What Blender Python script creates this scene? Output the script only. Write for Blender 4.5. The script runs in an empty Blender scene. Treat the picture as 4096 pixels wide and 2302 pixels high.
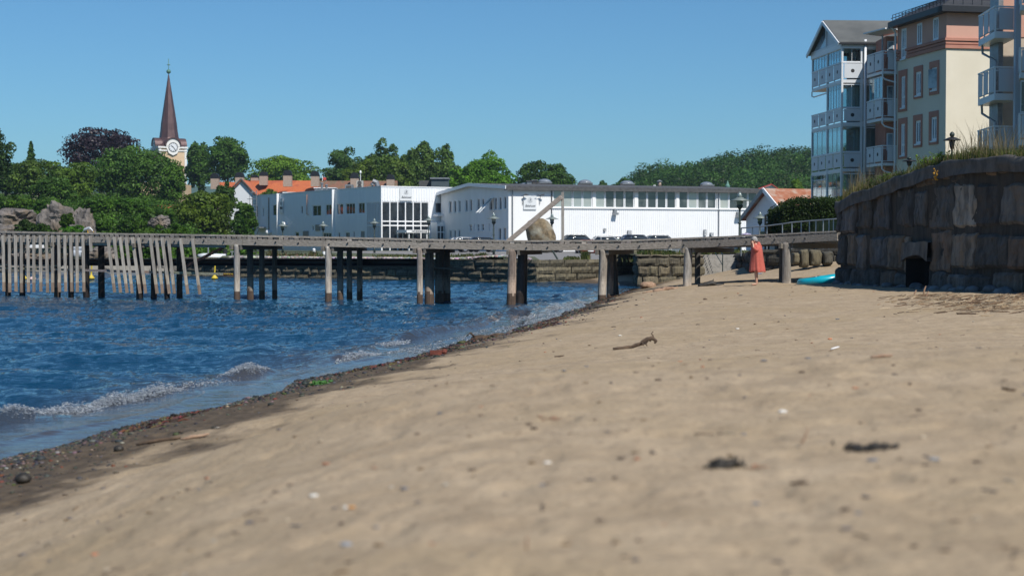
import bpy, math, random
import numpy as np
from mathutils import Vector, Matrix, Euler
R = math.radians
sc = bpy.context.scene
COL = sc.collection

# ------------------------------------------------------------------ camera, sky, sun, exposure
CAM_Z = 2.02
FPX = 6100.0            # focal length in photograph pixels (photo is 4096 wide)
HOR = 970.0             # horizon row in the photograph
PITCH = math.atan((1151.0 - HOR) / FPX)
cam_d = bpy.data.cameras.new('camera'); cam = bpy.data.objects.new('camera', cam_d); COL.objects.link(cam)
cam.location = (0, 0, CAM_Z); cam.rotation_euler = (math.pi/2 - PITCH, 0, 0)
cam_d.sensor_width = 36; cam_d.lens = 36*FPX/4096
cam_d.clip_start = 0.05; cam_d.clip_end = 9000
cam_d.dof.use_dof = True; cam_d.dof.focus_distance = 48; cam_d.dof.aperture_fstop = 2.4
sc.camera = cam

SUN_AZ = 35.0           # degrees from -Y (behind camera) towards +X
SUN_EL = 50.0
ce = math.cos(R(SUN_EL))
SUNV = Vector((math.sin(R(SUN_AZ))*ce, -math.cos(R(SUN_AZ))*ce, math.sin(R(SUN_EL))))
sl = bpy.data.lights.new('sun', 'SUN'); so = bpy.data.objects.new('sun', sl); COL.objects.link(so)
sl.energy = 4.4; sl.angle = R(0.53); sl.color = (1.0, 0.95, 0.87)
so.rotation_euler = SUNV.to_track_quat('Z', 'Y').to_euler()
w = bpy.data.worlds.new('World'); sc.world = w; w.use_nodes = True
nt = w.node_tree; bg = nt.nodes['Background']
sky = nt.nodes.new('ShaderNodeTexSky'); sky.sky_type = 'NISHITA'; sky.sun_disc = False
sky.sun_elevation = R(SUN_EL); sky.sun_rotation = R(180 - SUN_AZ)
sky.altitude = 0; sky.air_density = 1.0; sky.dust_density = 0.25; sky.ozone_density = 3.0
hs = nt.nodes.new('ShaderNodeMix'); hs.data_type = 'RGBA'; hs.blend_type = 'MULTIPLY'; hs.inputs[0].default_value = 1
hs.inputs[7].default_value = (0.375, 0.645, 0.82, 1)
nt.links.new(sky.outputs[0], hs.inputs[6]); nt.links.new(hs.outputs[2], bg.inputs[0])
bg.inputs[1].default_value = 0.098
sc.view_settings.view_transform = 'Standard'; sc.view_settings.look = 'None'
sc.view_settings.gamma = 1.0; sc.view_settings.exposure = 0.28
sc.cycles.max_bounces = 8; sc.cycles.transparent_max_bounces = 24; sc.cycles.caustics_reflective = False; sc.cycles.caustics_refractive = False

# ------------------------------------------------------------------ picture <-> place
_f = np.array([0, math.cos(PITCH), -math.sin(PITCH)]); _u = np.array([0, math.sin(PITCH), math.cos(PITCH)])
def ray(px, py):
    return (px-2048)*np.array([1., 0, 0]) + (1151-py)*_u + FPX*_f
def P(px, py, D):
    """world point seen at photo pixel (px,py) at depth D"""
    d = ray(px, py); t = D/d[1]
    return Vector((d[0]*t, D, CAM_Z + d[2]*t))
def X(px, D): return (px-2048)/FPX*D
def Z(py, D): return P(2048, py, D).z
def PXY(px, D): return (X(px, D), D)

# ------------------------------------------------------------------ noise
def _h(ix, iy, seed):
    n = (ix.astype(np.int64)*374761393 + iy.astype(np.int64)*668265263 + seed*1274126177) & 0xffffffff
    n = ((n ^ (n >> 13))*1274126177) & 0xffffffff
    return ((n ^ (n >> 16)) & 0xffff)/65535.0
def vnoise(x, y, seed=0):
    x = np.asarray(x, float); y = np.asarray(y, float)
    ix = np.floor(x); iy = np.floor(y); fx = x-ix; fy = y-iy
    fx = fx*fx*(3-2*fx); fy = fy*fy*(3-2*fy)
    a = _h(ix, iy, seed); b = _h(ix+1, iy, seed); c = _h(ix, iy+1, seed); d = _h(ix+1, iy+1, seed)
    return (a*(1-fx)+b*fx)*(1-fy) + (c*(1-fx)+d*fx)*fy
def fbm(x, y, seed=0, o=4, g=0.5):
    s = 0; a = 1; t = 0
    for i in range(o):
        s = s + a*vnoise(x*2**i+i*17.3, y*2**i-i*9.1, seed+i); t += a; a *= g
    return s/t
def sst(a, b, x):
    t = np.clip((np.asarray(x, float)-a)/(b-a), 0, 1); return t*t*(3-2*t)

# ------------------------------------------------------------------ materials
def _n(t, k): return t.nodes.new(k)
def mat(name, col, rough=0.7, col2=None, scale=3.0, stretch=(1, 1, 1), bump=0.0, bscale=None, metal=0.0, attr=False,
        spec=0.5, detail=6, col3=None, scale3=0.6, contrast=(0.35, 0.65), transl=0.0, attr_mix=None, bdist=0.02):
    m = bpy.data.materials.new(name); m.use_nodes = True; t = m.node_tree; b = t.nodes['Principled BSDF']
    b.inputs['Roughness'].default_value = rough; b.inputs['Metallic'].default_value = metal
    b.inputs['Specular IOR Level'].default_value = spec
    out = None
    if col2 is not None or bump or col3 is not None:
        tc = _n(t, 'ShaderNodeTexCoord'); mp = _n(t, 'ShaderNodeMapping'); mp.inputs['Scale'].default_value = stretch
        t.links.new(tc.outputs['Object'], mp.inputs[0])
        nz = _n(t, 'ShaderNodeTexNoise'); nz.inputs['Scale'].default_value = scale; nz.inputs['Detail'].default_value = detail
        nz.inputs['Roughness'].default_value = 0.6
        t.links.new(mp.outputs[0], nz.inputs['Vector'])
        if col2 is not None:
            rp = _n(t, 'ShaderNodeValToRGB'); rp.color_ramp.elements[0].position = contrast[0]; rp.color_ramp.elements[1].position = contrast[1]
            rp.color_ramp.elements[0].color = (*col, 1); rp.color_ramp.elements[1].color = (*col2, 1)
            t.links.new(nz.outputs[0], rp.inputs[0]); out = rp.outputs[0]
        if col3 is not None:
            n3 = _n(t, 'ShaderNodeTexNoise'); n3.inputs['Scale'].default_value = scale3; n3.inputs['Detail'].default_value = 4
            t.links.new(mp.outputs[0], n3.inputs['Vector'])
            r3 = _n(t, 'ShaderNodeValToRGB'); r3.color_ramp.elements[0].position = 0.48; r3.color_ramp.elements[1].position = 0.66
            r3.color_ramp.elements[0].color = (0, 0, 0, 1); r3.color_ramp.elements[1].color = (1, 1, 1, 1)
            t.links.new(n3.outputs[0], r3.inputs[0])
            mx = _n(t, 'ShaderNodeMix'); mx.data_type = 'RGBA'
            t.links.new(r3.outputs[0], mx.inputs[0])
            if out: t.links.new(out, mx.inputs[6])
            else: mx.inputs[6].default_value = (*col, 1)
            mx.inputs[7].default_value = (*col3, 1); out = mx.outputs[2]
        if bump:
            bn = nz
            if bscale:
                bn = _n(t, 'ShaderNodeTexNoise'); bn.inputs['Scale'].default_value = bscale; bn.inputs['Detail'].default_value = 5
                t.links.new(mp.outputs[0], bn.inputs['Vector'])
            bp = _n(t, 'ShaderNodeBump'); bp.inputs['Strength'].default_value = bump; bp.inputs['Distance'].default_value = bdist
            t.links.new(bn.outputs[0], bp.inputs['Height']); t.links.new(bp.outputs[0], b.inputs['Normal'])
    if attr:
        at = _n(t, 'ShaderNodeAttribute'); at.attribute_name = 'Col'
        if out is None: out = at.outputs['Color']
        else:
            mx = _n(t, 'ShaderNodeMix'); mx.data_type = 'RGBA'; mx.blend_type = 'MULTIPLY'; mx.inputs[0].default_value = 1
            t.links.new(out, mx.inputs[6]); t.links.new(at.outputs['Color'], mx.inputs[7]); out = mx.outputs[2]
    if out is None: b.inputs['Base Color'].default_value = (*col, 1)
    else: t.links.new(out, b.inputs['Base Color'])
    if transl:
        tr = _n(t, 'ShaderNodeBsdfTranslucent'); ms = _n(t, 'ShaderNodeMixShader'); ms.inputs[0].default_value = transl
        if out is None: tr.inputs[0].default_value = (*col, 1)
        else: t.links.new(out, tr.inputs[0])
        t.links.new(b.outputs[0], ms.inputs[1]); t.links.new(tr.outputs[0], ms.inputs[2])
        t.links.new(ms.outputs[0], t.nodes['Material Output'].inputs[0])
    return m
def clear_glass(name, tint, refl=0.22, rough=0.02):
    m = bpy.data.materials.new(name); m.use_nodes = True; t = m.node_tree; t.nodes.remove(t.nodes['Principled BSDF'])
    tr = _n(t, 'ShaderNodeBsdfTransparent'); tr.inputs[0].default_value = (*tint, 1)
    gl = _n(t, 'ShaderNodeBsdfGlossy'); gl.inputs['Roughness'].default_value = rough; gl.inputs[0].default_value = (.9, .95, 1, 1)
    fr = _n(t, 'ShaderNodeLayerWeight'); fr.inputs[0].default_value = 0.35
    ad = _n(t, 'ShaderNodeMath'); ad.operation = 'MULTIPLY_ADD'; ad.inputs[1].default_value = 0.7; ad.inputs[2].default_value = refl; ad.use_clamp = True
    t.links.new(fr.outputs['Fresnel'], ad.inputs[0])
    ms = _n(t, 'ShaderNodeMixShader'); t.links.new(ad.outputs[0], ms.inputs[0])
    t.links.new(tr.outputs[0], ms.inputs[1]); t.links.new(gl.outputs[0], ms.inputs[2]); t.links.new(ms.outputs[0], t.nodes['Material Output'].inputs[0])
    return m

# ------------------------------------------------------------------ objects
def tag(o, label=None, cat=None, group=None, kind=None):
    if label: o['label'] = label
    if cat: o['category'] = cat
    if group: o['group'] = group
    if kind: o['kind'] = kind
    return o
def empty(name, loc, label, cat, group=None, rz=0):
    o = bpy.data.objects.new(name, None); COL.objects.link(o); o.location = loc; o.rotation_euler = (0, 0, rz)
    o.empty_display_size = 0.3
    return tag(o, label, cat, group)
def root_loc(o):
    v = Vector(o.location)
    while o.parent is not None: o = o.parent; v += Vector(o.location)
    return v
def link_mesh(name, me, m, parent=None, origin=None, smooth=False):
    o = bpy.data.objects.new(name, me); COL.objects.link(o)
    if m is not None:
        for mm in (m if isinstance(m, (list, tuple)) else [m]): me.materials.append(mm)
    if smooth: me.shade_smooth()
    off = root_loc(parent) if parent is not None else (Vector(origin) if origin is not None else Vector((0, 0, 0)))
    if off.length: me.transform(Matrix.Translation(-off))
    if parent is not None: o.parent = parent
    elif origin is not None: o.location = origin
    return o
class MB:
    def __init__(s): s.v = []; s.f = []; s.c = []; s.mi = []; s.cc = None; s.m = 0
    def add(s, vs, fs):
        b = len(s.v); s.v.extend([tuple(p) for p in vs])
        for f in fs:
            s.f.append(tuple(b+i for i in f)); s.c.append(s.cc); s.mi.append(s.m)
        return s
    def box(s, a, b):
        x0, y0, z0 = a; x1, y1, z1 = b
        return s.add([(x0,y0,z0),(x1,y0,z0),(x1,y1,z0),(x0,y1,z0),(x0,y0,z1),(x1,y0,z1),(x1,y1,z1),(x0,y1,z1)],
              [(0,3,2,1),(4,5,6,7),(0,1,5,4),(1,2,6,5),(2,3,7,6),(3,0,4,7)])
    def beam(s, a, b, w, h, up=(0, 0, 1)):
        a = Vector(a); b = Vector(b); d = (b-a).normalized(); up = Vector(up)
        sd = d.cross(up)
        if sd.length < 1e-4: sd = d.cross(Vector((0, 1, 0)))
        sd.normalize(); u = sd.cross(d)
        o = []
        for p in (a, b):
            for i, j in ((-1,-1),(1,-1),(1,1),(-1,1)): o.append(p + sd*(i*w/2) + u*(j*h/2))
        return s.add(o, [(0,1,2,3),(7,6,5,4),(0,4,5,1),(1,5,6,2),(2,6,7,3),(3,7,4,0)])
    def tube(s, pts, rs, n=8, caps=True, jit=0, rnd=random):
        pts = [Vector(p) for p in pts]
        if not hasattr(rs, '__len__'): rs = [rs]*len(pts)
        V = []; prev = None
        for i, p in enumerate(pts):
            d = (pts[min(i+1, len(pts)-1)] - pts[max(i-1, 0)]).normalized()
            ref = prev if prev is not None else (Vector((0, 1, 0)) if abs(d.y) < .9 else Vector((1, 0, 0)))
            a = (ref - d*ref.dot(d)).normalized(); prev = a; c = d.cross(a)
            for k in range(n):
                t = 2*math.pi*k/n; r = rs[i]*(1+(rnd.uniform(-jit, jit) if jit else 0))
                V.append(p + a*(math.cos(t)*r) + c*(math.sin(t)*r))
        F = []
        for i in range(len(pts)-1):
            for k in range(n):
                k2 = (k+1) % n; F.append((i*n+k, i*n+k2, (i+1)*n+k2, (i+1)*n+k))
        if caps: F.append(tuple(reversed(range(n)))); F.append(tuple(range((len(pts)-1)*n, len(pts)*n)))
        return s.add(V, F)
    def lathe(s, prof, c=(0, 0, 0), n=20, sx=1, sy=1):
        V = []; F = []
        for r, z in prof:
            for k in range(n):
                t = 2*math.pi*k/n; V.append((c[0]+r*sx*math.cos(t), c[1]+r*sy*math.sin(t), c[2]+z))
        for i in range(len(prof)-1):
            for k in range(n):
                k2 = (k+1) % n; F.append((i*n+k, i*n+k2, (i+1)*n+k2, (i+1)*n+k))
        F.append(tuple(reversed(range(n)))); F.append(tuple(range((len(prof)-1)*n, len(prof)*n)))
        return s.add(V, F)
    def poly(s, pts, ext):
        """closed prism from a polygon pts and extrusion vector ext"""
        n = len(pts); e = Vector(ext); V = [Vector(p) for p in pts] + [Vector(p)+e for p in pts]
        return s.add(V, [tuple(range(n)), tuple(reversed(range(n, 2*n)))] + [(i, i+n, (i+1) % n+n, (i+1) % n) for i in range(n)])
    def ico(s, c, r, rnd, sub=0, sc3=(1, 1, 1), jit=0.2):
        V, F = ICO[sub]; rot = Euler((rnd.uniform(0, 6), rnd.uniform(0, 6), rnd.uniform(0, 6))).to_matrix()
        o = []
        for v in V:
            q = rot @ (v*(1+rnd.uniform(-jit, jit))); o.append((c[0]+q.x*r*sc3[0], c[1]+q.y*r*sc3[1], c[2]+q.z*r*sc3[2]))
        return s.add(o, F)
    def build(s, name, m, parent=None, origin=None, smooth=False):
        me = bpy.data.meshes.new(name); me.from_pydata(s.v, [], s.f)
        if any(c is not None for c in s.c):
            at = me.attributes.new('Col', 'FLOAT_COLOR', 'FACE')
            arr = np.array([(*(c or (1, 1, 1)), 1.0) for c in s.c], np.float32); at.data.foreach_set('color', arr.ravel())
        if isinstance(m, (list, tuple)): me.polygons.foreach_set('material_index', s.mi)
        me.update()
        return link_mesh(name, me, m, parent, origin, smooth)
def _ico():
    import bmesh
    out = []
    for k in (1, 2, 3, 4):
        bm = bmesh.new(); bmesh.ops.create_icosphere(bm, subdivisions=k, radius=1)
        out.append(([v.co.copy() for v in bm.verts], [tuple(v.index for v in f.verts) for f in bm.faces])); bm.free()
    return out
ICO = _ico()
def grid_mesh(name, Vx, Vy, Vz, m, attrs=None, parent=None, smooth=True):
    r, c = Vx.shape; me = bpy.data.meshes.new(name)
    co = np.stack([Vx, Vy, Vz], -1).reshape(-1, 3).astype(np.float32)
    idx = np.arange(r*c).reshape(r, c)
    q = np.stack([idx[:-1, :-1], idx[:-1, 1:], idx[1:, 1:], idx[1:, :-1]], -1).reshape(-1, 4).astype(np.int32)
    me.vertices.add(r*c); me.vertices.foreach_set('co', co.ravel())
    me.loops.add(q.size); me.loops.foreach_set('vertex_index', q.ravel())
    me.polygons.add(len(q)); me.polygons.foreach_set('loop_start', np.arange(0, q.size, 4, dtype=np.int32))
    me.update(calc_edges=True)
    for k, a in (attrs or {}).items():
        at = me.attributes.new(k, 'FLOAT', 'POINT'); at.data.foreach_set('value', a.ravel().astype(np.float32))
    return link_mesh(name, me, m, parent, None, smooth)

class Face:
    """a vertical wall plane between two ground points; s runs from A to B, d is the distance out of the wall"""
    def __init__(s, A, B, toward=(0, 0)):
        s.A = Vector((A[0], A[1], 0)); s.B = Vector((B[0], B[1], 0)); s.dir = (s.B-s.A).normalized(); s.L = (s.B-s.A).length
        n = Vector((s.dir.y, -s.dir.x, 0))
        if n.dot(Vector((toward[0], toward[1], 0))-s.A) < 0: n = -n
        s.n = n
    def pt(s, u, z, d=0): return s.A + s.dir*u + s.n*d + Vector((0, 0, z))
    def hit(s, px, py):
        d = Vector(ray(px, py)); o = Vector((0, 0, CAM_Z)); t = (s.A-o).dot(s.n)/d.dot(s.n); p = o+d*t
        return (p-s.A).dot(s.dir), p.z
    def rect(s, x0, y0, x1, y1):
        xm = (x0+x1)/2; ym = (y0+y1)/2
        return s.hit(x0, ym)[0], s.hit(x1, ym)[0], s.hit(xm, y1)[1], s.hit(xm, y0)[1]
    def box(s, mb, s0, s1, z0, z1, d0, d1):
        o = [s.pt(a, z, d) for z in (z0, z1) for (a, d) in ((s0, d0), (s1, d0), (s1, d1), (s0, d1))]
        return mb.add(o, [(0,3,2,1),(4,5,6,7),(0,1,5,4),(1,2,6,5),(2,3,7,6),(3,0,4,7)])
    def wall(s, mb, s0, s1, z0, z1, holes, depth=0.15):
        """wall sheet with real openings and their reveals"""
        S = sorted(set([s0, s1]+[h[0] for h in holes]+[h[1] for h in holes])); Zs = sorted(set([z0, z1]+[h[2] for h in holes]+[h[3] for h in holes]))
        for i in range(len(S)-1):
            for j in range(len(Zs)-1):
                cs = (S[i]+S[i+1])/2; cz = (Zs[j]+Zs[j+1])/2
                if any(h[0] < cs < h[1] and h[2] < cz < h[3] for h in holes): continue
                mb.add([s.pt(S[i], Zs[j]), s.pt(S[i+1], Zs[j]), s.pt(S[i+1], Zs[j+1]), s.pt(S[i], Zs[j+1])], [(0, 1, 2, 3)])
        for a, b, c, d in holes:
            q = [(a, c), (b, c), (b, d), (a, d)]
            for k in range(4):
                p, r = q[k], q[(k+1) % 4]
                mb.add([s.pt(*p), s.pt(*r), s.pt(r[0], r[1], -depth), s.pt(p[0], p[1], -depth)], [(0, 1, 2, 3)])
    def window(s, parent, r, cols=1, rows=1, fw=0.06, recess=0.1, fm=None, gm=None, mw=None, splits=None):
        """window part with frame and mullions, its pane a sub-part"""
        a, b, c, d = r; f = MB(); mw = mw or fw*0.7; o0, o1 = -recess-0.04, -recess+0.03
        s.box(f, a, b, c, c+fw, o0, o1); s.box(f, a, b, d-fw, d, o0, o1)
        s.box(f, a, a+fw, c+fw, d-fw, o0, o1); s.box(f, b-fw, b, c+fw, d-fw, o0, o1)
        for k in range(1, cols):
            x = a+(b-a)*k/cols; s.box(f, x-mw/2, x+mw/2, c+fw, d-fw, o0+.002, o1-.002)
        for y in (splits if splits is not None else [c+(d-c)*k/rows for k in range(1, rows)]):
            s.box(f, a+fw, b-fw, y-mw/2, y+mw/2, o0+.004, o1-.004)
        w = f.build('window', fm, parent)
        g = MB(); s.box(g, a+fw*.5, b-fw*.5, c+fw*.5, d-fw*.5, -recess-0.025, -recess-0.012); g.build('pane', gm, w)
        return w
def text_mesh(name, body, size, m, parent, face, s, z, d, shear=0.0, width=None, align='CENTER'):
    cu = bpy.data.curves.new(name, 'FONT'); cu.body = body; cu.size = size; cu.shear = shear; cu.align_x = align; cu.align_y = 'CENTER'
    cu.extrude = 0.01; cu.offset = size*.010; cu.resolution_u = 3
    o = bpy.data.objects.new('tmp', cu); COL.objects.link(o); bpy.context.view_layer.update()
    me = bpy.data.meshes.new_from_object(o.evaluated_get(bpy.context.evaluated_depsgraph_get()))
    bpy.data.objects.remove(o); 
    if width:
        xs = [v.co.x for v in me.vertices]; k = width/(max(xs)-min(xs)); me.transform(Matrix.Diagonal((k, 1, 1, 1)))
    X3 = face.dir.copy()
    if X3.x < 0: X3 = -X3
    Zv = Vector((0, 0, 1)); Nn = X3.cross(Zv)
    M = Matrix((X3, Zv, Nn)).transposed().to_4x4(); M.translation = face.pt(s, z, d)
    me.transform(M); me.name = name
    return link_mesh(name, me, m, parent)

# crop helpers for measured photo coordinates
def c2(x, y): return (750+x*.5179, 500+y*.5179)
def c3(x, y): return (1750+x*.4833, 550+y*.4833)
def c4(x, y): return (2500+x*.4834, 550+y*.4834)
def c5(x, y): return (3150+x*.656, y*.656)
def c7(x, y): return (3750+x*.4833, y*.4833)

# shared materials
M = {}
M['white'] = mat('white_paint', (.80, .81, .82), .55, (.70, .72, .74), scale=1.2, stretch=(1, 1, .25), contrast=(.45, .9))
M['whitewash'] = mat('white_render', (.80, .80, .79), .8, (.68, .68, .67), scale=.8, stretch=(1, 1, .3), contrast=(.45, .9))
M['trim'] = mat('white_trim', (.78, .79, .80), .45)
M['bglass'] = mat('dark_glass', (.015, .02, .025), .04, (.05, .06, .065), scale=.6, spec=.9, contrast=(.4, .7))
M['roofelt'] = mat('roofing_felt', (.045, .045, .05), .85, (.09, .09, .09), scale=4, bump=.3)
M['grey_metal'] = mat('grey_metal', (.22, .23, .24), .45, (.32, .33, .34), scale=5, metal=.5)
M['dark_metal'] = mat('dark_green_metal', (.02, .035, .03), .45)
M['black'] = mat('black_paint', (.012, .012, .014), .45)
M['asphalt'] = mat('asphalt', (.16, .155, .15), .9, (.22, .21, .20), scale=2, bump=.2)
M['wood'] = mat('weathered_wood', (.20, .18, .155), .85, (.38, .345, .31), scale=3.0, stretch=(1.2, 8, 9), bump=.6, bdist=.03, attr=True, contrast=(.3, .7))
M['woodv'] = mat('weathered_post_wood', (.17, .155, .14), .85, (.36, .34, .31), scale=3.0, stretch=(7, 7, .7), bump=.6, bdist=.03, attr=True, contrast=(.3, .7))
M['stone'] = mat('quay_stone', (.065, .060, .048), .9, (.15, .135, .10), scale=5, stretch=(2.2, 2.2, .6), bump=.9, bdist=.05, attr=True)
M['leaf'] = mat('green_foliage', (.045, .095, .016), .55, (.115, .195, .034), scale=.45, detail=3, transl=.35, attr=True, spec=.25)
M['bark'] = mat('bark', (.06, .05, .04), .9, (.13, .11, .09), scale=6, bump=.5)
# ================================================================== BEACH, WATER, LAND
_sd = np.array([-30, 0, 8, 14, 16.6, 21.3, 29.7, 36.5, 44.8, 52.4, 59, 66, 70, 74, 79, 84, 200])
_sx = np.array([-6.4, -6.0, -5.5, -4.7, -4.1, -3.1, -1.08, .41, 1.86, 2.96, 4.2, 5.6, 6.3, 5.0, 3.0, 2.2, 2.2])
def shore(D): return np.interp(D, _sd, _sx)
def zbase(x, D):
    x = np.asarray(x, float); D = np.asarray(D, float)
    u = x - shore(D) + .12*np.sin(D*.9) + .08*np.sin(D*2.3+1)
    near = 1-sst(8, 17, D); up = np.maximum(u, 0)
    k = sst(34, 43, D); zf = (1.05*(1-np.exp(-.2*up)))*(1-k) + k*(.88*(1-np.exp(-.34*up))+.010*np.maximum(up-5, 0)); zn = 1.0*(1-np.exp(-.16*up)) + .66*sst(1.8, 5.6, up)
    z = zf*(1-near)+zn*near
    z = z + .45*sst(8.5, 13, x)*sst(50, 58, D) - .13*np.exp(-((x-9.4)/1.3)**2-((D-47.4)/1.6)**2)
    far = sst(70, 72, D); z = z*(1-far) + np.minimum(.07*up, .3)*far
    return np.where(u > 0, z, np.maximum(.16*u, -1.4)), u
def zsand(x, D, fine=True):
    z, u = zbase(x, D)
    dry = sst(.5, 1.8, u)
    n = (fbm(x*.55, D*.55, 3, 3)-.5)*.035 + (fbm(x*2.4, D*2.0, 5, 4)-.5)*.013
    n = n - .011*sst(.56, .74, vnoise(x*3.3+7, D*2.6, 11)) + .006*sst(.55, .8, vnoise(x*3.3+7.2, D*2.6+.25, 11))
    if fine: n = n + (fbm(x*9, D*9, 9, 3)-.5)*.022
    n = n - .013*sst(.6, .8, vnoise(x*5.3, D*4.1, 21))
    return z + n*(.12+.88*dry), u
def ground_at(px, py):
    d = ray(px, py); lo = 2.0
    t = lo
    while t < 90:
        p = d/d[1]*t; z = CAM_Z+p[2]
        if z <= max(float(zbase(p[0], t)[0]), 0.0): break
        t *= 1.004
    return Vector((p[0], t, float(zsand(p[0], t)[0])))
def sandz(x, D): return float(zsand(np.array(float(x)), np.array(float(D)))[0])

def sand_mat():
    m = bpy.data.materials.new('sand'); m.use_nodes = True; t = m.node_tree; b = t.nodes['Principled BSDF']
    tc = _n(t, 'ShaderNodeTexCoord')
    def noise(scale, det=5, st=(1, 1, 1), rg=.6):
        mp = _n(t, 'ShaderNodeMapping'); mp.inputs['Scale'].default_value = st; t.links.new(tc.outputs['Object'], mp.inputs[0])
        n = _n(t, 'ShaderNodeTexNoise'); n.inputs['Scale'].default_value = scale; n.inputs['Detail'].default_value = det; n.inputs['Roughness'].default_value = rg
        t.links.new(mp.outputs[0], n.inputs['Vector']); return n.outputs[0]
    def ramp(s, p0, c0, p1, c1):
        r = _n(t, 'ShaderNodeValToRGB'); e = r.color_ramp.elements; e[0].position = p0; e[1].position = p1; e[0].color = (*c0, 1); e[1].color = (*c1, 1)
        t.links.new(s, r.inputs[0]); return r.outputs[0]
    def mix(f, a, bb, mode='MIX'):
        x = _n(t, 'ShaderNodeMix'); x.data_type = 'RGBA'; x.blend_type = mode
        if isinstance(f, float): x.inputs[0].default_value = f
        else: t.links.new(f, x.inputs[0])
        for s, k in ((a, 6), (bb, 7)):
            if isinstance(s, tuple): x.inputs[k].default_value = (*s, 1)
            else: t.links.new(s, x.inputs[k])
        return x.outputs[2]
    base = ramp(noise(2.2, 6), .33, (.310, .237, .156), .68, (.400, .312, .212))
    base = mix(ramp(noise(.5, 3), .45, (0, 0, 0), .7, (1, 1, 1)), base, (.332, .252, .156))
    base = mix(ramp(noise(7, 5), .50, (0, 0, 0), .72, (.45, .45, .45)), base, (.185, .140, .095))
    base = mix(ramp(noise(26, 4), .56, (0, 0, 0), .70, (.6, .6, .6)), base, (.130, .095, .065))
    base = mix(ramp(noise(60, 2), .62, (0, 0, 0), .72, (.7, .7, .7)), base, (.07, .06, .05))
    base = mix(ramp(noise(85, 2), .66, (0, 0, 0), .74, (.6, .6, .6)), base, (.42, .37, .30))
    at = _n(t, 'ShaderNodeAttribute'); at.attribute_name = 'wet'
    wet = mix(at.outputs['Fac'], base, ramp(noise(9, 5), .35, (.055, .040, .026), .65, (.125, .092, .058)))
    t.links.new(wet, b.inputs['Base Color'])
    r = _n(t, 'ShaderNodeMapRange'); r.inputs['To Min'].default_value = .95; r.inputs['To Max'].default_value = .75
    t.links.new(at.outputs['Fac'], r.inputs[0]); t.links.new(r.outputs[0], b.inputs['Roughness'])
    b.inputs['Specular IOR Level'].default_value = .18
    n1 = noise(14, 6); n2 = noise(90, 3)
    ad = _n(t, 'ShaderNodeMath'); ad.operation = 'MULTIPLY_ADD'; t.links.new(n2, ad.inputs[0]); ad.inputs[1].default_value = .25; t.links.new(n1, ad.inputs[2])
    bp = _n(t, 'ShaderNodeBump'); bp.inputs['Strength'].default_value = .8; bp.inputs['Distance'].default_value = .02
    t.links.new(ad.outputs[0], bp.inputs['Height']); t.links.new(bp.outputs[0], b.inputs['Normal'])
    return m
M['sand'] = sand_mat()
rr = 3.6*(1.0052**np.arange(640)); rr = rr[rr < 90]; rr = np.concatenate([np.linspace(.3, 3.5, 12), rr])
th = np.radians(np.linspace(-48, 48, 760))
RRg, THg = np.meshgrid(rr, th, indexing='ij')
Xg = RRg*np.sin(THg); Yg = RRg*np.cos(THg)-2.5
Zg, Ug = zsand(Xg, Yg)
wet = 1-sst(.75, 1.9, Ug + (fbm(Xg*1.2, Yg*.9, 31, 6, .66)-.5)*3.2 - .80*(1-sst(18, 30, Yg)))
tag(grid_mesh('beach', Xg, Yg, Zg, M['sand'], {'wet': wet}), kind='structure')

# ---- water
def water_mat():
    m = bpy.data.materials.new('sea_water'); m.use_nodes = True; t = m.node_tree; b = t.nodes['Principled BSDF']
    at = _n(t, 'ShaderNodeAttribute'); at.attribute_name = 'shallow'
    mx = _n(t, 'ShaderNodeMix'); mx.data_type = 'RGBA'; t.links.new(at.outputs['Fac'], mx.inputs[0])
    mx.inputs[6].default_value = (.004, .036, .078, 1); mx.inputs[7].default_value = (.060, .045, .030, 1)
    t.links.new(mx.outputs[2], b.inputs['Base Color'])
    b.inputs['Roughness'].default_value = .03; b.inputs['IOR'].default_value = 1.33
    tc = _n(t, 'ShaderNodeTexCoord'); prev = None; s = None
    for sc_, st, wgt in ((1.5, (.45, 1.5, 1), 1.0), (5, (.5, 1.4, 1), .45), (15, (.6, 1.3, 1), .12)):
        mp = _n(t, 'ShaderNodeMapping'); mp.inputs['Scale'].default_value = st; mp.inputs['Rotation'].default_value = (0, 0, R(-18))
        t.links.new(tc.outputs['Object'], mp.inputs[0])
        n = _n(t, 'ShaderNodeTexNoise'); n.inputs['Scale'].default_value = sc_; n.inputs['Detail'].default_value = 4; n.inputs['Distortion'].default_value = .4
        t.links.new(mp.outputs[0], n.inputs['Vector'])
        a = _n(t, 'ShaderNodeMath'); a.operation = 'MULTIPLY_ADD'; t.links.new(n.outputs[0], a.inputs[0]); a.inputs[1].default_value = wgt
        if s is None: a.inputs[2].default_value = 0
        else: t.links.new(s, a.inputs[2])
        s = a.outputs[0]
    calm = _n(t, 'ShaderNodeAttribute'); calm.attribute_name = 'calm'
    st = _n(t, 'ShaderNodeMapRange'); st.inputs['To Min'].default_value = 1.0; st.inputs['To Max'].default_value = .12
    t.links.new(calm.outputs['Fac'], st.inputs[0])
    bp = _n(t, 'ShaderNodeBump'); bp.inputs['Distance'].default_value = .17
    t.links.new(st.outputs[0], bp.inputs['Strength'])
    t.links.new(s, bp.inputs['Height']); t.links.new(bp.outputs[0], b.inputs['Normal'])
    return m
M['water'] = water_mat()
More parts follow.
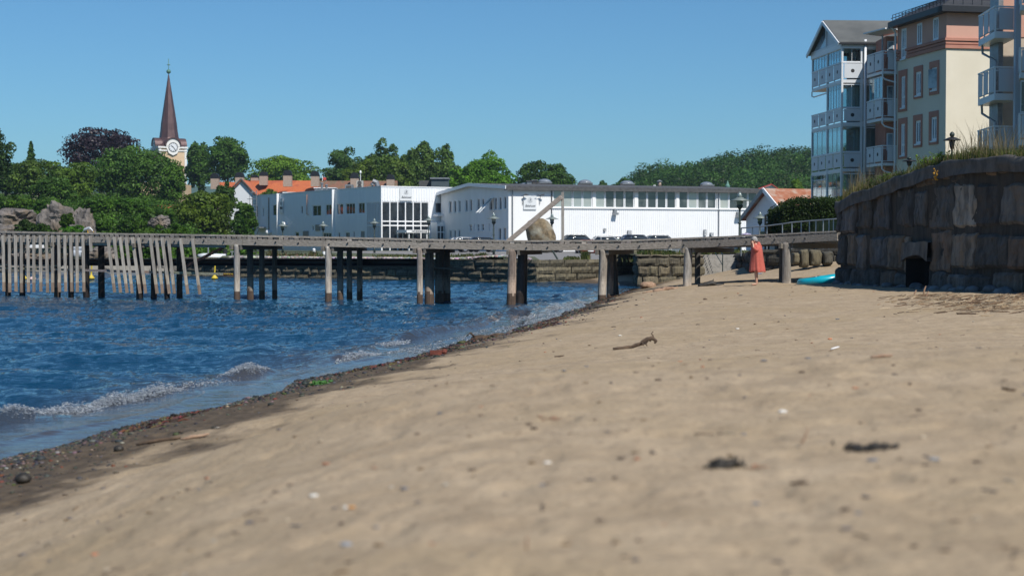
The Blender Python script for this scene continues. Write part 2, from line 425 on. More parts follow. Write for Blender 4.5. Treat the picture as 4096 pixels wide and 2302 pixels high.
def waves(x, y):
    rng = np.random.RandomState(4); z = np.zeros_like(x)
    ux = x + .5*fbm(x*.3, y*.3, 40, 2); uy = y + .5*fbm(x*.3+9, y*.3, 41, 2)
    for k in range(46):
        lam = .22*(1.082**k)*rng.uniform(.85, 1.15); ang = R(rng.normal(200, 24)); a = .0066*lam**.75
        ph = (ux*math.sin(ang)+uy*math.cos(ang))*2*math.pi/lam + rng.uniform(0, 6.28)
        z += a*(1-np.abs(np.sin(ph/2)))*2 - a
    return z
def breaker(x, y, u):
    """small wavelets that break a little way off the shore"""
    off = 1.9 + .35*np.sin(y*.45) - .5*sst(24, 29, y)*(1-sst(29, 33, y))
    amp = (.04 + .085*sst(.35, .6, vnoise(y*.33+2.2, y*0, 51)))
    d = u+off
    ridge = amp*np.exp(-np.where(d > 0, (d/.13)**2, (d/.42)**2))
    d2 = u+off+1.7+.3*np.sin(y*.7); d3 = u+.7+.15*np.sin(y*1.3)
    return ridge + .05*np.exp(-(d2/.3)**2)*vnoise(y*.5, y*0, 77) + .018*np.exp(-(d3/.12)**2)*vnoise(y*.8, y*0, 78)*2
def water_z(x, y):
    u = x-shore(y); open_ = sst(-.2, -3.0, u) if False else 1-sst(-3.2, -.3, u)
    return waves(x, y)*(.10+.9*open_) + breaker(x, y, u)*(y < 66) , u
rr = 9*(1.0036**np.arange(760)); th = np.radians(np.concatenate([np.linspace(-75, -24, 90), np.linspace(-23.9, 14, 640)]))
RRg, THg = np.meshgrid(rr, th, indexing='ij')
Xg = RRg*np.sin(THg); Yg = RRg*np.cos(THg)-2.0
Zw, Uw = water_z(Xg, Yg)
fade = 1-.6*sst(50, 110, Yg)
sh = np.clip(sst(-4.2, .1, Uw), 0, 1)*(Yg < 68)
calm = sst(-2.6, -.8, Uw)*(Yg < 68)
tag(grid_mesh('sea', Xg, Yg, Zw*fade, M['water'], {'shallow': sh, 'calm': calm}), kind='structure')
mb = MB(); yo = -12.0
mb.add([(-3000, -200, -.06), (-40, -200, -.06), (-40, 3000, -.06), (-3000, 3000, -.06)], [(0, 1, 2, 3)])
tag(mb.build('open_sea', M['water']), kind='structure')

# ---- foam of the little breakers
M['foam'] = mat('foam', (.38, .42, .47), .12, spec=1.0, transl=.3)
rnd = random.Random(5)
mb = MB()
for (x0, x1, y, n, hh) in ((0, 110, 1640, 420, .07), (150, 352, 1618, 1300, .13), (355, 540, 1580, 1000, .12), (500, 690, 1560, 900, .11), (915, 1050, 1488, 800, .10),
                       (1360, 1505, 1422, 560, .07), (1515, 1625, 1356, 700, .10), (2190, 2255, 1232, 420, .16), (2280, 2332, 1209, 260, .12), (720, 900, 1530, 160, .03), (2060, 2180, 1262, 120, .05)):
    for i in range(int(n*2.2)):
        px = x0+(x1-x0)*min(max(rnd.gauss(.5, .26), 0), 1); D = 12322/(y-HOR)
        D = D + (px-(x0+x1)/2)/FPX*D*1.9 + rnd.gauss(0, .22)
        x = X(px, 12322/(y-HOR)); z0 = float(water_z(np.array(x), np.array(D))[0])
        k = math.exp(-((px-(x0+x1)/2)/((x1-x0)*.36))**2)
        mb.ico((x, D, z0+rnd.uniform(-.02, hh*k)*rnd.random()**.6), min(rnd.lognormvariate(-5.45, .5), .02)*(D/22)**.5, rnd, 0, (rnd.uniform(1, 3.2), 1, .7), .4)
# thin swash lines of foam
for j in range(1500):
    D = rnd.uniform(28, 52); x = float(shore(D)) - rnd.choice((.25, .42, .75))*rnd.uniform(.85, 1.15) + .1*math.sin(D*1.7)
    mb.ico((x, D, float(water_z(np.array(x), np.array(D))[0])+.004), rnd.uniform(.006, .02), rnd, 0, (1.6, 1.6, .35), .3)
tag(mb.build('sea_foam', M['foam'], smooth=True), 'white bubbly foam on the small waves breaking along the sand', 'foam', kind='stuff')

# ---- pebbles along the high-water line
M['pebble'] = mat('pebbles', (1, 1, 1), .62, attr=True, spec=.3)
mb = MB(); rnd = random.Random(7)
cols = [(.026, .029, .034)]*7 + [(.045, .046, .047)]*5 + [(.09, .08, .065)]*4 + [(.15, .12, .09)]*2 + [(.16, .045, .025)] + [(.26, .23, .19)] + [(.02, .022, .02)]*6 + [(.05, .07, .02)] + [(.07, .06, .045)]*4
for i in range(15000):
    D = 9.5*math.exp(rnd.random()**1.25*math.log(5.2)); cl = 0.35+.9*float(vnoise(np.array(D*1.1), np.array(0.), 61))
    if rnd.random() > cl: continue
    u = abs(rnd.gauss(.02, .27))*(1.0 if rnd.random() < .70 else 2.8) - .08
    x = float(shore(D)) - .12*math.sin(D*.9) - .08*math.sin(D*2.3+1) + u + .05
    r = min(rnd.lognormvariate(-4.75, .42), .032)*(1.5 if rnd.random() < .1 else 1)*(.8+D/40)
    mb.cc = tuple(c*rnd.uniform(.7, 1.25) for c in rnd.choice(cols))
    mb.ico((x, D, sandz(x, D)+r*.12), r, rnd, 0, (1.3, 1, .65), .28)
tag(mb.build('pebbles', M['pebble'], smooth=True), 'dark and reddish pebbles lying in a band along the waterline', 'pebbles', kind='stuff')
# ---- small scraps over the dry sand
mb = MB(); rnd = random.Random(9)
lc = [(.16, .12, .085)]*9 + [(.06, .04, .03)]*3 + [(.10, .09, .09)]*3 + [(.16, .11, .06)]*4 + [(.34, .28, .20)]*2 + [(.30, .13, .07)] + [(.12, .13, .15)]*2 + [(.36, .33, .28)]
for i in range(950):
    D = 3.2*math.exp(rnd.random()**.8*math.log(15)); x = rnd.uniform(-.37, .37)*D*1.15
    if x-float(shore(D)) < 1.0: continue
    if x > 9.2 and D > 30: continue
    z = sandz(x, D); mb.cc = rnd.choice(lc); q = rnd.random()
    if q < .16:
        a = rnd.uniform(0, 6.28); L = rnd.uniform(.02, .075)*(1+D/30); r = rnd.uniform(.0012, .003)*(1+D/20)
        mid = (x+math.cos(a)*L*.5+rnd.uniform(-.01, .01), D+math.sin(a)*L*.5, z+.004+rnd.uniform(0, .004))
        mb.tube([(x, D, z+.003), mid, (x+math.cos(a)*L, D+math.sin(a)*L, sandz(x+math.cos(a)*L, D+math.sin(a)*L)+.003)], r, 5)
    else:
        r = rnd.uniform(.003, .009)*(1+D/26); mb.ico((x, D, z+r*.3), r, rnd, 0, (rnd.uniform(1, 2.2), 1, .6), .35)
tag(mb.build('beach_litter', M['pebble']), 'small twigs, shell bits and pebbles scattered over the dry sand', 'litter', kind='stuff')

# ---- land behind
g = MB()
M['land'] = mat('rough_grass_ground', (.035, .055, .018), .95, (.10, .10, .05), scale=.8, bump=.5)
quay = [PXY(900, 93), PXY(2146, 79.2), PXY(2600, 85)]
g = MB(); q2 = [(-17.9, 93.4), (quay[1][0], quay[1][1]+.4), (quay[2][0], quay[2][1]+.4), (30, 86)]
def strip(mb, line, yfar, z):
    for a, b in zip(line[:-1], line[1:]):
        mb.add([(a[0], a[1], z), (b[0], b[1], z), (b[0], yfar, z), (a[0], yfar, z)], [(0, 1, 2, 3)])
strip(g, [(-20.4, 107.5), (-17.9, 93.4)] + q2[1:] + [(3000, 86)], 4000, 1.10)
g.add([(-3000, 330, 1.05), (-20.4, 330, 1.05), (-20.4, 6000, 1.05), (-3000, 6000, 1.05)], [(0, 1, 2, 3)])
tag(g.build('ground', M['land']), kind='structure')
g = MB()
line = [PXY(2160, 80.2), PXY(2380, 81.8), PXY(2590, 86.5), (30, 89)]
strip(g, line, 168, 1.104)
g2 = [PXY(1760, 118), PXY(2125, 100), PXY(2160, 80.6)]
strip(g, [PXY(1300, 146), PXY(1760, 112), PXY(2100, 100), (line[0][0], 100)], 168, 1.104)
tag(g.build('car_park', M['asphalt']), kind='structure')
# left hillside
def hillz(x, y):
    f = sst(-.168, -.235, x/y) if False else sst(.168, .235, -x/y)
    h = -.5 + 1.2*sst(106, 110, y) + 5.0*sst(122, 200, y) + 7*sst(196, 340, y)
    h = h + (fbm(x*.06, y*.06, 71, 4)-.5)*2*sst(112, 150, y)
    return h*f + (.9)*(1-f) - .35*(1-sst(0, .2, f))
xs = np.linspace(-420, -16, 170); ys = 105*(1.008**np.arange(170))
GX, GY = np.meshgrid(xs, ys, indexing='xy')
tag(grid_mesh('hillside', GX, GY, hillz(GX, GY), M['land']), kind='structure')
# wooded hill on the right and far ridge on the left
hp = [(2380, 760), (2402, 735), (2475, 716), (2500, 725), (2524, 722), (2563, 690), (2670, 684), (2742, 674), (2838, 656), (2983, 632), (3119, 618), (3250, 612), (3500, 600), (3900, 590), (4600, 640), (5200, 700)]
HPX = np.array([p[0] for p in hp], float); HPY = np.array([p[1] for p in hp], float)
def ridgez(x, y):
    px = 2048 + FPX*x/480.0
    top = (970-np.interp(px, HPX, HPY))/FPX*480 + 1.2
    return 1.0 + (np.maximum(top-1-3.0, 0))*sst(250, 470, y)*sst(2410, 2500, px)
xs = np.linspace(20, 260, 90); ys = np.linspace(245, 560, 60); GX, GY = np.meshgrid(xs, ys)
tag(grid_mesh('hill', GX, GY, ridgez(GX, GY)-.3, M['land']), kind='structure')
far = MB(); rnd = random.Random(2)
M['farhill'] = mat('distant_wood', (.03, .07, .05), .9, (.05, .10, .06), scale=.02, bump=.6, bdist=4)
xs = np.linspace(-900, 260, 160); ys = np.linspace(1150, 1700, 24); GX, GY = np.meshgrid(xs, ys)
fz = np.interp(GX/1400*FPX+2048, [-900, 0, 130, 300, 1000, 1300, 1400, 2400], [560, 628, 655, 700, 720, 722, 760, 800])
GZ = (970-fz)/FPX*1400*np.sin(np.clip((GY-1150)/500, 0, 1)*math.pi*.5)*(1+(fbm(GX*.03, GY*.03, 81, 4)-.5)*.16) + 1
tag(grid_mesh('distant_hills', GX, GY, GZ, M['farhill']), kind='structure')
# ================================================================== TREES
def leaf_cloud(lobes, n, size, seed, col=(1, 1, 1), var=.35, lvar=None):
    """leaf-sized faces spread over and through a set of lobes (cx,cy,cz,rx,ry,rz)"""
    rng = np.random.RandomState(seed); lob = np.array(lobes)
    w = (lob[:, 3]*lob[:, 5])**1.0; w = w/w.sum()
    k = rng.choice(len(lob), n, p=w)
    v = rng.normal(size=(n, 3)); v /= np.linalg.norm(v, axis=1)[:, None]
    v[:, 2] = np.where(v[:, 2] < -.45, -v[:, 2], v[:, 2])
    r = 1 - np.abs(rng.normal(0, .16, n)); r[rng.rand(n) < .12] *= 1.12
    c = lob[k, :3] + v*lob[k, 3:6]*r[:, None]
    nrm = v + rng.normal(0, .55, (n, 3)); nrm /= np.linalg.norm(nrm, axis=1)[:, None]
    a = np.cross(nrm, rng.normal(size=(n, 3))); a /= np.linalg.norm(a, axis=1)[:, None]; b = np.cross(nrm, a)
    s = size*rng.uniform(.5, 1.35, n)[:, None]
    q = np.stack([c-a*s, c+b*s*.62+nrm*s*.12, c+a*s, c-b*s*.62+nrm*s*.12], 1).reshape(-1, 3)
    lc = (1+(rng.rand(len(lob))-.5)*(lvar or var))[k]*(1+(rng.rand(n)-.5)*var)
    colr = np.ones((n, 4)); colr[:, :3] = np.array(col)*lc[:, None]
    return q, colr
def crown_mesh(name, q, colr, m, parent, core=None):
    n = len(q)//4; V = q; nf = n
    me = bpy.data.meshes.new(name)
    me.vertices.add(len(V)); me.vertices.foreach_set('co', V.astype(np.float32).ravel())
    me.loops.add(n*4); me.loops.foreach_set('vertex_index', np.arange(n*4, dtype=np.int32))
    me.polygons.add(n); me.polygons.foreach_set('loop_start', np.arange(0, n*4, 4, dtype=np.int32)); me.update(calc_edges=True)
    at = me.attributes.new('Col', 'FLOAT_COLOR', 'FACE'); at.data.foreach_set('color', colr.astype(np.float32).ravel())
    return link_mesh(name, me, m, parent)
def make_lobes(c, r, rnd, n, sub=.34, hollow=.62, squash=.8, under=-.85):
    out = []
    for i in range(n):
        while True:
            v = Vector((rnd.gauss(0, 1), rnd.gauss(0, 1), rnd.gauss(0, 1))).normalized()
            if v.z > under: break
        k = hollow*rnd.uniform(.72, 1.12); s = sub*rnd.uniform(.65, 1.3)
        out.append((c[0]+v.x*r[0]*k, c[1]+v.y*r[1]*k, c[2]+v.z*r[2]*k, r[0]*s, r[1]*s, r[2]*s*squash))
    return out
def tree(name, label, cx, top, bot, halfw, D, col=(1, 1, 1), n=6500, seed=0, group=None, base=None, leaf=None, m=None, lob=26, kind='round', depth=None, cat='tree', gap=0):
    """a tree from its place in the photo: crown centre column, top and bottom rows, half width, depth"""
    rnd = random.Random(seed); c = P(cx, (top+bot)/2, D); rx = halfw/FPX*D; rz = (bot-top)/2/FPX*D; ry = depth or rx
    gz = base if base is not None else 1.1
    rt = empty(name, (c.x, D, gz), label, cat, group)
    if kind == 'conifer':
        L = []
        for i in range(16):
            t = i/15; rr_ = rx*(1-t)**.8*rnd.uniform(.75, 1.1)+.15
            for k in range(5):
                a = rnd.uniform(0, 6.28); L.append((c.x+math.cos(a)*rr_*.5, D+math.sin(a)*rr_*.5, c.z-rz+2*rz*t-.1*rr_, rr_*.5, rr_*.5, rz*.06+.1))
    else:
        L = [(c.x, D, c.z-rz*.15, rx*.72, ry*.72, rz*.62)] + make_lobes((c.x, D, c.z), (rx, ry, rz), rnd, lob)
        L += make_lobes((c.x, D, c.z), (rx, ry, rz), rnd, lob*2, sub=.21, hollow=.80)
        if kind == 'layered': L = [(a, b, z_, p*1.25, q_*1.25, s*.55) for a, b, z_, p, q_, s in L]
    q, cc = leaf_cloud(L, int(n*1.35), leaf or max(.16, D*.00088), seed, col)
    crown_mesh('crown', q, cc, m or M['leaf'], rt)
    t = MB(); h0 = Vector((c.x, D, gz-.5)); h1 = Vector((c.x+rx*.05, D, c.z+rz*.3)); tr = max(rx*.055, .12)
    t.tube([h0, h0.lerp(h1, .4)+Vector((rnd.uniform(-.2, .2), 0, 0)), h1], [tr*1.3, tr, tr*.35], 8)
    for i in range(7 if kind != 'conifer' else 0):
        s = h0.lerp(h1, rnd.uniform(.4, .85)); a = rnd.uniform(0, 6.28)
        e = s + Vector((math.cos(a)*rx*.7, math.sin(a)*ry*.6, rz*rnd.uniform(.2, .7))); t.tube([s, s.lerp(e, .5)+Vector((0, 0, rz*.08)), e], [tr*.5, tr*.3, tr*.1], 5)
    t.build('trunk', M['bark'], rt, smooth=True)
    return rt
G1 = 'trees on the left shore'; G2 = 'trees behind the white buildings'
def hz(px, D): return float(hillz(np.array(X(px, D)), np.array(float(D))))
M['beech'] = mat('copper_beech_foliage', (.010, .007, .012), .5, (.026, .015, .022), scale=.5, attr=True, spec=.3)
tree('pine_tree', 'dark ragged pine tree cut off by the left edge of the photo', -35, 505, 790, 95, 190, (.55, .62, .8), 4500, 1, G1, 5, lob=14)
tree('spruce_tree', 'small pointed spruce top rising over the left trees', 125, 572, 760, 38, 230, (.6, .75, .7), 2500, 2, G1, 8, kind='conifer')
tree('deciduous_tree', 'broad mid green tree at the far left above the rocks', 170, 622, 815, 140, 215, (.85, .85, .6), 7000, 3, G1, 8)
tree('deciduous_tree', 'dark green tree behind the left rocks at the photo edge', 20, 640, 800, 110, 225, (.6, .7, .6), 5000, 4, G1, 8)
tree('deciduous_tree', 'bright green tree just left of the big central tree', 300, 640, 830, 105, 205, (1.0, 1.0, .6), 6000, 5, G1, 8)
tree('deciduous_tree', 'low green tree between the rocks and the big tree', 215, 700, 830, 90, 200, (.75, .9, .6), 4500, 6, G1, 7)
tree('copper_beech_tree', 'wide dark purple copper beech tree left of the church', 405, 508, 720, 165, 270, (1, 1, 1), 8000, 7, None, 10, m=M['beech'], lob=30)
tree('deciduous_tree', 'largest broad green tree in front of the church tower', 545, 566, 855, 185, 240, (.8, .95, .75), 15000, 8, G1, 9, lob=42)
tree('deciduous_tree', 'slimmer tree overlapping the lower church tower', 690, 640, 845, 58, 232, (.95, 1.1, .7), 4000, 9, G1, 8)
tree('deciduous_tree', 'tall narrow tree touching the church tower on its right', 795, 555, 790, 58, 330, (.62, .8, .55), 5500, 10, G1, 10, lob=20)
tree('deciduous_tree', 'tall broad tree right of the church, left of the orange roof', 905, 542, 760, 98, 320, (.68, .85, .55), 8000, 11, G1, 10, lob=32)
tree('deciduous_tree', 'round dense olive green tree on the shore before the white building', 815, 757, 985, 132, 170, (1.0, .9, .45), 11000, 12, G1, 1.5, lob=36)
tree('deciduous_tree', 'small dark tree under the white gable of the orange roofed house', 900, 722, 880, 50, 182, (.55, .65, .6), 3000, 13, G1, 2)
tree('deciduous_tree', 'dark green tree against the left end of the white building', 975, 790, 985, 52, 166, (.75, .9, .5), 4500, 14, G1, 1.5)
tree('deciduous_tree', 'bright yellow green tree behind the long orange roof', 1130, 612, 835, 159, 330, (1.45, 1.5, .7), 10500, 15, G2, 6, lob=26)
tree('deciduous_tree', 'dark shrub like tree between the gable and the white building', 1080, 757, 840, 48, 226, (.6, .7, .5), 1200, 39, G1, 2)
tree('deciduous_tree', 'bluish green airy tree at the left of the central group', 1375, 585, 835, 100, 300, (.75, .85, 1.0), 8250, 16, G2, 6, lob=20)
tree('deciduous_tree', 'olive tree in front of the bluish tree behind the old roof', 1440, 625, 845, 83, 290, (1.05, .95, .5), 6750, 17, G2, 6)
tree('deciduous_tree', 'tall tree with a rounded top left of the roof plant box', 1525, 556, 845, 88, 300, (.85, .88, .7), 9000, 18, G2, 6, lob=24)
tree('deciduous_tree', 'lighter green tree between the two tall central trees', 1600, 612, 845, 71, 285, (1.2, 1.1, .75), 6750, 19, G2, 6)
tree('deciduous_tree', 'tallest central tree above the grey roof plant box', 1678, 556, 845, 85, 300, (.9, .92, .75), 9750, 20, G2, 6, lob=24)
tree('deciduous_tree', 'slim tree right of the tallest central tree', 1778, 572, 845, 53, 300, (.95, 1.0, .85), 5250, 21, G2, 6)
tree('deciduous_tree', 'vivid green tree with an open crown above the gable roof', 1955, 605, 850, 118, 270, (1.15, 1.5, .5), 9750, 22, G2, 6, lob=26)
tree('deciduous_tree', 'bright green lower tree at the left foot of the vivid tree', 1850, 655, 850, 65, 265, (1.1, 1.4, .5), 5250, 23, G2, 6)
tree('deciduous_tree', 'lone dark round tree behind the long flat roof', 2178, 636, 875, 132, 290, (.62, .75, .5), 11250, 24, G2, 6, lob=30)
tree('deciduous_tree', 'low dark tree filling the gap behind the olive tree', 1470, 665, 840, 115, 320, (.85, .9, .6), 7000, 41, G2, 6, lob=26)
tree('deciduous_tree', 'broad low tree behind the grey roof plant box', 1655, 650, 840, 120, 320, (.95, .95, .6), 7000, 42, G2, 6, lob=26)
tree('deciduous_tree', 'low tree behind the slim tree and the bright green one', 1800, 655, 840, 95, 320, (.9, 1.0, .6), 6000, 43, G2, 6, lob=24)
tree('deciduous_tree', 'tiny tree on the skyline left of the wooded hill', 2412, 722, 790, 20, 330, (.7, .85, .9), 900, 25, G2, 6)
tree('deciduous_tree', 'dark tree just left of the wooded hill over the roof', 2490, 712, 865, 71, 330, (.6, .75, .6), 4500, 26, G2, 6)
tree('deciduous_tree', 'light pointed tree low before the wooded hill', 3185, 713, 790, 24, 210, (1.5, 1.5, .8), 1600, 27, G2, 6, lob=10)

# wooded hill: one mass of crowns
rnd = random.Random(31); L = []
for i in range(1500):
    px = rnd.uniform(2470, 4300); y = rnd.uniform(300, 520); x = (px-2048)/FPX*480*y/480
    z = float(ridgez(np.array(x), np.array(y)))
    if z < 3 and px < 2480: continue
    r = rnd.uniform(2.0, 5.2); L.append((x, y, z+r*.1+rnd.uniform(-.8, .9)+(rnd.uniform(.5, 2.4) if rnd.random() < .12 else 0), r, r, r*.95))
q, cc = leaf_cloud(L, 230000, .34, 5, (.46, .62, .52), .35, 1.1)
tag(crown_mesh('forest', q, cc, M['leaf'], None), 'dense dark green wood covering the hill behind the roofs', 'forest', kind='stuff')

# bushes on the left bank
bushes = [(60, 785, 850, 110, 180, (.9, 1.0, .4)), (190, 800, 850, 70, 172, (.8, 1, .5)), (268, 852, 915, 30, 121, (.95, 1.0, .4)), (105, 880, 960, 50, 118, (.55, .6, .5)),
          (290, 895, 1000, 66, 120, (.75, 1.2, .4)), (400, 790, 870, 90, 175, (.75, .95, .4)), (400, 855, 945, 85, 145, (.8, 1.0, .45)), (500, 790, 860, 80, 178, (.7, 1.0, .4)),
          (520, 860, 960, 80, 140, (.8, .95, .5)), (440, 920, 1010, 90, 122, (.9, 1.0, .55)), (600, 905, 1010, 95, 122, (.85, .95, .5)), (640, 830, 910, 75, 160, (.7, .85, .5)),
          (560, 800, 870, 70, 170, (.9, 1.1, .5)), (700, 895, 990, 60, 135, (.8, 1, .4)), (20, 880, 1000, 60, 128, (.6, .65, .4)), (170, 900, 1010, 60, 120, (.5, .6, .4)), (340, 960, 1040, 70, 114, (.7, .9, .4)),
          (760, 960, 1040, 70, 116, (.7, 1, .4)), (560, 965, 1045, 80, 113, (.7, 1, .4)), (900, 975, 1030, 60, 118, (.8, 1, .4)), (980, 985, 1035, 45, 118, (.8, 1, .4)), (240, 980, 1040, 45, 114, (.5, .7, .4))]
bl = ['broad clipped green bush at the far left hilltop', 'green bush behind the twin grey rocks', 'small yellow green bush in the cleft between rocks', 'scrubby dark bush hanging over the left rock face', 'vivid green bush at the foot of the rocks behind the pier',
      'smooth dark green bush on the bank under the big tree', 'green bush beside the right rock', 'bush left of the church porch on the bank', 'loose pale bush in the middle of the bank', 'grey green bush just over the pier by the gull',
      'loose shrub at the bank foot right of the gull', 'dark bush below the church wall', 'bush high on the bank below the largest tree', 'bush left of the round olive tree', 'brownish bush at the photo left edge by the pier',
      'dull bush below the left rock', 'low bush seen under the pier deck behind the sloping slats', 'green bush seen through the pier legs below the round tree', 'bush seen under the deck between slats and first leg', 'bush under the deck by the white building end',
      'last low bush at the building foot under the deck', 'dim bush seen between the upright slats']
for i, (cx, a, b, hw, D, col) in enumerate(bushes):
    rnd = random.Random(100+i); c = P(cx, (a+b)/2, D); rx = hw/FPX*D; rz = (b-a)/2/FPX*D
    rt = empty('bush', (c.x, D, hz(cx, D)), bl[i], 'bush', 'bushes on the left bank')
    L = make_lobes((c.x, D, c.z), (rx, rx*.7, rz), rnd, 14, .36, .6, 1.0) + make_lobes((c.x, D, c.z), (rx, rx*.7, rz), rnd, 16, .2, .85, 1.0)
    q, cc = leaf_cloud(L, 2600, D*.0010, 200+i, tuple(k*.9 for k in col)); crown_mesh('foliage', q, cc, M['leaf'], rt)
    t = MB()
    for k in range(4): t.tube([(c.x+rnd.uniform(-.3, .3)*rx, D, hz(cx, D)-.3), (c.x+rnd.uniform(-.6, .6)*rx, D, c.z+rz*.2)], [.06, .03], 5)
    t.build('stem', M['bark'], rt)
# low undergrowth over the whole bank
rg_ = np.random.RandomState(77); L = []
for i in range(2600):
    y = 111+ (rg_.rand()**.8)*150; px = rg_.uniform(-700, 960); x = X(px, y); r = rg_.uniform(.5, 1.5)*(1+.5*(y > 190))
    if -200 < px < 430 and y < 136: continue
    L.append((x, y, hz(px, y)+r*.2, r*1.3, r, r*.8))
q, cc = leaf_cloud(L, 190000, .15, 6, (.72, .88, .50), .8)
tag(crown_mesh('undergrowth', q, cc, M['leaf'], None), 'low green undergrowth and brambles covering the left bank', 'undergrowth', kind='stuff')
# rocks
M['rock'] = mat('grey_rock', (.075, .068, .062), .9, (.25, .22, .20), scale=1.1, bump=1.0, bdist=.5, col3=(.13, .095, .06), scale3=.5, stretch=(1, 1, .5))
rl = ['large rounded rock face at the far left above the pier', 'left one of the twin grey rocks on the bank', 'right one of the twin grey rocks on the bank', 'pale rock low on the bank left of the round olive tree', 'brown rock seen at the left edge just above the deck', 'grey rock seen under the pier deck by the broken slats', 'grey rock slab at the waterside behind the upright slats']
for i, (cx, a, b, hw, D) in enumerate([(35, 832, 960, 118, 128), (215, 815, 960, 74, 127), (333, 828, 980, 55, 127), (640, 862, 915, 40, 134), (30, 900, 1010, 90, 120), (390, 985, 1060, 70, 110), (120, 990, 1075, 150, 110)]):
    c = P(cx, (a+b)/2, D); rx = hw/FPX*D; rz = (b-a)/2/FPX*D
    V, F = ICO[3]; mb = MB(); va = np.array([tuple(v) for v in V])
    nn = 1+(fbm(va[:, 0]*2.2+i*7, va[:, 2]*2.0+va[:, 1]*1.3, 300+i, 5, .6)-.5)*1.1 - .16*(np.abs(vnoise(va[:, 0]*3.1+i, va[:, 2]*1.1, 310)-.5) < .06)
    va = va*nn[:, None]; va[:, 2] = np.sign(va[:, 2])*np.abs(va[:, 2])**.8
    mb.add([(c.x+p[0]*rx, D+p[1]*rx*.6, c.z+p[2]*rz) for p in va], F)
    tag(mb.build('rock', M['rock'], origin=(c.x, D, c.z-rz), smooth=False), rl[i], 'rock', 'rocks on the left bank')
# ================================================================== PIER
pp = [(-420, 64.8), (-200, 62.9), (31, 61.2), (480, 58.8), (947, 56.5), (1313, 55.4), (1677, 54.2), (2043, 53.2), (2404, 52.3), (2740, 51), (3140, 48.6), (3352, 47.2)]
topy = [(-420, 915), (0, 926), (900, 939), (1700, 956), (2080, 961), (2500, 959), (2849, 946), (3352, 922)]
boty = [(-420, 957), (0, 967), (419, 970), (900, 979), (1304, 986), (1700, 994), (2116, 1001), (2500, 999), (2849, 988), (3352, 962)]
PPX = [p[0] for p in pp]; PPD = [p[1] for p in pp]
def pd(px): return float(np.interp(px, PPX, PPD))
def ptop(px): return Z(np.interp(px, [t[0] for t in topy], [t[1] for t in topy]), pd(px))
def pbot(px): return Z(np.interp(px, [t[0] for t in boty], [t[1] for t in boty]), pd(px))
PW = 2.9    # deck width
def patp(px, z, back): D = pd(px)+back*.91; return Vector((X(px, D), D, z))
pier = empty('wooden_pier', (X(1700, 54.2), 54.2, 0), 'long weathered grey wooden pier on posts running from the stone wall into the water', 'pier')
def ptan(px):
    a = Vector((X(px-40, pd(px-40)), pd(px-40), 0)); b = Vector((X(px+40, pd(px+40)), pd(px+40), 0)); return (b-a).normalized()
def pfront(px, z, back=0.0):
    t = ptan(px); n = Vector((-t.y, t.x, 0)); return Vector((X(px, pd(px)), pd(px), z)) + n*back
rnd = random.Random(3)
# planks across
mb = MB(); px = -420.0
while px < 3350:
    D = pd(px); wpx = .185*FPX/D; pc = px+wpx*.5; zt = ptop(pc); t = ptan(pc)
    gcol = rnd.uniform(.45, .95)
    mb.cc = (gcol, gcol*rnd.uniform(.93, 1), gcol*rnd.uniform(.88, 1))
    if rnd.random() < .05: mb.cc = (1.6, 1.55, 1.5)
    off = rnd.uniform(-.03, .03)
    a = pfront(pc, zt-.05-.048+rnd.uniform(-.004, .004), -.015+off*.6); b = pfront(pc, zt-.05-.048, PW+rnd.uniform(-.04, .06))
    mb.beam(a, b, .165, .085, (0, 0, 1)); px += wpx+.8
mb.build('deck', M['wood'], pier)
def runner(name, zfun, hgt, back, th, seg=240, colr=(1, 1, 1), jit=0.0, x0=-420, x1=3352, bend=0.0):
    r = random.Random(len(name)+int(back*10)); mb = MB(); px = x0
    while px < x1:
        e = min(px+seg*r.uniform(.8, 1.3), x1); g = r.uniform(.85, 1.12); mb.cc = tuple(c*g for c in colr)
        n = 4; P0 = [pfront(px+(e-px-1.2)*k/n, zfun(px+(e-px)*k/n)+r.uniform(-jit, jit), back) for k in range(n+1)]
        for k in range(n): mb.beam(P0[k], P0[k+1], th, hgt)
        px = e
    return mb.build(name, M['wood'], pier)
runner('edge_rail', lambda p: ptop(p)-.025, .05, .02, .10, jit=.004, colr=(1.25, 1.2, 1.12))
runner('edge_rail', lambda p: ptop(p)-.025, .05, PW-.1, .10, jit=.004)
def beamz(p): return (ptop(p)-.145 + pbot(p))/2
mbh = .225
runner('side_beam', lambda p: pbot(p)+mbh/2, mbh, 0, .08, seg=330, colr=(1.1, 1.05, .98))
runner('side_beam', lambda p: pbot(p)+mbh/2, mbh, PW-.12, .1, seg=330, colr=(.8, .8, .8))
runner('side_beam', lambda p: pbot(p)+mbh/2-.02, mbh*.9, PW*.5, .1, seg=330, colr=(.8, .8, .8))
runner('lower_side_beam', lambda p: pbot(p)-.055, .10, .07, .08, seg=400, x1=900, colr=(1.0, .97, .9))
# bolts
mb = MB()
for px in list(range(-40, 3330, 97)):
    px += rnd.uniform(-40, 40); c = pfront(px, pbot(px)+mbh*.5+rnd.uniform(-.03, .03), -.05); mb.beam(c, c+Vector((0, -.02, 0)), .05, .05)
mb.cc = None
mb.build('bolts', M['black'], pier)
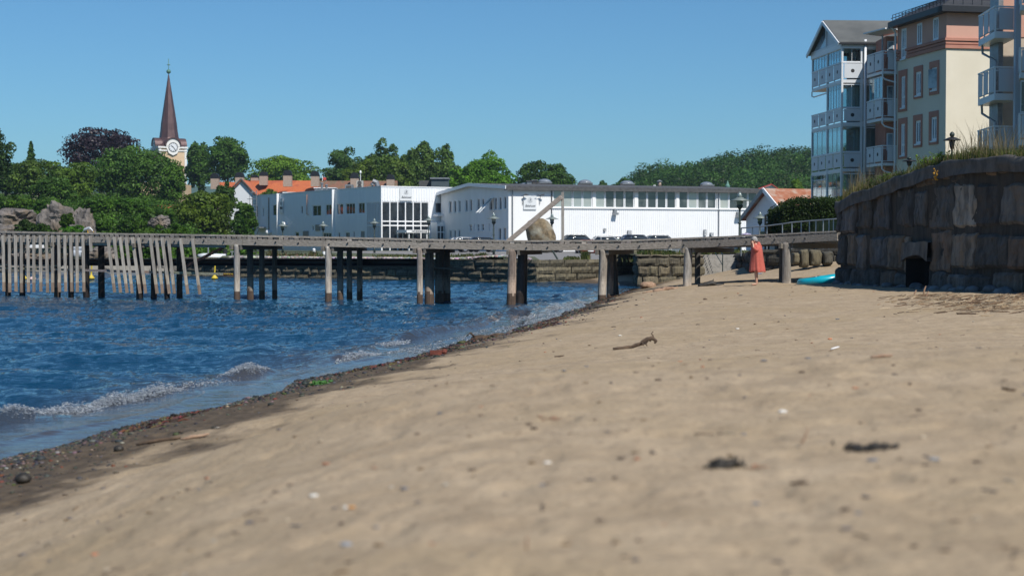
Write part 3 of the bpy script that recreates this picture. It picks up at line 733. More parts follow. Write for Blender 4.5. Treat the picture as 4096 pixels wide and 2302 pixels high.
# posts
M['pile_dark'] = mat('dark_post_wood', (.020, .017, .015), .55, (.055, .045, .038), scale=3, stretch=(7, 7, .8), bump=.7, bdist=.03, attr=True)  # near-black wood for the darkest posts
def pile(px, yb, r, back=0.0, zt=None, colr=(1, 1, 1), lean=0, dark=False, zb=-.6, tilt=0):
    D = pd(px); z1 = (zt if zt is not None else pbot(px)+.02); base = patp(px, zb, back+r*.4); top = patp(px, z1, back+r*.4) + Vector((lean, tilt, 0))
    r1 = random.Random(int(px*7)); mb = MB(); N = 26; V = []; F = []; n = 14
    a0 = r1.uniform(0, 6)
    for i in range(N):
        t = i/(N-1); c = base.lerp(top, t)
        for k in range(n):
            th = 2*math.pi*k/n; rr_ = r*(1.04-.10*t)*(1+.10*(float(vnoise(np.array(th*1.9+a0), np.array(t*2.2), 91))-.5)+.05*math.sin(th*3+a0)+r1.uniform(-.015, .015))
            V.append((c.x+math.cos(th)*rr_, c.y+math.sin(th)*rr_, c.z))
    for i in range(N-1):
        zz = V[i*n][2]
        for k in range(n):
            k2 = (k+1) % n; jj = .05*float(vnoise(np.array(k*1.3+a0), np.array(3.), 92)); 
            g = r1.uniform(.9, 1.1)
            j2 = .30*float(vnoise(np.array(k*.8+a0), np.array(zz*3.), 93)); wv = float(1-sst(.30+j2, .75+j2, zz)); st_ = .75+.5*float(vnoise(np.array(k*2.1+a0), np.array(zz*.5), 94))
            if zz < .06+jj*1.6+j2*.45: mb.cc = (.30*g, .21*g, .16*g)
            elif not dark: mb.cc = tuple(c*g*st_*(1-wv)+wv*q_*g*min(1, .25+c) for c, q_ in zip(colr, (1.5, 1.38, 1.25)))  # sunlit foot and shadowed upper part are put into the post colour
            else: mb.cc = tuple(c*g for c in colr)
            mb.add([], []); b = 0
            mb.f.append((i*n+k, i*n+k2, (i+1)*n+k2, (i+1)*n+k)); mb.c.append(mb.cc); mb.mi.append(0)
    mb.v = V; mb.f.append(tuple(range((N-1)*n, N*n))); mb.c.append(colr); mb.mi.append(0)
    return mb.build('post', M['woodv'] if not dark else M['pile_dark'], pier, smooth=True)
# cross-section helper px at another depth row
def row(px, back): # the post behind the one at px, in the row `back` metres inward
    q = pfront(px, 0, back); return q
for px, r, c in ((947, .118, (1, 1, 1.0)), (1313, .12, (1.1, 1.08, 1.05)), (1679, .105, (.95, .85, .8))): pile(px, 0, r, .0, colr=c)
for px, r, bk, c in ((1001, .125, 1.0, (.30, .28, .26)), (1361, .12, 1.0, (.30, .28, .26)), (1717, .165, .9, (.42, .36, .32))): pile(px, 0, r, bk, colr=c)  # second row dark, the deck's shadow is put into its colour
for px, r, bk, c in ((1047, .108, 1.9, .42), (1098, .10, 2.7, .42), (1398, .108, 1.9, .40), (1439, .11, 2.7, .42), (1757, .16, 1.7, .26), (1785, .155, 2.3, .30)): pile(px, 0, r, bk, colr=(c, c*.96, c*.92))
pile(2043, 0, .155, .0, colr=(.75, .62, .55), lean=.06)
pile(2076, 0, .15, .9, colr=(.9, .9, 1.0), dark=True, lean=.10); pile(2090, 0, .14, 2.0, dark=True, colr=(.5, .5, .5), lean=.05)
pile(2405, 0, .15, .0, colr=(.95, .88, .8), lean=.07, zb=-.5)
pile(2440, 0, .115, .8, colr=(.5, .42, .38), lean=.0, zb=-.5); pile(2464, 0, .13, 1.9, dark=True, lean=-.12, zb=-.3)
pile(2746, 0, .145, .0, colr=(.95, .95, .95), lean=.05, zb=-.2); pile(2790, 0, .10, 2.6, colr=(.3, .3, .3), zb=-.1)
pile(3147, 0, .145, .0, colr=(.85, .8, .75), zb=.1); pile(3128, 0, .10, .5, colr=(.16, .15, .14), zb=.1)
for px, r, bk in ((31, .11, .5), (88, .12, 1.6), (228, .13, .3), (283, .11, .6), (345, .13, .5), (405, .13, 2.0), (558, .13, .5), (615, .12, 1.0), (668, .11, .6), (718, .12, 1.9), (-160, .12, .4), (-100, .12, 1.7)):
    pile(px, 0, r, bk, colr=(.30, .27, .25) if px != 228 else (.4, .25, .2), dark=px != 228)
# caps and braces under the deck
def capbeam(px, x2=None, z=None, hh=.16, w_=.09, back0=-.08, back1=PW, dx=0):
    mb = MB(); g = .55; mb.cc = (g, g*.97, g*.9)
    zz = (z if z is not None else pbot(px)-.085)
    for o in (-.19, .19):
        a = pfront(px, zz, back0)+Vector((o, 0, 0)); b = pfront(px, zz, back1)+Vector((o, 0, 0)); mb.beam(a, b, w_, hh)
    mb.build('cap_beam', M['wood'], pier)
for px in (228, 558, 947, 1313, 1680, 2048, 2404, 2748, 3142): capbeam(px+(6 if px > 2000 else 0))
mb = MB(); mb.cc = (.35, .33, .30)
mb.beam(patp(1700, Z(1068, 55), 2.1), patp(1100, Z(1066, 57.5), 2.1), .1, .06); mb.build('walkway_plank', M['wood'], pier)
mb = MB(); mb.cc = (.35, .33, .30); mb.beam(patp(1790, Z(1070, 55), 2.3), patp(1905, Z(1084, 55), 2.3), .1, .07); mb.build('walkway_plank', M['wood'], pier)
mb = MB(); mb.cc = (.35, .33, .30); mb.beam(patp(1712, Z(1071, 55), 1.3), patp(1885, Z(1077, 55), 1.3), .2, .05); mb.build('walkway_plank', M['wood'], pier)
M['rust'] = mat('rusty_steel', (.10, .035, .018), .85, (.22, .09, .04), scale=8, bump=.4)
M['rustp'] = mat('faded_red_paint', (.16, .055, .035), .8, (.26, .13, .09), scale=6)
mb = MB(); mb.beam(patp(740, Z(1066, 59), .9), patp(895, Z(988, 58.3), .9), .09, .10); mb.build('diagonal_brace', M['rustp'], pier)
# fender rails and slats
def wl(px0, y0, px1, y1, back, hgt, name, colr, m, th=.07):
    mb = MB(); n = 8
    for k in range(n):
        a = px0+(px1-px0)*k/n; b = px0+(px1-px0)*(k+1)/n; mb.cc = tuple(c*rnd.uniform(.85, 1.15) for c in colr)
        mb.beam(pfront(a, Z(y0+(y1-y0)*k/n, pd(a)), back), pfront(b, Z(y0+(y1-y0)*(k+1)/n, pd(b)), back), th, hgt)
    mb.build(name, m, pier)
wl(-300, 1063, 950, 1097, .06, .085, 'fender_rail', (.9, .84, .76), M['wood'])
wl(-300, 1052, 240, 1063, .10, .06, 'fender_rail', (1.0, .95, .88), M['wood'])
wl(-300, 1000, 250, 1003, .5, .20, 'back_rail', (1.0, .98, .92), M['wood'])
mb = MB(); a = pfront(895, Z(1096, 57), -.03); b = pfront(951, Z(1097.5, 56.6), -.03); mb.beam(a, b, .03, .10); mb.build('rust_plate', M['rust'], pier)
M['yellow'] = mat('yellow_paint', (.60, .46, .03), .6, (.45, .33, .03), scale=9)
mb = MB()
for a_, b_ in ((899, 905), (908, 915), (918, 923), (927, 934)): mb.beam(pfront(a_, Z(1094, 57), -.055), pfront(b_, Z(1093+random.Random(a_).uniform(-1, 2), 57), -.055), .01, .03)
mb.build('yellow_marking', M['yellow'], pier)
sl_ = [(-4, 2, 0)]
xs_up = [-28, -4, 19, 44, 68, 92, 118, 142, 167, 192, 216, 241, 265, 289, 314, 338]
for i, px in enumerate(xs_up):
    mb = MB(); r1 = random.Random(i+50); g = r1.uniform(.85, 1.2)
    N = 6; za = Z(940, pd(px)); zb_ = Z(1166+r1.uniform(-2, 3), pd(px)); tilt = r1.uniform(-2, 3)
    for k in range(N):
        p0 = za+(zb_-za)*k/N; p1 = za+(zb_-za)*(k+1)/N
        mb.cc = (g*1.3, g*1.18, g*1.0) if k == N-2 else ((g*.8, g*.62, g*.5) if k == N-1 else (g, g*.98, g*.95))
        mb.beam(pfront(px+tilt*k/N, p0, -.075), pfront(px+tilt*(k+1)/N, p1, -.075), .115, .04, (0, 1, 0))
    mb.build('fence_slat', M['woodv'], pier)
for i, (x0, y0, x1, y1) in enumerate([(366, 942, 371, 1004), (437, 947, 463, 1168), (462, 947, 487, 1169), (486, 948, 513, 1170), (510, 948, 533, 1171), (535, 949, 565, 1172), (560, 950, 587, 1172), (607, 951, 633, 1173), (631, 951, 655, 1172), (654, 951, 682, 1173), (679, 951, 702, 1173), (727, 952, 756, 1175), (775, 953, 804, 1176)]):
    mb = MB(); r1 = random.Random(i+90); g = r1.uniform(.85, 1.2); N = 6 if y1 > 1100 else 2
    for k in range(N):
        a_, b_ = k/N, (k+1)/N; D0 = pd(x0)
        mb.cc = (g*1.3, g*1.18, g*1.0) if k == N-2 and N > 2 else ((g*.8, g*.62, g*.5) if k == N-1 and N > 2 else (g, g*.98, g*.95))
        mb.beam(pfront(x0+(x1-x0)*a_, Z(y0+(y1-y0)*a_, D0), -.075), pfront(x0+(x1-x0)*b_, Z(y0+(y1-y0)*b_, D0), -.075), .115, .04, (0, 1, 0))
    mb.build('fence_slat', M['woodv'], pier)
# tall post with its diagonal brace
mb = MB(); mb.cc = (1, 1, 1); mb.beam(patp(2251, pbot(2251)+.05, PW-.2), patp(2250, Z(768, pd(2250)+2.45), PW-.2), .10, .13, (0, 1, 0)); mb.build('tall_post', M['woodv'], pier)
mb = MB(); mb.cc = (1.1, 1.02, .98); mb.beam(patp(2030, ptop(2030)-.06, PW-.35), patp(2246, Z(787, pd(2246)+2.3), PW-.35), .08, .16); mb.build('tall_post_brace', M['wood'], pier)
# small bollard plates
# pipe slung under the far side
mb = MB(); mb.tube([patp(p, Z(1048, pd(p)+3), 3.1) for p in range(-400, 1640, 100)]+[patp(1676, Z(1048, pd(1676)+3), 3.1)], .145, 14)
M['pipe'] = mat('black_plastic_pipe', (.006, .006, .007), .35)
tag(mb.build('pipe', M['pipe'], smooth=True), 'thick black pipe slung along the pier posts above the water', 'pipe')
# folded towel lying on the deck
M['towel2'] = mat('patterned_cloth', (.22, .16, .32), .9, (.50, .48, .56), scale=14)
c = patp(2984, ptop(2984), .9); mb = MB()
V, F = ICO[2]; mb.add([(c.x+v.x*.15*(1+.3*math.sin(v.y*7)), c.y+v.y*.2, c.z+.02+max(v.z, -.3)*.035*(1+.6*math.sin(v.x*6+v.y*4))) for v in V], F)
tag(mb.build('towel', M['towel2'], smooth=True), 'crumpled pale purple patterned towel on the pier deck behind the person', 'towel')
# ================================================================== STONE WALLS
class Path:
    def __init__(s, pts, side):
        s.p = np.array(pts, float); d = np.linalg.norm(np.diff(s.p, axis=0), axis=1); s.s = np.concatenate([[0], np.cumsum(d)]); s.L = s.s[-1]; s.side = side
    def at(s, u):
        x = np.interp(u, s.s, s.p[:, 0]); y = np.interp(u, s.s, s.p[:, 1])
        e = .25; x1 = np.interp(u+e, s.s, s.p[:, 0]); y1 = np.interp(u+e, s.s, s.p[:, 1]); x0 = np.interp(u-e, s.s, s.p[:, 0]); y0 = np.interp(u-e, s.s, s.p[:, 1])
        tx, ty = x1-x0, y1-y0; l = np.hypot(tx, ty)+1e-9
        return x, y, s.side*ty/l, -s.side*tx/l
def stone_wall(name, label, cat, pts, side, zt, zb, courses, lr, seed, m, depth=.25, res=.14, rough=.05, cols=None, group=None, gapw=.018, z0=None, skip=None, face_mat=None, lean=0.0, vr=.25, back=True, slump=0.0):
    path = Path(pts, side); r = random.Random(seed); mb = MB(); base = zb(0); zc = z0 if z0 is not None else base
    ztm = max(zt(u) for u in np.linspace(0, path.L, 40)); ci = 0
    cols = cols or [(1, 1, 1)]
    while zc < ztm:
        h = courses[ci % len(courses)]*r.uniform(1-vr*.4, 1+vr*.4); ci += 1; u = -r.uniform(0, lr[0])
        while u < path.L:
            L = r.uniform(*lr); u0 = max(u, 0)+gapw; u1 = min(u+L, path.L)-gapw; u += L
            if u1-u0 < .06: continue
            za = zc+gapw+r.uniform(-slump, slump); zb1 = min(zc+h-gapw+r.uniform(-slump, slump), zt((u0+u1)/2))
            if zb1-za < .06: continue
            if skip and za < skip[2] and u1 > skip[0] and u0 < skip[1]:
                if (u0+u1)/2 < (skip[0]+skip[1])/2: u1 = min(u1, skip[0])
                else: u0 = max(u0, skip[1])
                if u1-u0 < .12: continue
            n = max(3, int((u1-u0)/res)+2); k = max(3, int((zb1-za)/res)+2)
            uu = np.linspace(0, 1, n); vv = np.linspace(0, 1, k)
            rag = r.uniform(0, 50); dd = r.uniform(-.03, .05)*(rough/.05); tilt = r.uniform(-.05, .05)*(rough/.05)
            U, V_ = np.meshgrid(uu, vv)
            S = u0+(u1-u0)*U; Zz = za+(zb1-za)*V_
            wob = rough*.9
            S = S + (fbm(Zz*2.2+rag, S*0+1, seed, 2)-.5)*wob*(1.2); Zz = Zz + (fbm(S*2.2+rag, Zz*0+5, seed+3, 2)-.5)*wob*1.2
            ztop = np.vectorize(zt)(S); Zz = np.minimum(Zz, ztop)
            ed = np.minimum(np.minimum(U, 1-U)*(u1-u0), np.minimum(V_, 1-V_)*(zb1-za)); e = np.clip(ed/.045, 0, 1)
            O = dd+tilt*(U-.5)*2 + rough*1.5*(fbm(S*2.6+rag, Zz*2.6, seed+7, 5, .62)-.5)*2 + rough*.9*np.abs(((S-u0)*r.uniform(-1, 1)+(Zz-za)*r.uniform(-1, 1)) % .7 - .35) - (1-np.sqrt(e*(2-e)))*.07 - depth*.0
            x, y, nx, ny = path.at(S)
            O2 = O + lean*(Zz-base)*-1
            Xv = x+nx*O2; Yv = y+ny*O2
            vs = list(zip(Xv.ravel(), Yv.ravel(), Zz.ravel())); fs = [(j*n+i, j*n+i+1, (j+1)*n+i+1, (j+1)*n+i) for j in range(k-1) for i in range(n-1)]
            b = len(vs); ring = [i for i in range(n)] + [(j+1)*n-1 for j in range(1, k)] + [(k-1)*n+i for i in range(n-2, -1, -1)] + [j*n for j in range(k-2, 0, -1)]
            for q in ring:
                j, i = divmod(q, n); vs.append((x[j, i]-nx[j, i]*(depth-O2[j, i]*0), y[j, i]-ny[j, i]*depth, Zz[j, i]))
            for q in range(len(ring)):
                q2 = (q+1) % len(ring); fs.append((ring[q], ring[q2], b+q2, b+q))
            g = r.uniform(.72, 1.22); c0 = r.choice(cols); mb.cc = tuple(g*c for c in c0); mb.add(vs, fs)
        zc += h
    o = mb.build(name, m, None, origin=(pts[0][0], pts[0][1], base)); tag(o, label, cat, group)
    if back:
        mb = MB(); mb.cc = (.35, .33, .3); n = 90
        for i in range(n):
            a, b_ = path.L*i/n, path.L*(i+1)/n; xa, ya, nxa, nya = path.at(a); xb, yb, nxb, nyb = path.at(b_); d = .10
            lo_ = skip[2] if skip and a < skip[1] and b_ > skip[0] else base
            mb.add([(xa-nxa*d, ya-nya*d, lo_), (xb-nxb*d, yb-nyb*d, lo_), (xb-nxb*d, yb-nyb*d, zt(b_)-.03), (xa-nxa*d, ya-nya*d, zt(a)-.03)], [(0, 1, 2, 3)])
        mb.build('mortar_backing', m, o)
    return o, path
qc = [(1.0, .95, .85), (.8, .8, .78), (1.15, 1.05, .85), (.7, .68, .62)]
stone_wall('quay_wall', 'long low stone quay wall in rows of dark blocks across the water', 'wall', [(-21, 96), (-17.4, 93), PXY(1211, 89.3), PXY(1700, 84.4), PXY(2146, 79.2)], 1, lambda u: 1.12, lambda u: -.5,
           [.34, .30, .33, .28], (.5, 1.4), 1, M['stone'], depth=.2, res=.2, rough=.05, cols=qc, vr=.3, slump=.02)
stone_wall('quay_wall', 'paler grooved stone quay wall section right of the step, below the asphalt', 'wall', [PXY(2146, 79.2), PXY(2380, 81.3), PXY(2600, 85.5)], 1, lambda u: 1.13, lambda u: -.5,
           [.5, .38, .36, .4], (.6, 1.5), 2, M['stone'], depth=.2, res=.2, rough=.04, cols=[(1.0, .95, .8), (.85, .82, .7)])
# projecting block with steps
bx0, bx1 = X(2549, 70.3), X(2822, 71.5)
stone_wall('stone_pier_block', 'tall block of big grooved stones standing on the sand by the water', 'wall', [(bx0+.25, 76), (bx0, 70.3), (bx1-.1, 71.3), (bx1, 75)], 1, lambda u: 1.47, lambda u: -.4,
           [.52, .50, .40], (.45, 1.15), 3, M['stone'], depth=.25, res=.12, rough=.05, cols=[(1.15, 1.05, .9), (.8, .76, .68), (1.0, .95, .8)], z0=-.02, slump=.02)
stone_wall('stone_wall', 'grooved stone wall end in the far corner of the little sand bay', 'wall', [PXY(2455, 84.2), PXY(2560, 84.6)], 1, lambda u: 2.1, lambda u: 1.14,
           [.5, .5], (.8, 1.6), 8, M['stone'], depth=.2, res=.2, rough=.04, cols=[(.8, .8, .7)])
# grass bank behind
M['grassg'] = mat('rough_grass', (.045, .075, .02), .95, (.12, .12, .05), scale=3, bump=.8, bdist=.05)
g = MB(); g.add([(bx0+.1, 70.5, 1.42), (bx1, 71.5, 1.42), (bx1+.02, 75, 1.42), (bx1, 100, 1.5), (bx0, 100, 1.5), (bx0+.2, 78, 1.42)], [(0, 1, 2, 3, 4, 5)])
g.add([(bx1+.03, 77.2, 1.5), (40, 77.2, 1.5), (40, 105, 1.5), (bx1+.03, 105, 1.5)], [(0, 1, 2, 3)])
tag(g.build('grass_bank', M['grassg']), kind='structure')
# steps
M['granite'] = mat('granite_steps', (.22, .21, .19), .85, (.33, .31, .28), scale=6, bump=.5)
st = empty('stone_steps', ((bx1+X(2965, 75))/2, 73, .0), 'flight of grey granite steps beside the stone block', 'steps')
sx1 = X(2975, 73)
for i in range(11):
    mb = MB(); mb.box((bx1+.04, 72.0+i*.42, -.1), (sx1, 76.9, .14+i*.128)); mb.build('step', M['granite'], st)
M['rail'] = mat('galvanised_rail', (.22, .25, .27), .4, (.32, .35, .37), scale=8, metal=.4)
rl = empty('handrail', (X(2887, 73), 72.5, .1), 'dark iron handrail running up the middle of the stone steps', 'handrail')
mb = MB(); xr = X(2887, 72.5)
mb.tube([(xr, 72.2, .1), (xr, 72.2, 1.45)], .025, 8); mb.tube([(xr, 76.8, 1.4), (xr, 76.8, 2.4)], .025, 8); mb.build('post', M['dark_metal'], rl)
mb = MB(); mb.tube([(xr, 72.2, 1.45), (xr, 76.8, 2.42)], .022, 8); mb.tube([(xr, 72.2, .95), (xr, 76.8, 1.95)], .018, 8); mb.build('rail', M['dark_metal'], rl)
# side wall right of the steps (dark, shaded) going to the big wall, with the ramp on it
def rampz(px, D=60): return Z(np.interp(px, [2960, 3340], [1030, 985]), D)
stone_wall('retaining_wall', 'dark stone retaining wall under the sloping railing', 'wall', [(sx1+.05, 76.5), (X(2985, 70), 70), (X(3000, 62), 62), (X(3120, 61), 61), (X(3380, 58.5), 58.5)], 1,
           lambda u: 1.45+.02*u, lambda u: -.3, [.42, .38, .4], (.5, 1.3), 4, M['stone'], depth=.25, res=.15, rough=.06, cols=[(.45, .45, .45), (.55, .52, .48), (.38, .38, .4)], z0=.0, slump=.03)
g = MB(); g.add([(sx1+.2, 77.3, 1.48), (X(2985, 70)+.15, 70, 1.5), (X(3000, 62)+.15, 62.2, 1.6), (X(3380, 58.5), 58.8, 1.85), (20, 58.8, 1.9), (20, 77.3, 1.9)], [(0, 1, 2, 3, 4, 5)])
tag(g.build('ramp_path', M['asphalt']), kind='structure')
# lit squat stones in front
for i, (a, b, y0, y1) in enumerate([(3166, 3194, 1012, 1050), (3196, 3232, 1000, 1058), (3234, 3284, 1000, 1052), (3286, 3330, 1006, 1050)]):
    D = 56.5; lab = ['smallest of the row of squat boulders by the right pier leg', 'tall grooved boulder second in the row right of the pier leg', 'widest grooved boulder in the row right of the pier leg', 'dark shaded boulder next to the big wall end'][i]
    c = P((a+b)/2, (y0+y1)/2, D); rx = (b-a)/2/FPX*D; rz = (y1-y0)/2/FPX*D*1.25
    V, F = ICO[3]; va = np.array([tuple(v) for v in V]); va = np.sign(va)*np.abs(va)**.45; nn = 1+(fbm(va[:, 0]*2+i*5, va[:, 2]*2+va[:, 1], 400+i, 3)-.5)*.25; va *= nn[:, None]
    mb = MB(); mb.cc = (1.05, .98, .80) if i < 3 else (.6, .6, .6)  # last stone darker, its shade put into the colour
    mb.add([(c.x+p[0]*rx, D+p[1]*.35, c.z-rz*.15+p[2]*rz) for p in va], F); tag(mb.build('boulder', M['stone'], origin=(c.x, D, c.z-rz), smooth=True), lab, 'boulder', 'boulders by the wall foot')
# ramp railing
rr_ = empty('ramp_railing', (X(2965, 61), 61, 1.4), 'pale metal railing climbing to the right above the pier', 'railing')
tops = [(2965, 912, 63), (3010, 908, 62.6), (3037, 906, 62.3), (3068, 903, 62), (3130, 895, 61), (3168, 889, 60.7), (3205, 886, 60.4), (3238, 883, 60), (3264, 881, 59.7), (3293, 879, 59.4), (3316, 877, 59), (3334, 876, 58.8), (3372, 873, 58.4)]
tp = [P(*t) for t in tops]
mb = MB(); mb.tube(tp, .025, 8); mb.build('top_rail', M['rail'], rr_, smooth=True)
mb = MB(); mb.tube([p-Vector((0, 0, .55)) for p in tp], .018, 6); mb.build('middle_rail', M['rail'], rr_, smooth=True)
for p in tp:
    mb = MB(); mb.tube([p, p-Vector((0, 0, 1.15))], .023, 8); mb.build('post', M['rail'], rr_)
mb = MB(); mb.tube([P(3165, 995, 59.8), P(3255, 945, 59.6)], .04, 6); mb.build('stay', M['rail'], rr_)

# ---------------------------------------------------------------- the big dark wall at right
M['bigstone'] = mat('dark_granite_wall', (.045, .043, .040), .9, (.165, .152, .138), scale=3.2, stretch=(1.6, 1.6, .45), bump=1.0, bdist=.07, attr=True, col3=(.15, .115, .085), scale3=.9)
W = [(13.5, 46.6), (X(3342, 44.9)+.12, 45.0), (X(3342, 44.5), 44.4), (X(3440, 42.3), 42.3), (X(3560, 40.2), 40.2), (X(3720, 37.4), 37.4), (X(3890, 34.8), 34.8), (X(4096, 32.8), 32.8), (X(4400, 30.6), 30.6), (16.5, 27.5), (24, 22)]
topc = [(3340, 812), (3366, 797), (3400, 778), (3478, 754), (3517, 735), (3655, 682), (3780, 646), (3904, 628), (4096, 620), (4400, 618)]
wp = Path(W, 1)
# height of the wall top as a function of run
_us = np.linspace(0, wp.L, 80); _zt = []
for u in _us:
    x, y, _, _ = wp.at(u); px = 2048+x/y*FPX; _zt.append(Z(float(np.interp(px, [t[0] for t in topc], [t[1] for t in topc])), y))
_zt = np.array(_zt); _zt[_us > 25] = _zt[_us <= 25][-1]; _zt[_us < 3.9] = Z(812, 44.8)
def wzt(u): return float(np.interp(u, _us, _zt))
# culvert opening
_uu = np.linspace(4.3, wp.L-4, 900); _upx = np.array([2048+wp.at(u)[0]/wp.at(u)[1]*FPX for u in _uu]); _upx = np.maximum.accumulate(_upx)
def u_of_px(px):
    return float(np.interp(px, _upx, _uu))
uc = u_of_px(3668); cw = abs(u_of_px(3706)-u_of_px(3630))/2; cx_, cy_, _, _ = wp.at(uc)
cz0, cz1 = Z(1150, cy_), Z(1026, cy_)
skipc = (uc-cw, uc+cw, cz1)
bw, _ = stone_wall('sea_wall', 'massive dark wall of huge rough granite blocks at the right, topped with grass', 'wall', W, 1, lambda u: wzt(u)-.22, lambda u: .1,
           [.92, .80, .98, .85], (.7, 1.9), 14, M['bigstone'], depth=.5, res=.07, rough=.065, cols=[(1, 1, 1.0), (1.0, .95, .88), (.75, .78, .82), (1.4, 1.2, 1.0), (.6, .6, .6), (2.3, 2.15, 1.95), (.85, .85, .9), (1.2, .95, .78), (.5, .5, .52)], gapw=.04, z0=.55, skip=skipc, vr=.5, slump=.11, lean=.02)
# concrete coping that follows the top
M['coping'] = mat('old_concrete', (.055, .050, .045), .92, (.120, .108, .095), scale=3, stretch=(1.5, 1.5, .7), bump=.7, bdist=.03)
N = 260; Us = np.linspace(0, wp.L, N); Vg = np.linspace(0, 1, 7)
UU, VV = np.meshgrid(Us, Vg); x, y, nx, ny = wp.at(UU); zt_ = np.interp(UU, _us, _zt)
out = .05 + .12*(fbm(UU*1.7, VV*2, 501, 5)-.5); out[-1] -= .02
X1 = x+nx*out; Y1 = y+ny*out; Z1 = zt_-.30-.10*fbm(UU*1.1, UU*0, 502, 3)*(1-VV)+ .30*VV + .09*(fbm(UU*2.2, VV*0, 503, 4)-.5)*VV
bk = np.stack([x[-1]-nx[-1]*.55, y[-1]-ny[-1]*.55]); X1 = np.vstack([X1, bk[0]]); Y1 = np.vstack([Y1, bk[1]]); Z1 = np.vstack([Z1, Z1[-1]+.01])
grid_mesh('coping', X1, Y1, Z1, M['coping'], parent=bw)
# fix: stones under the coping are already clipped to its underside
mb = MB(); F_ = []
fx, fy, fnx, fny = [float(v) for v in wp.at(uc)]; td = Vector((-fny, fnx, 0)); nn_ = Vector((fnx, fny, 0)); C0 = Vector((fx, fy, 0))
def cpt(a, z, d): return C0 + td*a + nn_*d + Vector((0, 0, z))
M['void'] = mat('culvert_darkness', (.006, .006, .006), .95)  # near-black colour stands for the darkness inside the opening
n = 18; prof = []
for k in range(n): 
    t = 2*math.pi*k/n; e4 = lambda c: math.copysign(abs(c)**.22, c); prof.append((e4(math.cos(t))*cw*1.15, (cz0+cz1)/2+e4(math.sin(t))*(cz1-cz0)/2*1.1))
fr = [cpt(a*.84, z, .06) for a, z in prof]; bk_ = [cpt(a*.84, z, -2.2) for a, z in prof]
mb.add(fr+bk_, [(k, (k+1) % n, (k+1) % n+n, k+n) for k in range(n)] + [tuple(range(n, 2*n))]); mb.build('culvert', M['void'], bw, smooth=False)
# rough lintel of the culvert
mb = MB(); rq = random.Random(3); mb.cc = (1.1, 1.05, 1.0); nn2 = 14
uu2 = np.linspace(-cw-.25, cw+.25, nn2); L0 = []; L1 = []
for a in uu2:
    L0.append(cpt(a, cz1-.05+.10*float(vnoise(np.array(a*4.), np.array(1.), 5))-.04*(a/cw)**2, .10)); L1.append(cpt(a, cz1+.34+.05*float(vnoise(np.array(a*3.), np.array(4.), 6)), .07))
k = len(L0); bkk = nn_*-.45
mb.add(L0+L1+[p+bkk for p in L0]+[p+bkk for p in L1], [(i, i+1, k+i+1, k+i) for i in range(k-1)]+[(i+1, i, 2*k+i, 2*k+i+1) for i in range(k-1)]+[(k+i, k+i+1, 3*k+i+1, 3*k+i) for i in range(k-1)])
mb.build('lintel', M['bigstone'], bw)
# blue grey rubble along the foot
M['rubble'] = mat('blue_grey_rubble', (.09, .095, .10), .85, (.20, .205, .21), scale=5, bump=.7, bdist=.03, attr=True)
mb = MB(); rq = random.Random(8)
for i in range(70):
    u = rq.uniform(5.5, wp.L*.78); x, y, nx, ny = [float(v) for v in wp.at(u)]; r = rq.uniform(.05, .17)*(.7 if u < 9 else 1.1); o = rq.uniform(.05, .35)
    g = rq.uniform(.6, 1.25); mb.cc = (g, g, g); xx, yy = x+nx*o, y+ny*o; mb.ico((xx, yy, sandz(xx, yy)+r*rq.uniform(-.5, .4)), r, rq, 1, (1.3, 1.1, .8), .13)
tag(mb.build('rubble', M['rubble'], smooth=True), 'blue grey rubble stones heaped along the foot of the dark wall', 'rubble', kind='stuff')
# terrace behind the wall
tx, ty, tnx, tny = wp.at(_us)
g = MB(); k = len(_us); vs = [(tx[i]-tnx[i]*.3, ty[i]-tny[i]*.3, _zt[i]-.06) for i in range(k)] + [(tx[i]-tnx[i]*3, ty[i]-tny[i]*3+1, _zt[i]+.0) for i in range(k)] + [(60, 120-110*i/k, 3.6) for i in range(k)]
fs = [(i, i+1, k+i+1, k+i) for i in range(k-1)] + [(k+i, k+i+1, 2*k+i+1, 2*k+i) for i in range(k-1)]
g.add(vs, fs); tag(g.build('terrace', M['grassg'], smooth=True), kind='structure')
g = MB(); pl = [(X(3130, 66), 64.5), (14.5, 60), (14.5, 47.6), (60, 47.6), (60, 130), (X(3243, 104)-.5, 130), (X(3243, 104)-.5, 97), (X(3130, 66), 70)]
g.add([(x, y, 2.9) for x, y in pl]+[(x, y, 1.9) for x, y in pl], [tuple(range(8))]+[(i, (i+1) % 8, (i+1) % 8+8, i+8) for i in range(8)]); tag(g.build('upper_ground', M['grassg']), kind='structure')

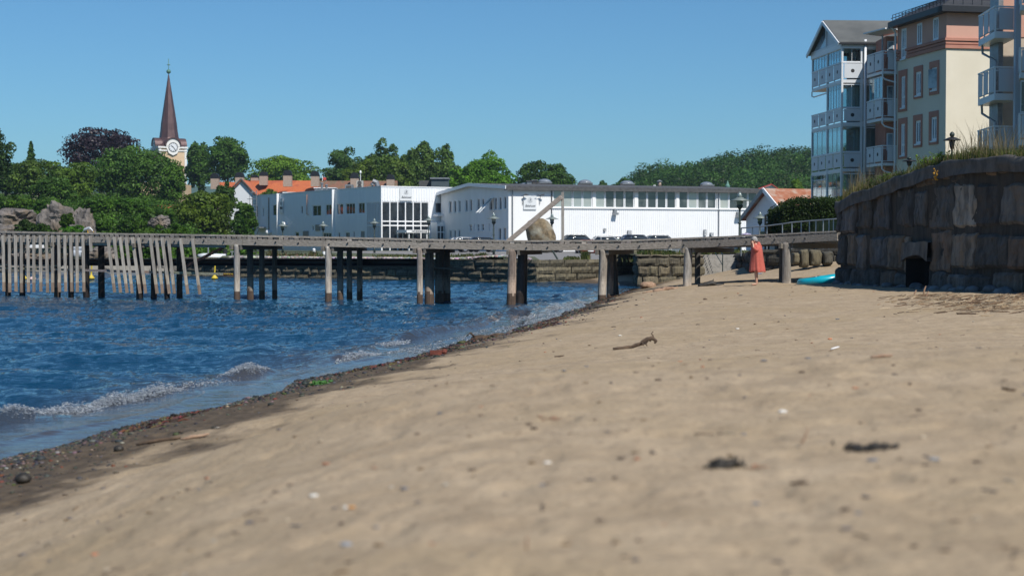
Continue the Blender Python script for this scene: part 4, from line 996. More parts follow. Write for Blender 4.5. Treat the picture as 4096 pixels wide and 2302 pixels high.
# grass and weeds on the wall top
M['blade'] = mat('grass_blades', (1, 1, 1), .7, attr=True, transl=.35, spec=.2)
mb = MB(); rq = random.Random(12)
gc = [(.10, .14, .03)]*4+[(.16, .17, .05)]*3+[(.28, .23, .11)]*3+[(.06, .10, .025)]*3
def blade(b, h, lean_, wd, c):
    a = rq.uniform(0, 6.28); dx, dy = math.cos(a), math.sin(a); mb.cc = c
    p = [Vector(b), Vector(b)+Vector((dx*lean_*.35, dy*lean_*.35, h*.6)), Vector(b)+Vector((dx*lean_, dy*lean_, h))]; s = Vector((-dy, dx, 0))*wd + Vector((wd*.5, 0, 0))
    mb.add([p[0]-s, p[0]+s, p[1]+s*.7, p[1]-s*.7, p[2]], [(0, 1, 2, 3), (3, 2, 4)])
for i in range(17000):
    u = rq.uniform(3.8, wp.L*.72); x, y, nx, ny = [float(v) for v in wp.at(u)]; o = -abs(rq.gauss(.25, .45)); px = 2048+x/y*FPX
    dens = .25+.75*float(vnoise(np.array(u*1.4), np.array(0.5), 66)); 
    if rq.random() > dens: continue
    hh = .10+.32*float(vnoise(np.array(u*.8), np.array(2.5), 67)); c = rq.choice(gc)
    if 3360 < px < 3460: hh = .35; c = rq.choice(gc[4:10])
    if px > 3830: hh *= 1.35
    k = rq.uniform(.7, 1.3); z = wzt(u)-.02; blade((x+nx*o, y+ny*o, z), hh*rq.uniform(.4, 1.25), hh*rq.uniform(.1, .7), .006*y/30, tuple(q*k for q in c))
for i in range(420):  # tall seed stalks
    u = rq.choice((u_of_px(3900), u_of_px(3980), u_of_px(3880), u_of_px(3800), u_of_px(3430), u_of_px(3400)))+rq.gauss(0, .5); x, y, nx, ny = [float(v) for v in wp.at(u)]; o = -abs(rq.gauss(.4, .5)); blade((x+nx*o, y+ny*o, wzt(u)-.02), rq.uniform(.45, .95), rq.uniform(.1, .45), .0045*y/30, (.26, .21, .12))
tag(mb.build('wall_top_grass', M['blade']), 'long green and straw coloured grass growing along the wall top', 'grass', kind='stuff')
# leafy plant
def leafy(px, D, n, hh, rad, label, col, seed):
    rq2 = random.Random(seed); u = u_of_px(px); x, y, nx, ny = [float(v) for v in wp.at(u)]; b = Vector((x-nx*.35, y-ny*.35, wzt(u)-.02))
    rt = empty('leafy_weed', b, label, 'plant', 'weeds on the wall top'); mb2 = MB(); ms = MB()
    for i in range(n):
        a = rq2.uniform(0, 6.28); rr2 = rad*rq2.random()**.5; q = b+Vector((math.cos(a)*rr2, math.sin(a)*rr2, 0)); t = q+Vector((math.cos(a)*.08, math.sin(a)*.08, hh*rq2.uniform(.5, 1)))
        ms.tube([q, t], .004, 4); g = rq2.uniform(.7, 1.3); mb2.cc = tuple(c*g for c in col)
        for k in range(6):
            cpt_ = q.lerp(t, rq2.uniform(.3, 1)); b2 = rq2.uniform(0, 6.28); d = Vector((math.cos(b2), math.sin(b2), rq2.uniform(.1, .9))).normalized(); s_ = Vector((-math.sin(b2), math.cos(b2), 0)); L_ = rq2.uniform(.05, .11)
            mb2.add([cpt_, cpt_+d*L_*.5+s_*L_*.28, cpt_+d*L_, cpt_+d*L_*.5-s_*L_*.28], [(0, 1, 2, 3)])
    mb2.build('leaves', M['blade'], rt); ms.build('stems', M['bark'], rt)
leafy(3700, 40, 70, .34, .5, 'lush bright green leafy weed on the wall top by the dark lantern', (.16, .26, .03), 1)
leafy(3745, 39, 50, .32, .4, 'second bright green leafy weed nearer the lantern on the wall', (.14, .24, .03), 2)
leafy(3485, 42.5, 50, .40, .5, 'dark green bushy weed at the lower end of the wall top', (.06, .11, .025), 3)
leafy(3530, 42, 45, .32, .5, 'green weed clump beside the dark bushy one', (.09, .15, .03), 4)
u = u_of_px(3762)
mb = MB(); x, y, nx, ny = [float(v) for v in wp.at(u_of_px(3764))]
for i in range(26):
    mb.ico((x+nx*(.12+.06*rq.random()), y+ny*(.12+.06*rq.random())+rq.gauss(0, .08), Z(700, y)+rq.gauss(0, .08)), rq.uniform(.01, .03), rq, 0)
M['lichen'] = mat('orange_lichen', (.42, .22, .02), .8); tag(mb.build('orange_flowers', M['lichen']), 'orange clump of flowers clinging to the dark wall below the lantern', 'flowers')
# hedge
hb = (X(3130, 63.5), 63.5); rt = empty('hedge', (hb[0]+1.6, 65, 2.9), 'dark green clipped hedge above the railing', 'hedge')
def box_leaves(x0, x1, y0, y1, z0, ztop, n, seed, col, size):
    rg = np.random.RandomState(seed); f = rg.randint(0, 4, n); x = rg.uniform(x0, x1, n); y = rg.uniform(y0, y1, n); z = z0+(ztop-z0)*rg.rand(n)
    y = np.where(f == 0, y0, y); x = np.where(f == 1, x0, x); z = np.where(f >= 2, ztop, z)*1.0; y = np.where(f == 3, y0, y); z = np.where(f == 3, z0+(ztop-z0)*rg.rand(n), z)
    rad = .45; zz = np.where((z > ztop-rad) & (x < x0+rad), z-.0, z)
    z = zz - .35*np.exp(-((x-x0)/.3)**2)*(z > ztop-.5); c = np.stack([x, y, z], 1)+rg.normal(0, .07, (n, 3)) + .18*(np.stack([vnoise(x*1.3, y*1.3, 5), vnoise(z*1.7, x*1.3, 6), vnoise(x*1.1, y, 7)], 1)-.5)
    nr = rg.normal(size=(n, 3)); nr /= np.linalg.norm(nr, axis=1)[:, None]; a = np.cross(nr, rg.normal(size=(n, 3))); a /= np.linalg.norm(a, axis=1)[:, None]; b = np.cross(nr, a); s = size*rg.uniform(.5, 1.3, n)[:, None]
    q = np.stack([c-a*s, c+b*s*.6, c+a*s, c-b*s*.6], 1).reshape(-1, 3); cc = np.ones((n, 4)); cc[:, :3] = np.array(col)*(1+(rg.rand(n)-.5)*.6)[:, None]; return q, cc
q, cc = box_leaves(hb[0], 17, 63.4, 66.5, 2.6, Z(803, 64), 26000, 3, (.28, .30, .24), .05)
crown_mesh('foliage', q, cc, M['leaf'], rt)
mb = MB(); mb.box((hb[0]+.15, 63.6, 2.3), (16.9, 66.3, Z(803, 64)-.2)); mb.build('inner_core', mat('hedge_interior', (.012, .018, .008), .9), rt)  # solid dark core filling the hedge behind its leaves
tree('shrub', 'small dark rose bush at the foot of the glazed balconies', 3300, 787, 830, 30, 90, (.5, .6, .45), 1500, 61, None, 2.9, lob=10, cat='shrub')
tree('shrub', 'reddish twiggy shrub by the railing in front of the little white house', 3080, 885, 950, 18, 66, (1.6, .7, .5), 700, 62, None, 1.5, lob=8, cat='shrub', leaf=.07)
tree('shrub', 'green shrub by the railing right of the reddish twigs', 3108, 905, 960, 16, 66, (.7, .9, .5), 700, 63, None, 1.5, lob=8, cat='shrub', leaf=.07)
# gravel slope and weeds on the quay
mb = MB(); rq = random.Random(21); cs = [(.34, .32, .29), (.24, .22, .2), (.42, .40, .37), (.16, .14, .12)]
for i in range(4200):
    t = rq.random(); px = 920+t*1200; D = np.interp(px, [900, 1211, 1700, 2146], [93.4, 89.8, 84.9, 79.8])+abs(rq.gauss(0, 2.2))+.2
    if px > 2090 and rq.random() < .5: continue
    x = X(px, D); r = rq.uniform(.04, .13); mb.cc = tuple(c*rq.uniform(.7, 1.2) for c in rq.choice(cs)); mb.ico((x, D, 1.1+r*.2+.16*math.exp(-((px-1980)/90)**2)), r, rq, 0, (1.2, 1.2, .6), .2)
tag(mb.build('quay_gravel', M['pebble']), 'pale loose stones strewn behind the top of the quay wall', 'gravel', kind='stuff')
mb = MB(); rq = random.Random(22)
for i in range(5200):
    c0, w_, D, hh = rq.choice([(1850, 60, 88, .28), (1890, 40, 87, .3), (1090, 14, 95, .45), (1145, 60, 96, .3), (1300, 90, 95, .25), (1250, 12, 93, .4), (1930, 18, 85, .35), (2340, 12, 83, .45), (2290, 30, 82, .2), (1560, 60, 90, .25), (1660, 50, 88, .25), (1980, 20, 83, .25), (2520, 20, 84.5, .3), (2600, 60, 73, .25), (2660, 60, 72.5, .22), (2830, 40, 77.6, .35), (2900, 60, 78, .3), (2780, 30, 75, .25), (2820, 15, 73, .3)])
    px = rq.gauss(c0, w_*.6); D += rq.uniform(-.5, .8); x = X(px, D); z = 1.45 if (D < 79 and px > 2550) else 1.1; c = rq.choice([(.10, .13, .03), (.15, .16, .05), (.22, .19, .09), (.07, .11, .03)]); 
    if px < 1260 and rq.random() < .3: c = (.28, .19, .12)
    blade((x, D, z), hh*rq.uniform(.4, 1.2), hh*.4, .03, c)
tag(mb.build('quay_weeds', M['blade']), 'dry and green weeds growing along the quay top and grass bank', 'weeds', kind='stuff')
# left shore ledge and jetty
M['paleconc'] = mat('pale_concrete', (.30, .27, .22), .9, (.40, .36, .30), scale=2, bump=.4)
mb = MB(); mb.box((X(240, 107), 107, -.3), (X(605, 107), 109.5, Z(1059, 107))); mb.box((X(600, 107), 106.9, -.3), (X(690, 107), 109, Z(1072, 107))); mb.box((X(765, 107), 106.9, -.3), (X(815, 107), 109, Z(1063, 107))); mb.box((X(690, 107), 107.05, -.3), (X(860, 107), 109, Z(1077, 107)))
tag(mb.build('concrete_jetty', M['paleconc'], origin=(X(500, 107), 108, -.2)), 'low pale concrete jetty along the far left shore', 'jetty')
mb = MB(); rq = random.Random(31)
for i in range(900):
    px = rq.uniform(-600, 900); x = X(px, 107.3+rq.uniform(0, 1.5)); r = rq.uniform(.15, .5); g_ = rq.uniform(.5, 1.2)*.16; mb.cc = (g_, g_*.92, g_*.8); mb.ico((x, 107.3+rq.uniform(0, 1.2), rq.uniform(-.1, .35)), r, rq, 1, (1.3, 1, .7), .15)
tag(mb.build('shore_stones', M['pebble']), 'grey stones piled along the far left shoreline', 'stones', kind='stuff')
# ================================================================== WHITE BUILDINGS ACROSS THE WATER
GZ0 = 1.0
M['corr'] = mat('white_corrugated_sheet', (.82, .83, .84), .5, (.74, .76, .78), scale=1.0, stretch=(1, 1, .2), contrast=(.4, .9))
M['sign'] = mat('sign_board', (.66, .68, .69), .5); M['signtxt'] = mat('sign_lettering', (.10, .11, .12), .5); M['signring'] = mat('sign_emblem', (.36, .38, .40), .5)
M['fascia'] = mat('grey_roof_edge', (.05, .05, .05), .8, (.09, .09, .088), scale=3)
# ---- gabled factory with the long lit side
A = PXY(2034, 158); Bq = PXY(3062, 168.5); fF = Face(A, Bq)
fac = empty('factory_building', (A[0], A[1], GZ0), 'long white factory with a ribbon of windows, corrugated side and a low gable', 'building')
zt0 = fF.hit(2040, 744)[1]; zt1 = zt0-.1; L = fF.hit(3060, 760)[0]
s1b = fF.hit(2203, 800)[0]
groups = [(2213, 2370), (2382, 2538), (2551, 2705), (2716, 2866), (2879, 3030)]
wz0, wz1 = fF.hit(2290, 830)[1], fF.hit(2290, 759)[1]
holes = []
for a, b in groups: holes.append((fF.hit(a, 800)[0], fF.hit(b, 800)[0], wz0, wz1))
mb = MB(); fF.wall(mb, 0, L, GZ0, zt0, holes, .25); 
w_ = mb.build('front_wall', M['whitewash'], fac)
mb = MB(); x = s1b+.1
while x < L-.1: fF.box(mb, x, x+.12, GZ0+.2, wz0-.12, .0, .028); x += .25
mb.build('corrugated_cladding', M['corr'], fac)
mb = MB(); fF.box(mb, s1b, L, wz0-.1, wz0-.0, .0, .14); mb.build('window_sill', M['trim'], fac)
M['fglass'] = mat('factory_window_glass', (.035, .042, .045), .05, (.16, .17, .165), scale=.25, spec=.9, contrast=(.45, .6))
M['fglass2'] = mat('bright_window_glass', (.30, .34, .33), .05, (.40, .42, .38), scale=.3, spec=.9, contrast=(.4, .6))
rq = random.Random(4)
for gi, h in enumerate(holes):
    for k in range(4):
        a = h[0]+(h[1]-h[0])*k/4; b = h[0]+(h[1]-h[0])*(k+1)/4
        fF.window(fac, (a+.02, b-.02, h[2], h[3]), 1, 1, .09, .12, M['trim'], M['fglass2'] if (gi == 0 or (gi, k) in ((1, 0), (3, 1), (4, 0))) else M['fglass'])
# the blank end with its sign
sg = empty('shop_sign', fF.pt(fF.hit(2119, 810)[0], fF.hit(2119, 838)[1], .1), 'square pale grey sign with round emblem and script name on the gabled factory', 'sign')
r = fF.rect(2093, 783, 2144, 838); mb = MB(); fF.box(mb, r[0], r[1], r[2], r[3], .03, .12); mb.build('board', M['sign'], sg)
def emblem(face, s, z, rad, par, dd):
    mb = MB(); n = 24
    for (r0, r1, off) in ((rad*.86, rad, 0), (rad*.60, rad*.68, 0)):
        for k in range(n):
            t0, t1 = 2*math.pi*k/n, 2*math.pi*(k+1)/n
            mb.add([face.pt(s+math.cos(t)*q, z+math.sin(t)*q, dd) for t, q in ((t0, r0), (t1, r0), (t1, r1), (t0, r1))], [(0, 1, 2, 3)])
    mb.build('emblem_ring', M['signring'], par)
    mb = MB()
    for k in range(12):
        t0, t1 = math.pi*(1.15+.7*k/12), math.pi*(1.15+.7*(k+1)/12)
        mb.add([face.pt(s+math.cos(t)*q, z+math.sin(t)*q*.95, dd) for t, q in ((t0, rad*1.12), (t1, rad*1.12), (t1, rad*1.3), (t0, rad*1.3))], [(0, 1, 2, 3)])
    mb.build('emblem_ribbon', M['signring'], par)
    text_mesh('emblem_letter', 'B', rad*1.15, M['signtxt'], par, face, s, z, dd+.01, shear=.3)
def signtext(face, r, par, dd=.125):
    h = r[3]-r[2]; w0 = r[1]-r[0]; emblem(face, (r[0]+r[1])/2, r[2]+h*.70, h*.17, par, dd)
    text_mesh('sign_lettering', 'Bakehuset', h*.25, M['signtxt'], par, face, (r[0]+r[1])/2, r[2]+h*.27, dd, shear=.45, width=w0*.82)
signtext(fF, r, sg)
# thin drain pipe, lamps and vents on the wall
mb = MB(); s_ = fF.hit(2049, 900)[0]; mb.tube([fF.pt(s_, GZ0, .1), fF.pt(s_, zt0-.3, .1)], .06, 6); mb.build('drainpipe', M['grey_metal'], fac)
s_ = fF.hit(2873, 900)[0]; mb = MB(); mb.tube([fF.pt(s_, GZ0, .12), fF.pt(s_, zt0-.1, .12)], .05, 6); mb.build('drainpipe', M['grey_metal'], fac)
s_ = fF.hit(2206, 800)[0]; mb = MB(); fF.box(mb, s_-.05, s_+.05, GZ0, zt0, .02, .10); mb.build('drainpipe', M['fascia'], fac)
for px in (2090, 2158):
    s_, z_ = fF.hit(px, 782); mb = MB(); mb.tube([fF.pt(s_, z_-.9, .1), fF.pt(s_, z_, .25), fF.pt(s_+.5*(1 if px < 2100 else -1)*-1*-1, z_+.1, .5)], .03, 6); mb.beam(fF.pt(s_, z_+.05, .35), fF.pt(s_+.35, z_+.1, .5), .12, .12); mb.build('spotlight', M['fascia'], fac)
for x0, y0, x1, y1 in ((2413, 913, 2422, 924), (2508, 921, 2523, 939), (2813, 918, 2823, 942), (2838, 930, 2851, 944)):
    r = fF.rect(x0, y0, x1, y1); mb = MB(); fF.box(mb, *r, .05, .2); h = r[3]-r[2]
    v = mb.build('wall_vent', M['grey_metal'], fac); mb = MB()
    for k in range(4): fF.box(mb, r[0]+.04, r[1]-.04, r[2]+h*(k+.25)/4, r[2]+h*(k+.6)/4, .2, .23)
    mb.build('louvre', M['trim'], v)
for px, py in ((2457, 846), (2949, 856)):
    s_, z_ = fF.hit(px, py); mb = MB(); fF.box(mb, s_-.15, s_+.15, z_-.2, z_+.25, .07, .35); fF.box(mb, s_-.25, s_+.25, z_-.35, z_-.12, .2, .6); mb.build('floodlight', M['grey_metal'], fac)
# gable end, facing the left
Lg = 23.0; gp = Face(A, (A[0]-fF.dir.y*Lg, A[1]+fF.dir.x*Lg), (-60, 100)); zr = Z(735, 168.5)
gh = []; gl_ = []
for x0, y0, x1, y1 in ((105-10, 525, 105+12, 622), (135, 522, 154, 620), (172, 520, 190, 618), (228, 515, 248, 612), (266, 512, 287, 608), (327, 506, 348, 605), (364, 504, 386, 602), (429, 498, 451, 600), (468, 496, 490, 598), (507, 493, 529, 596), (548, 488, 569, 590),
                       (98, 767, 116, 836), (133, 765, 151, 836), (170, 764, 188, 836), (263, 718, 284, 776), (299, 716, 309, 775), (327, 715, 346, 773), (363, 714, 384, 771), (425, 708, 436, 768), (503, 748, 526, 845), (543, 745, 568, 845)):
    a = c3(x0, y0); b = c3(x1, y1); rct = gp.rect(b[0], a[1], a[0], b[1]); gh.append(rct)
mb = MB(); gp.wall(mb, 0, Lg, GZ0, zt0-.02, gh, .18)
mb.add([gp.pt(0, zt0-.02), gp.pt(Lg, zt0-.02), gp.pt(Lg/2, zr-.1)], [(0, 1, 2)]); mb.build('gable_wall', M['whitewash'], fac)
for i, rct in enumerate(gh):
    wv = gp.window(fac, rct, 1, 2 if i in (14, 16, 17) else 1, .07, .12, M['trim'], M['bglass'])
    mb = MB(); gp.box(mb, rct[0]-.05, rct[1]+.05, rct[2]-.08, rct[2]-.01, .0, .12); mb.build('sill', M['trim'], wv)
for (x0, y0, x1, y1, k) in ((417, 590, 492, 505, 1),):
    a = c3(455, 500); s_, z_ = gp.hit(*a); mb = MB()
    mb.add([gp.pt(s_-.55, z_, .02), gp.pt(s_+.5, z_, .02), gp.pt(s_+.5, z_-1.55, 1.6), gp.pt(s_-.55, z_-1.55, 1.6), gp.pt(s_-.55, z_-.03, .07), gp.pt(s_+.5, z_-.03, .07), gp.pt(s_+.5, z_-1.6, 1.65), gp.pt(s_-.55, z_-1.6, 1.65)], [(0, 1, 2, 3), (7, 6, 5, 4), (0, 4, 5, 1), (1, 5, 6, 2), (2, 6, 7, 3), (3, 7, 4, 0)])
    ow = mb.build('open_window', M['fglass2'], fac); mb = MB(); q_ = [gp.pt(s_-.55, z_, .09), gp.pt(s_+.5, z_, .09), gp.pt(s_+.5, z_-1.58, 1.68), gp.pt(s_-.55, z_-1.58, 1.68)]  # pale pane, its bright sky reflection put into the glass colour
    for k in range(4): mb.beam(q_[k], q_[(k+1) % 4], .06, .06)
    mb.build('sash_frame', M['trim'], ow)
# roof: two low slopes
back = Face(gp.pt(Lg, 0).xy, (gp.pt(Lg, 0)+fF.dir*L).xy, (0, 400))
mb = MB(); o = .45
e0 = fF.pt(-o, zt0+.02, .5); e1 = fF.pt(L+.3, zt0+.02, .5); r0 = gp.pt(Lg/2, zr+.08, 0)-fF.dir*o; r1 = gp.pt(Lg/2, zr+.08, 0)+fF.dir*(L+.3); b0 = gp.pt(Lg+.5, zt0+.02, 0)-fF.dir*o; b1 = b0+fF.dir*(L+.7+o)
dn = Vector((0, 0, -.22))
mb.add([e0, e1, r1, r0, e0+dn, e1+dn, r1+dn, r0+dn], [(0, 1, 2, 3), (7, 6, 5, 4), (0, 4, 5, 1), (1, 5, 6, 2), (2, 6, 7, 3), (3, 7, 4, 0)])
mb.add([r0, r1, b1, b0, r0+dn, r1+dn, b1+dn, b0+dn], [(0, 1, 2, 3), (7, 6, 5, 4), (1, 5, 6, 2), (2, 6, 7, 3), (3, 7, 4, 0)])
mb.build('roof', M['roofelt'], fac)
mb = MB(); fF.box(mb, -.45, L+.3, zt0-.42, zt0-.16, .02, .52); mb.build('eaves', M['fascia'], fac)
mb = MB()
for (p, q) in ((e0, r0), (r0, b0)): mb.beam(p+Vector((0, 0, -.16))-fF.dir*.05, q+Vector((0, 0, -.16))-fF.dir*.05, .08, .36)
mb.build('barge_board', M['trim'], fac)
mb = MB(); mb.poly([fF.pt(L, GZ0), fF.pt(L, zt0), gp.pt(Lg/2, zr)+fF.dir*L, gp.pt(Lg, zt0)+fF.dir*L, gp.pt(Lg, GZ0)+fF.dir*L], fF.dir*.1); mb.build('far_gable_wall', M['whitewash'], fac)
# skylight domes
M['dome'] = mat('smoky_acrylic_dome', (.16, .18, .21), .12, (.22, .24, .27), scale=2, spec=.8)
dlabs = ['skylight dome nearest the gable on the long flat roof, half hidden', 'first full skylight dome from the left on the long roof', 'second full skylight dome on the long roof', 'third full skylight dome on the long roof', 'skylight dome farthest right on the long roof']
for i, (px, yb, yt, hw) in enumerate(((2103, 742, 731, 22), (2178, 742, 715, 29), (2340, 744, 718, 29), (2508, 746, 722, 29), (2826, 752, 727, 28))):
    D = 172+ (px-2100)/1000*9; c = P(px, yb+2, D); rw = hw/FPX*D; zt_ = Z(yt, D); hb_ = (zt_-c.z)*.52
    sk = empty('skylight', c, dlabs[i], 'skylight', 'skylights on the long roof')
    mb = MB(); mb.box((c.x-rw, D-rw, c.z-.9), (c.x+rw, D+rw, c.z+hb_)); mb.build('curb', M['roofelt'], sk)
    mb = MB(); mb.box((c.x-rw*.72, D-rw-.03, c.z+hb_*.72), (c.x+rw*1.02, D-rw+.0, c.z+hb_*1.02)); mb.build('flashing', M['grey_metal'], sk)
    mb = MB(); mb.lathe([(rw*.92*math.cos(t), hb_+(zt_-c.z-hb_)*math.sin(t)) for t in [k*math.pi/2/6 for k in range(6)]]+[(.02, zt_-c.z)], (c.x, D, c.z), 20); mb.build('dome', M['dome'], sk, smooth=True)
def roofbit(name, label, cat, px0, py0, px1, py1, D, m, dep=1.2, extra=None):
    a = P(px0, py1, D); b = P(px1, py0, D); mb = MB(); mb.box((a.x, D, a.z), (b.x, D+dep, b.z))
    o = mb.build(name, m, origin=(a.x, D, a.z)); tag(o, label, cat); return o, a, b
o_, a_, b_ = roofbit('vent_cowl', 'stubby grey metal ventilation box beside the half hidden skylight', 'vent', 2108, 726, 2127, 745, 171, M['grey_metal']); mb = MB(); mb.box((a_.x-.1, 170.9, b_.z), (b_.x+.1, 172.3, b_.z+.1)); mb.build('lid', M['roofelt'], o_)
o_, a_, b_ = roofbit('roof_duct', 'dark duct between vent and first full skylight', 'duct', 2130, 722, 2149, 745, 172, M['roofelt']); mb = MB(); mb.box((a_.x-.08, 171.9, b_.z), (b_.x+.08, 173.3, b_.z+.08)); mb.build('lid', M['grey_metal'], o_)
fl = empty('roof_flue', P(2638, 752, 174), 'round rusty flue with a conical cap on the long roof', 'flue')
c = P(2638, 752, 174); mb = MB(); mb.tube([c, P(2638, 727, 174)], .22, 12); mb.build('pipe', mat('rusty_tin', (.20, .14, .10), .5, (.32, .25, .20), scale=6, metal=.4), fl, smooth=True)
c = P(2638, 727, 174); mb = MB(); mb.lathe([(.32, 0), (.32, .06), (.05, .22)], c, 12); mb.build('cap', M['grey_metal'], fl)
for px in (2617, 2622):
    mb = MB(); mb.tube([P(px, 752, 174), P(px-2, 739, 174)], .05, 6); tag(mb.build('roof_pipe', M['trim'], origin=P(px, 752, 174)), 'thin white pipe pair on the roof beside the rusty flue', 'pipe', 'roof pipes')
mb = MB(); c = P(2910, 755, 178); mb.lathe([(.05, -.3), (.25, 0), (.3, .35), (.18, .5), (.08, .8), (.01, 1.0)], c, 12); tag(mb.build('roof_cowl', mat('verdigris', (.10, .22, .18), .6), origin=c), 'small green copper cowl on the far roof', 'cowl')
# ---- left wing with the glazed entrance
cn = PXY(1525, 176); zw = Z(747, 176)
d0 = Vector((-19.2, 33.0)).normalized(); LA = Face(cn, (cn[0]+d0.x*39.0, cn[1]+d0.y*39.0), (-60, 100))
RA = Face(cn, (cn[0]+d0.y*12, cn[1]-d0.x*12))
wing = empty('factory_wing', (cn[0], cn[1], GZ0), 'two storey white corrugated building wing with a tall glazed entrance corner', 'building')
Lw = LA.hit(1010, 900)[0]
def R2(x0, y0, x1, y1, f=LA):
    a = c2(x0, y0); b = c2(x1, y1); r = f.rect(a[0], a[1], b[0], b[1]); return (min(r[0], r[1]), max(r[0], r[1]), r[2], r[3])
gla = R2(1386, 594, 1495, 880); 
lw = [R2(657, 615, 688, 700), R2(964, 620, 1031, 702), R2(1066, 613, 1132, 694), R2(1152, 608, 1201, 692), R2(1222, 604, 1293, 688), R2(1318, 600, 1368, 683), R2(875, 625, 890, 685), R2(580, 640, 590, 705), R2(530, 622, 542, 712),
      R2(831, 826, 860, 880), R2(1045, 832, 1128, 880), R2(1163, 828, 1178, 880), R2(1218, 827, 1252, 880), R2(1276, 820, 1290, 880), R2(1333, 816, 1368, 880), R2(960, 778, 974, 815)]
mb = MB(); LA.wall(mb, 0, Lw, GZ0, zw, lw + [(gla[0]*0+.12, gla[1], GZ0+.1, gla[3])], .2)
mb.build('side_wall', M['corr'], wing)
mb = MB(); x = gla[1]+.3; rq = random.Random(9)
while x < Lw-.2:
    zz = [(GZ0+.2, zw-.15)]
    for h in lw:
        if h[0]-.25 < x < h[1]+.15:
            nz = []
            for a, b in zz:
                if h[2] < b and h[3] > a:
                    if h[2]-.08 > a: nz.append((a, h[2]-.08))
                    if h[3]+.08 < b: nz.append((h[3]+.08, b))
                else: nz.append((a, b))
            zz = nz
    for a, b in zz: LA.box(mb, x, x+.12, a, b, 0, .025)
    x += .40
mb.build('cladding_ribs', M['corr'], wing)
for i, h in enumerate(lw):
    nc = {1: 2, 2: 3, 3: 2, 4: 3, 5: 2, 10: 4, 14: 3, 12: 2, 0: 1}.get(i, 1)
    LA.window(wing, h, nc, 1, .08, .1, M['trim'], M['bglass'])
mb = MB(); a, b = c2(993, 768), c2(1027, 815); r = LA.rect(b[0], a[1], a[0], b[1]); LA.box(mb, r[0], r[1], r[2], r[3], .02, .12); mb.build('grey_panel', M['grey_metal'], wing)
mb = MB(); a, b = c2(898, 818), c2(938, 880); r = LA.rect(b[0], a[1], a[0], b[1]); LA.box(mb, r[0], r[1], r[2], r[3], .02, .12); mb.build('roller_door', M['grey_metal'], wing)
for cx_2 in (710, 1138): 
    s_ = LA.hit(*c2(cx_2, 700))[0]; mb = MB(); LA.box(mb, s_-.07, s_+.07, GZ0, zw+.1, .02, .4); mb.build('projecting_fin', M['trim'], wing)
M['rustpipe'] = mat('orange_rusty_pipe', (.50, .24, .14), .7)
s_, z_ = LA.hit(*c2(930, 535)); s2, z2_ = LA.hit(*c2(945, 690)); mb = MB(); mb.tube([LA.pt(s_, z_, .15), LA.pt(s_, z2_, .15), LA.pt(s_-.5, z2_, .15)], .05, 6); mb.build('orange_pipe', M['rustpipe'], wing)
s_, z_ = LA.hit(*c2(632, 560)); mb = MB(); mb.tube([LA.pt(s_, z_, .1), LA.pt(s_, GZ0, .1)], .06, 6); mb.build('drainpipe', M['fascia'], wing)
# glazed corner
def curtain(face, s0, s1, z0, z1, cols, zs, par, name):
    f = MB(); face.box(f, s0, s1, z0-.08, z0, -.25, -.05); face.box(f, s0, s1, z1-.1, z1, -.25, -.051)
    for k in range(cols+1): x = s0+(s1-s0)*k/cols; face.box(f, x-.06, x+.06, z0, z1, -.2, .0)
    for z in zs: face.box(f, s0, s1, z-.07, z+.07, -.19, -.005)
    w = f.build(name, M['trim'], par); g = MB(); face.box(g, s0, s1, z0, z1, -.17, -.15); g.build('pane', M['bglass'], w); return w
zs = [LA.hit(*c2(1495, 742))[1], LA.hit(*c2(1495, 775))[1]]
curtain(LA, .12, gla[1], GZ0+.1, gla[3], 9, zs, wing, 'glazed_side')
rf = R2(1503, 592, 1862, 880, RA); rw_ = [R2(1912, 596, 2012, 682, RA)]
mb = MB(); RA.wall(mb, 0, 12, GZ0, zw, [(.12, rf[1], GZ0+.1, rf[3])]+rw_, .2); mb.build('front_wall', M['corr'], wing)
mb = MB(); x = .1
while x < 11.9:
    if x < rf[1]+.1: RA.box(mb, x, x+.1, rf[3]+.1, zw-.1, 0, .05)
    else:
        RA.box(mb, x, x+.1, rw_[0][3]+.1, zw-.1, 0, .05)
    x += .34
mb.build('cladding_ribs', M['corr'], wing)
curtain(RA, .12, rf[1], GZ0+.1, rf[3], 6, zs, wing, 'glazed_front')
RA.window(wing, rw_[0], 2, 1, .12, .1, M['trim'], M['bglass'])
mb = MB(); RA.box(mb, rf[1]+.6, 11.9, R2(1912, 690, 2012, 705, RA)[2], R2(1912, 690, 2012, 705, RA)[3], .0, 1.2); mb.build('canopy_ledge', M['trim'], wing)
lo = R2(1895, 775, 2005, 880, RA); mb = MB(); RA.box(mb, lo[0]-.3, lo[1], GZ0, lo[3]+.35, .05, 1.6); mb.build('side_porch', M['whitewash'], wing)
fp = Face(RA.pt(lo[0]-.3, 0, 1.6).xy, RA.pt(lo[1], 0, 1.6).xy); mb = MB(); 
w3 = MB(); Wd = fp.L
for k in range(6): fp.box(w3, Wd*k/5-.05, Wd*k/5+.05, GZ0+.1, lo[3], .02, .1)
fp.box(w3, 0, Wd, lo[3]-.1, lo[3], .02, .12); fp.box(w3, 0, Wd, GZ0+2.2, GZ0+2.3, .02, .11)
ww = w3.build('porch_glazing', M['trim'], wing); g = MB(); fp.box(g, .05, Wd-.05, GZ0+.1, lo[3]-.05, .01, .05); g.build('pane', M['bglass'], ww)
mb = MB(); LA.box(mb, -.05, Lw, zw, zw+.12, -.4, .06); RA.box(mb, -.06, 12, zw-.002, zw+.118, -.4, .062); mb.build('parapet_cap', M['trim'], wing)
mb = MB(); p0 = LA.pt(0, zw-.15, -.05); p1 = LA.pt(Lw, zw-.15, -.05); p2 = p1+RA.dir*12; p3 = p0+RA.dir*12; mb.add([p0, p1, p2, p3], [(0, 1, 2, 3)]); mb.build('roof', M['roofelt'], wing)
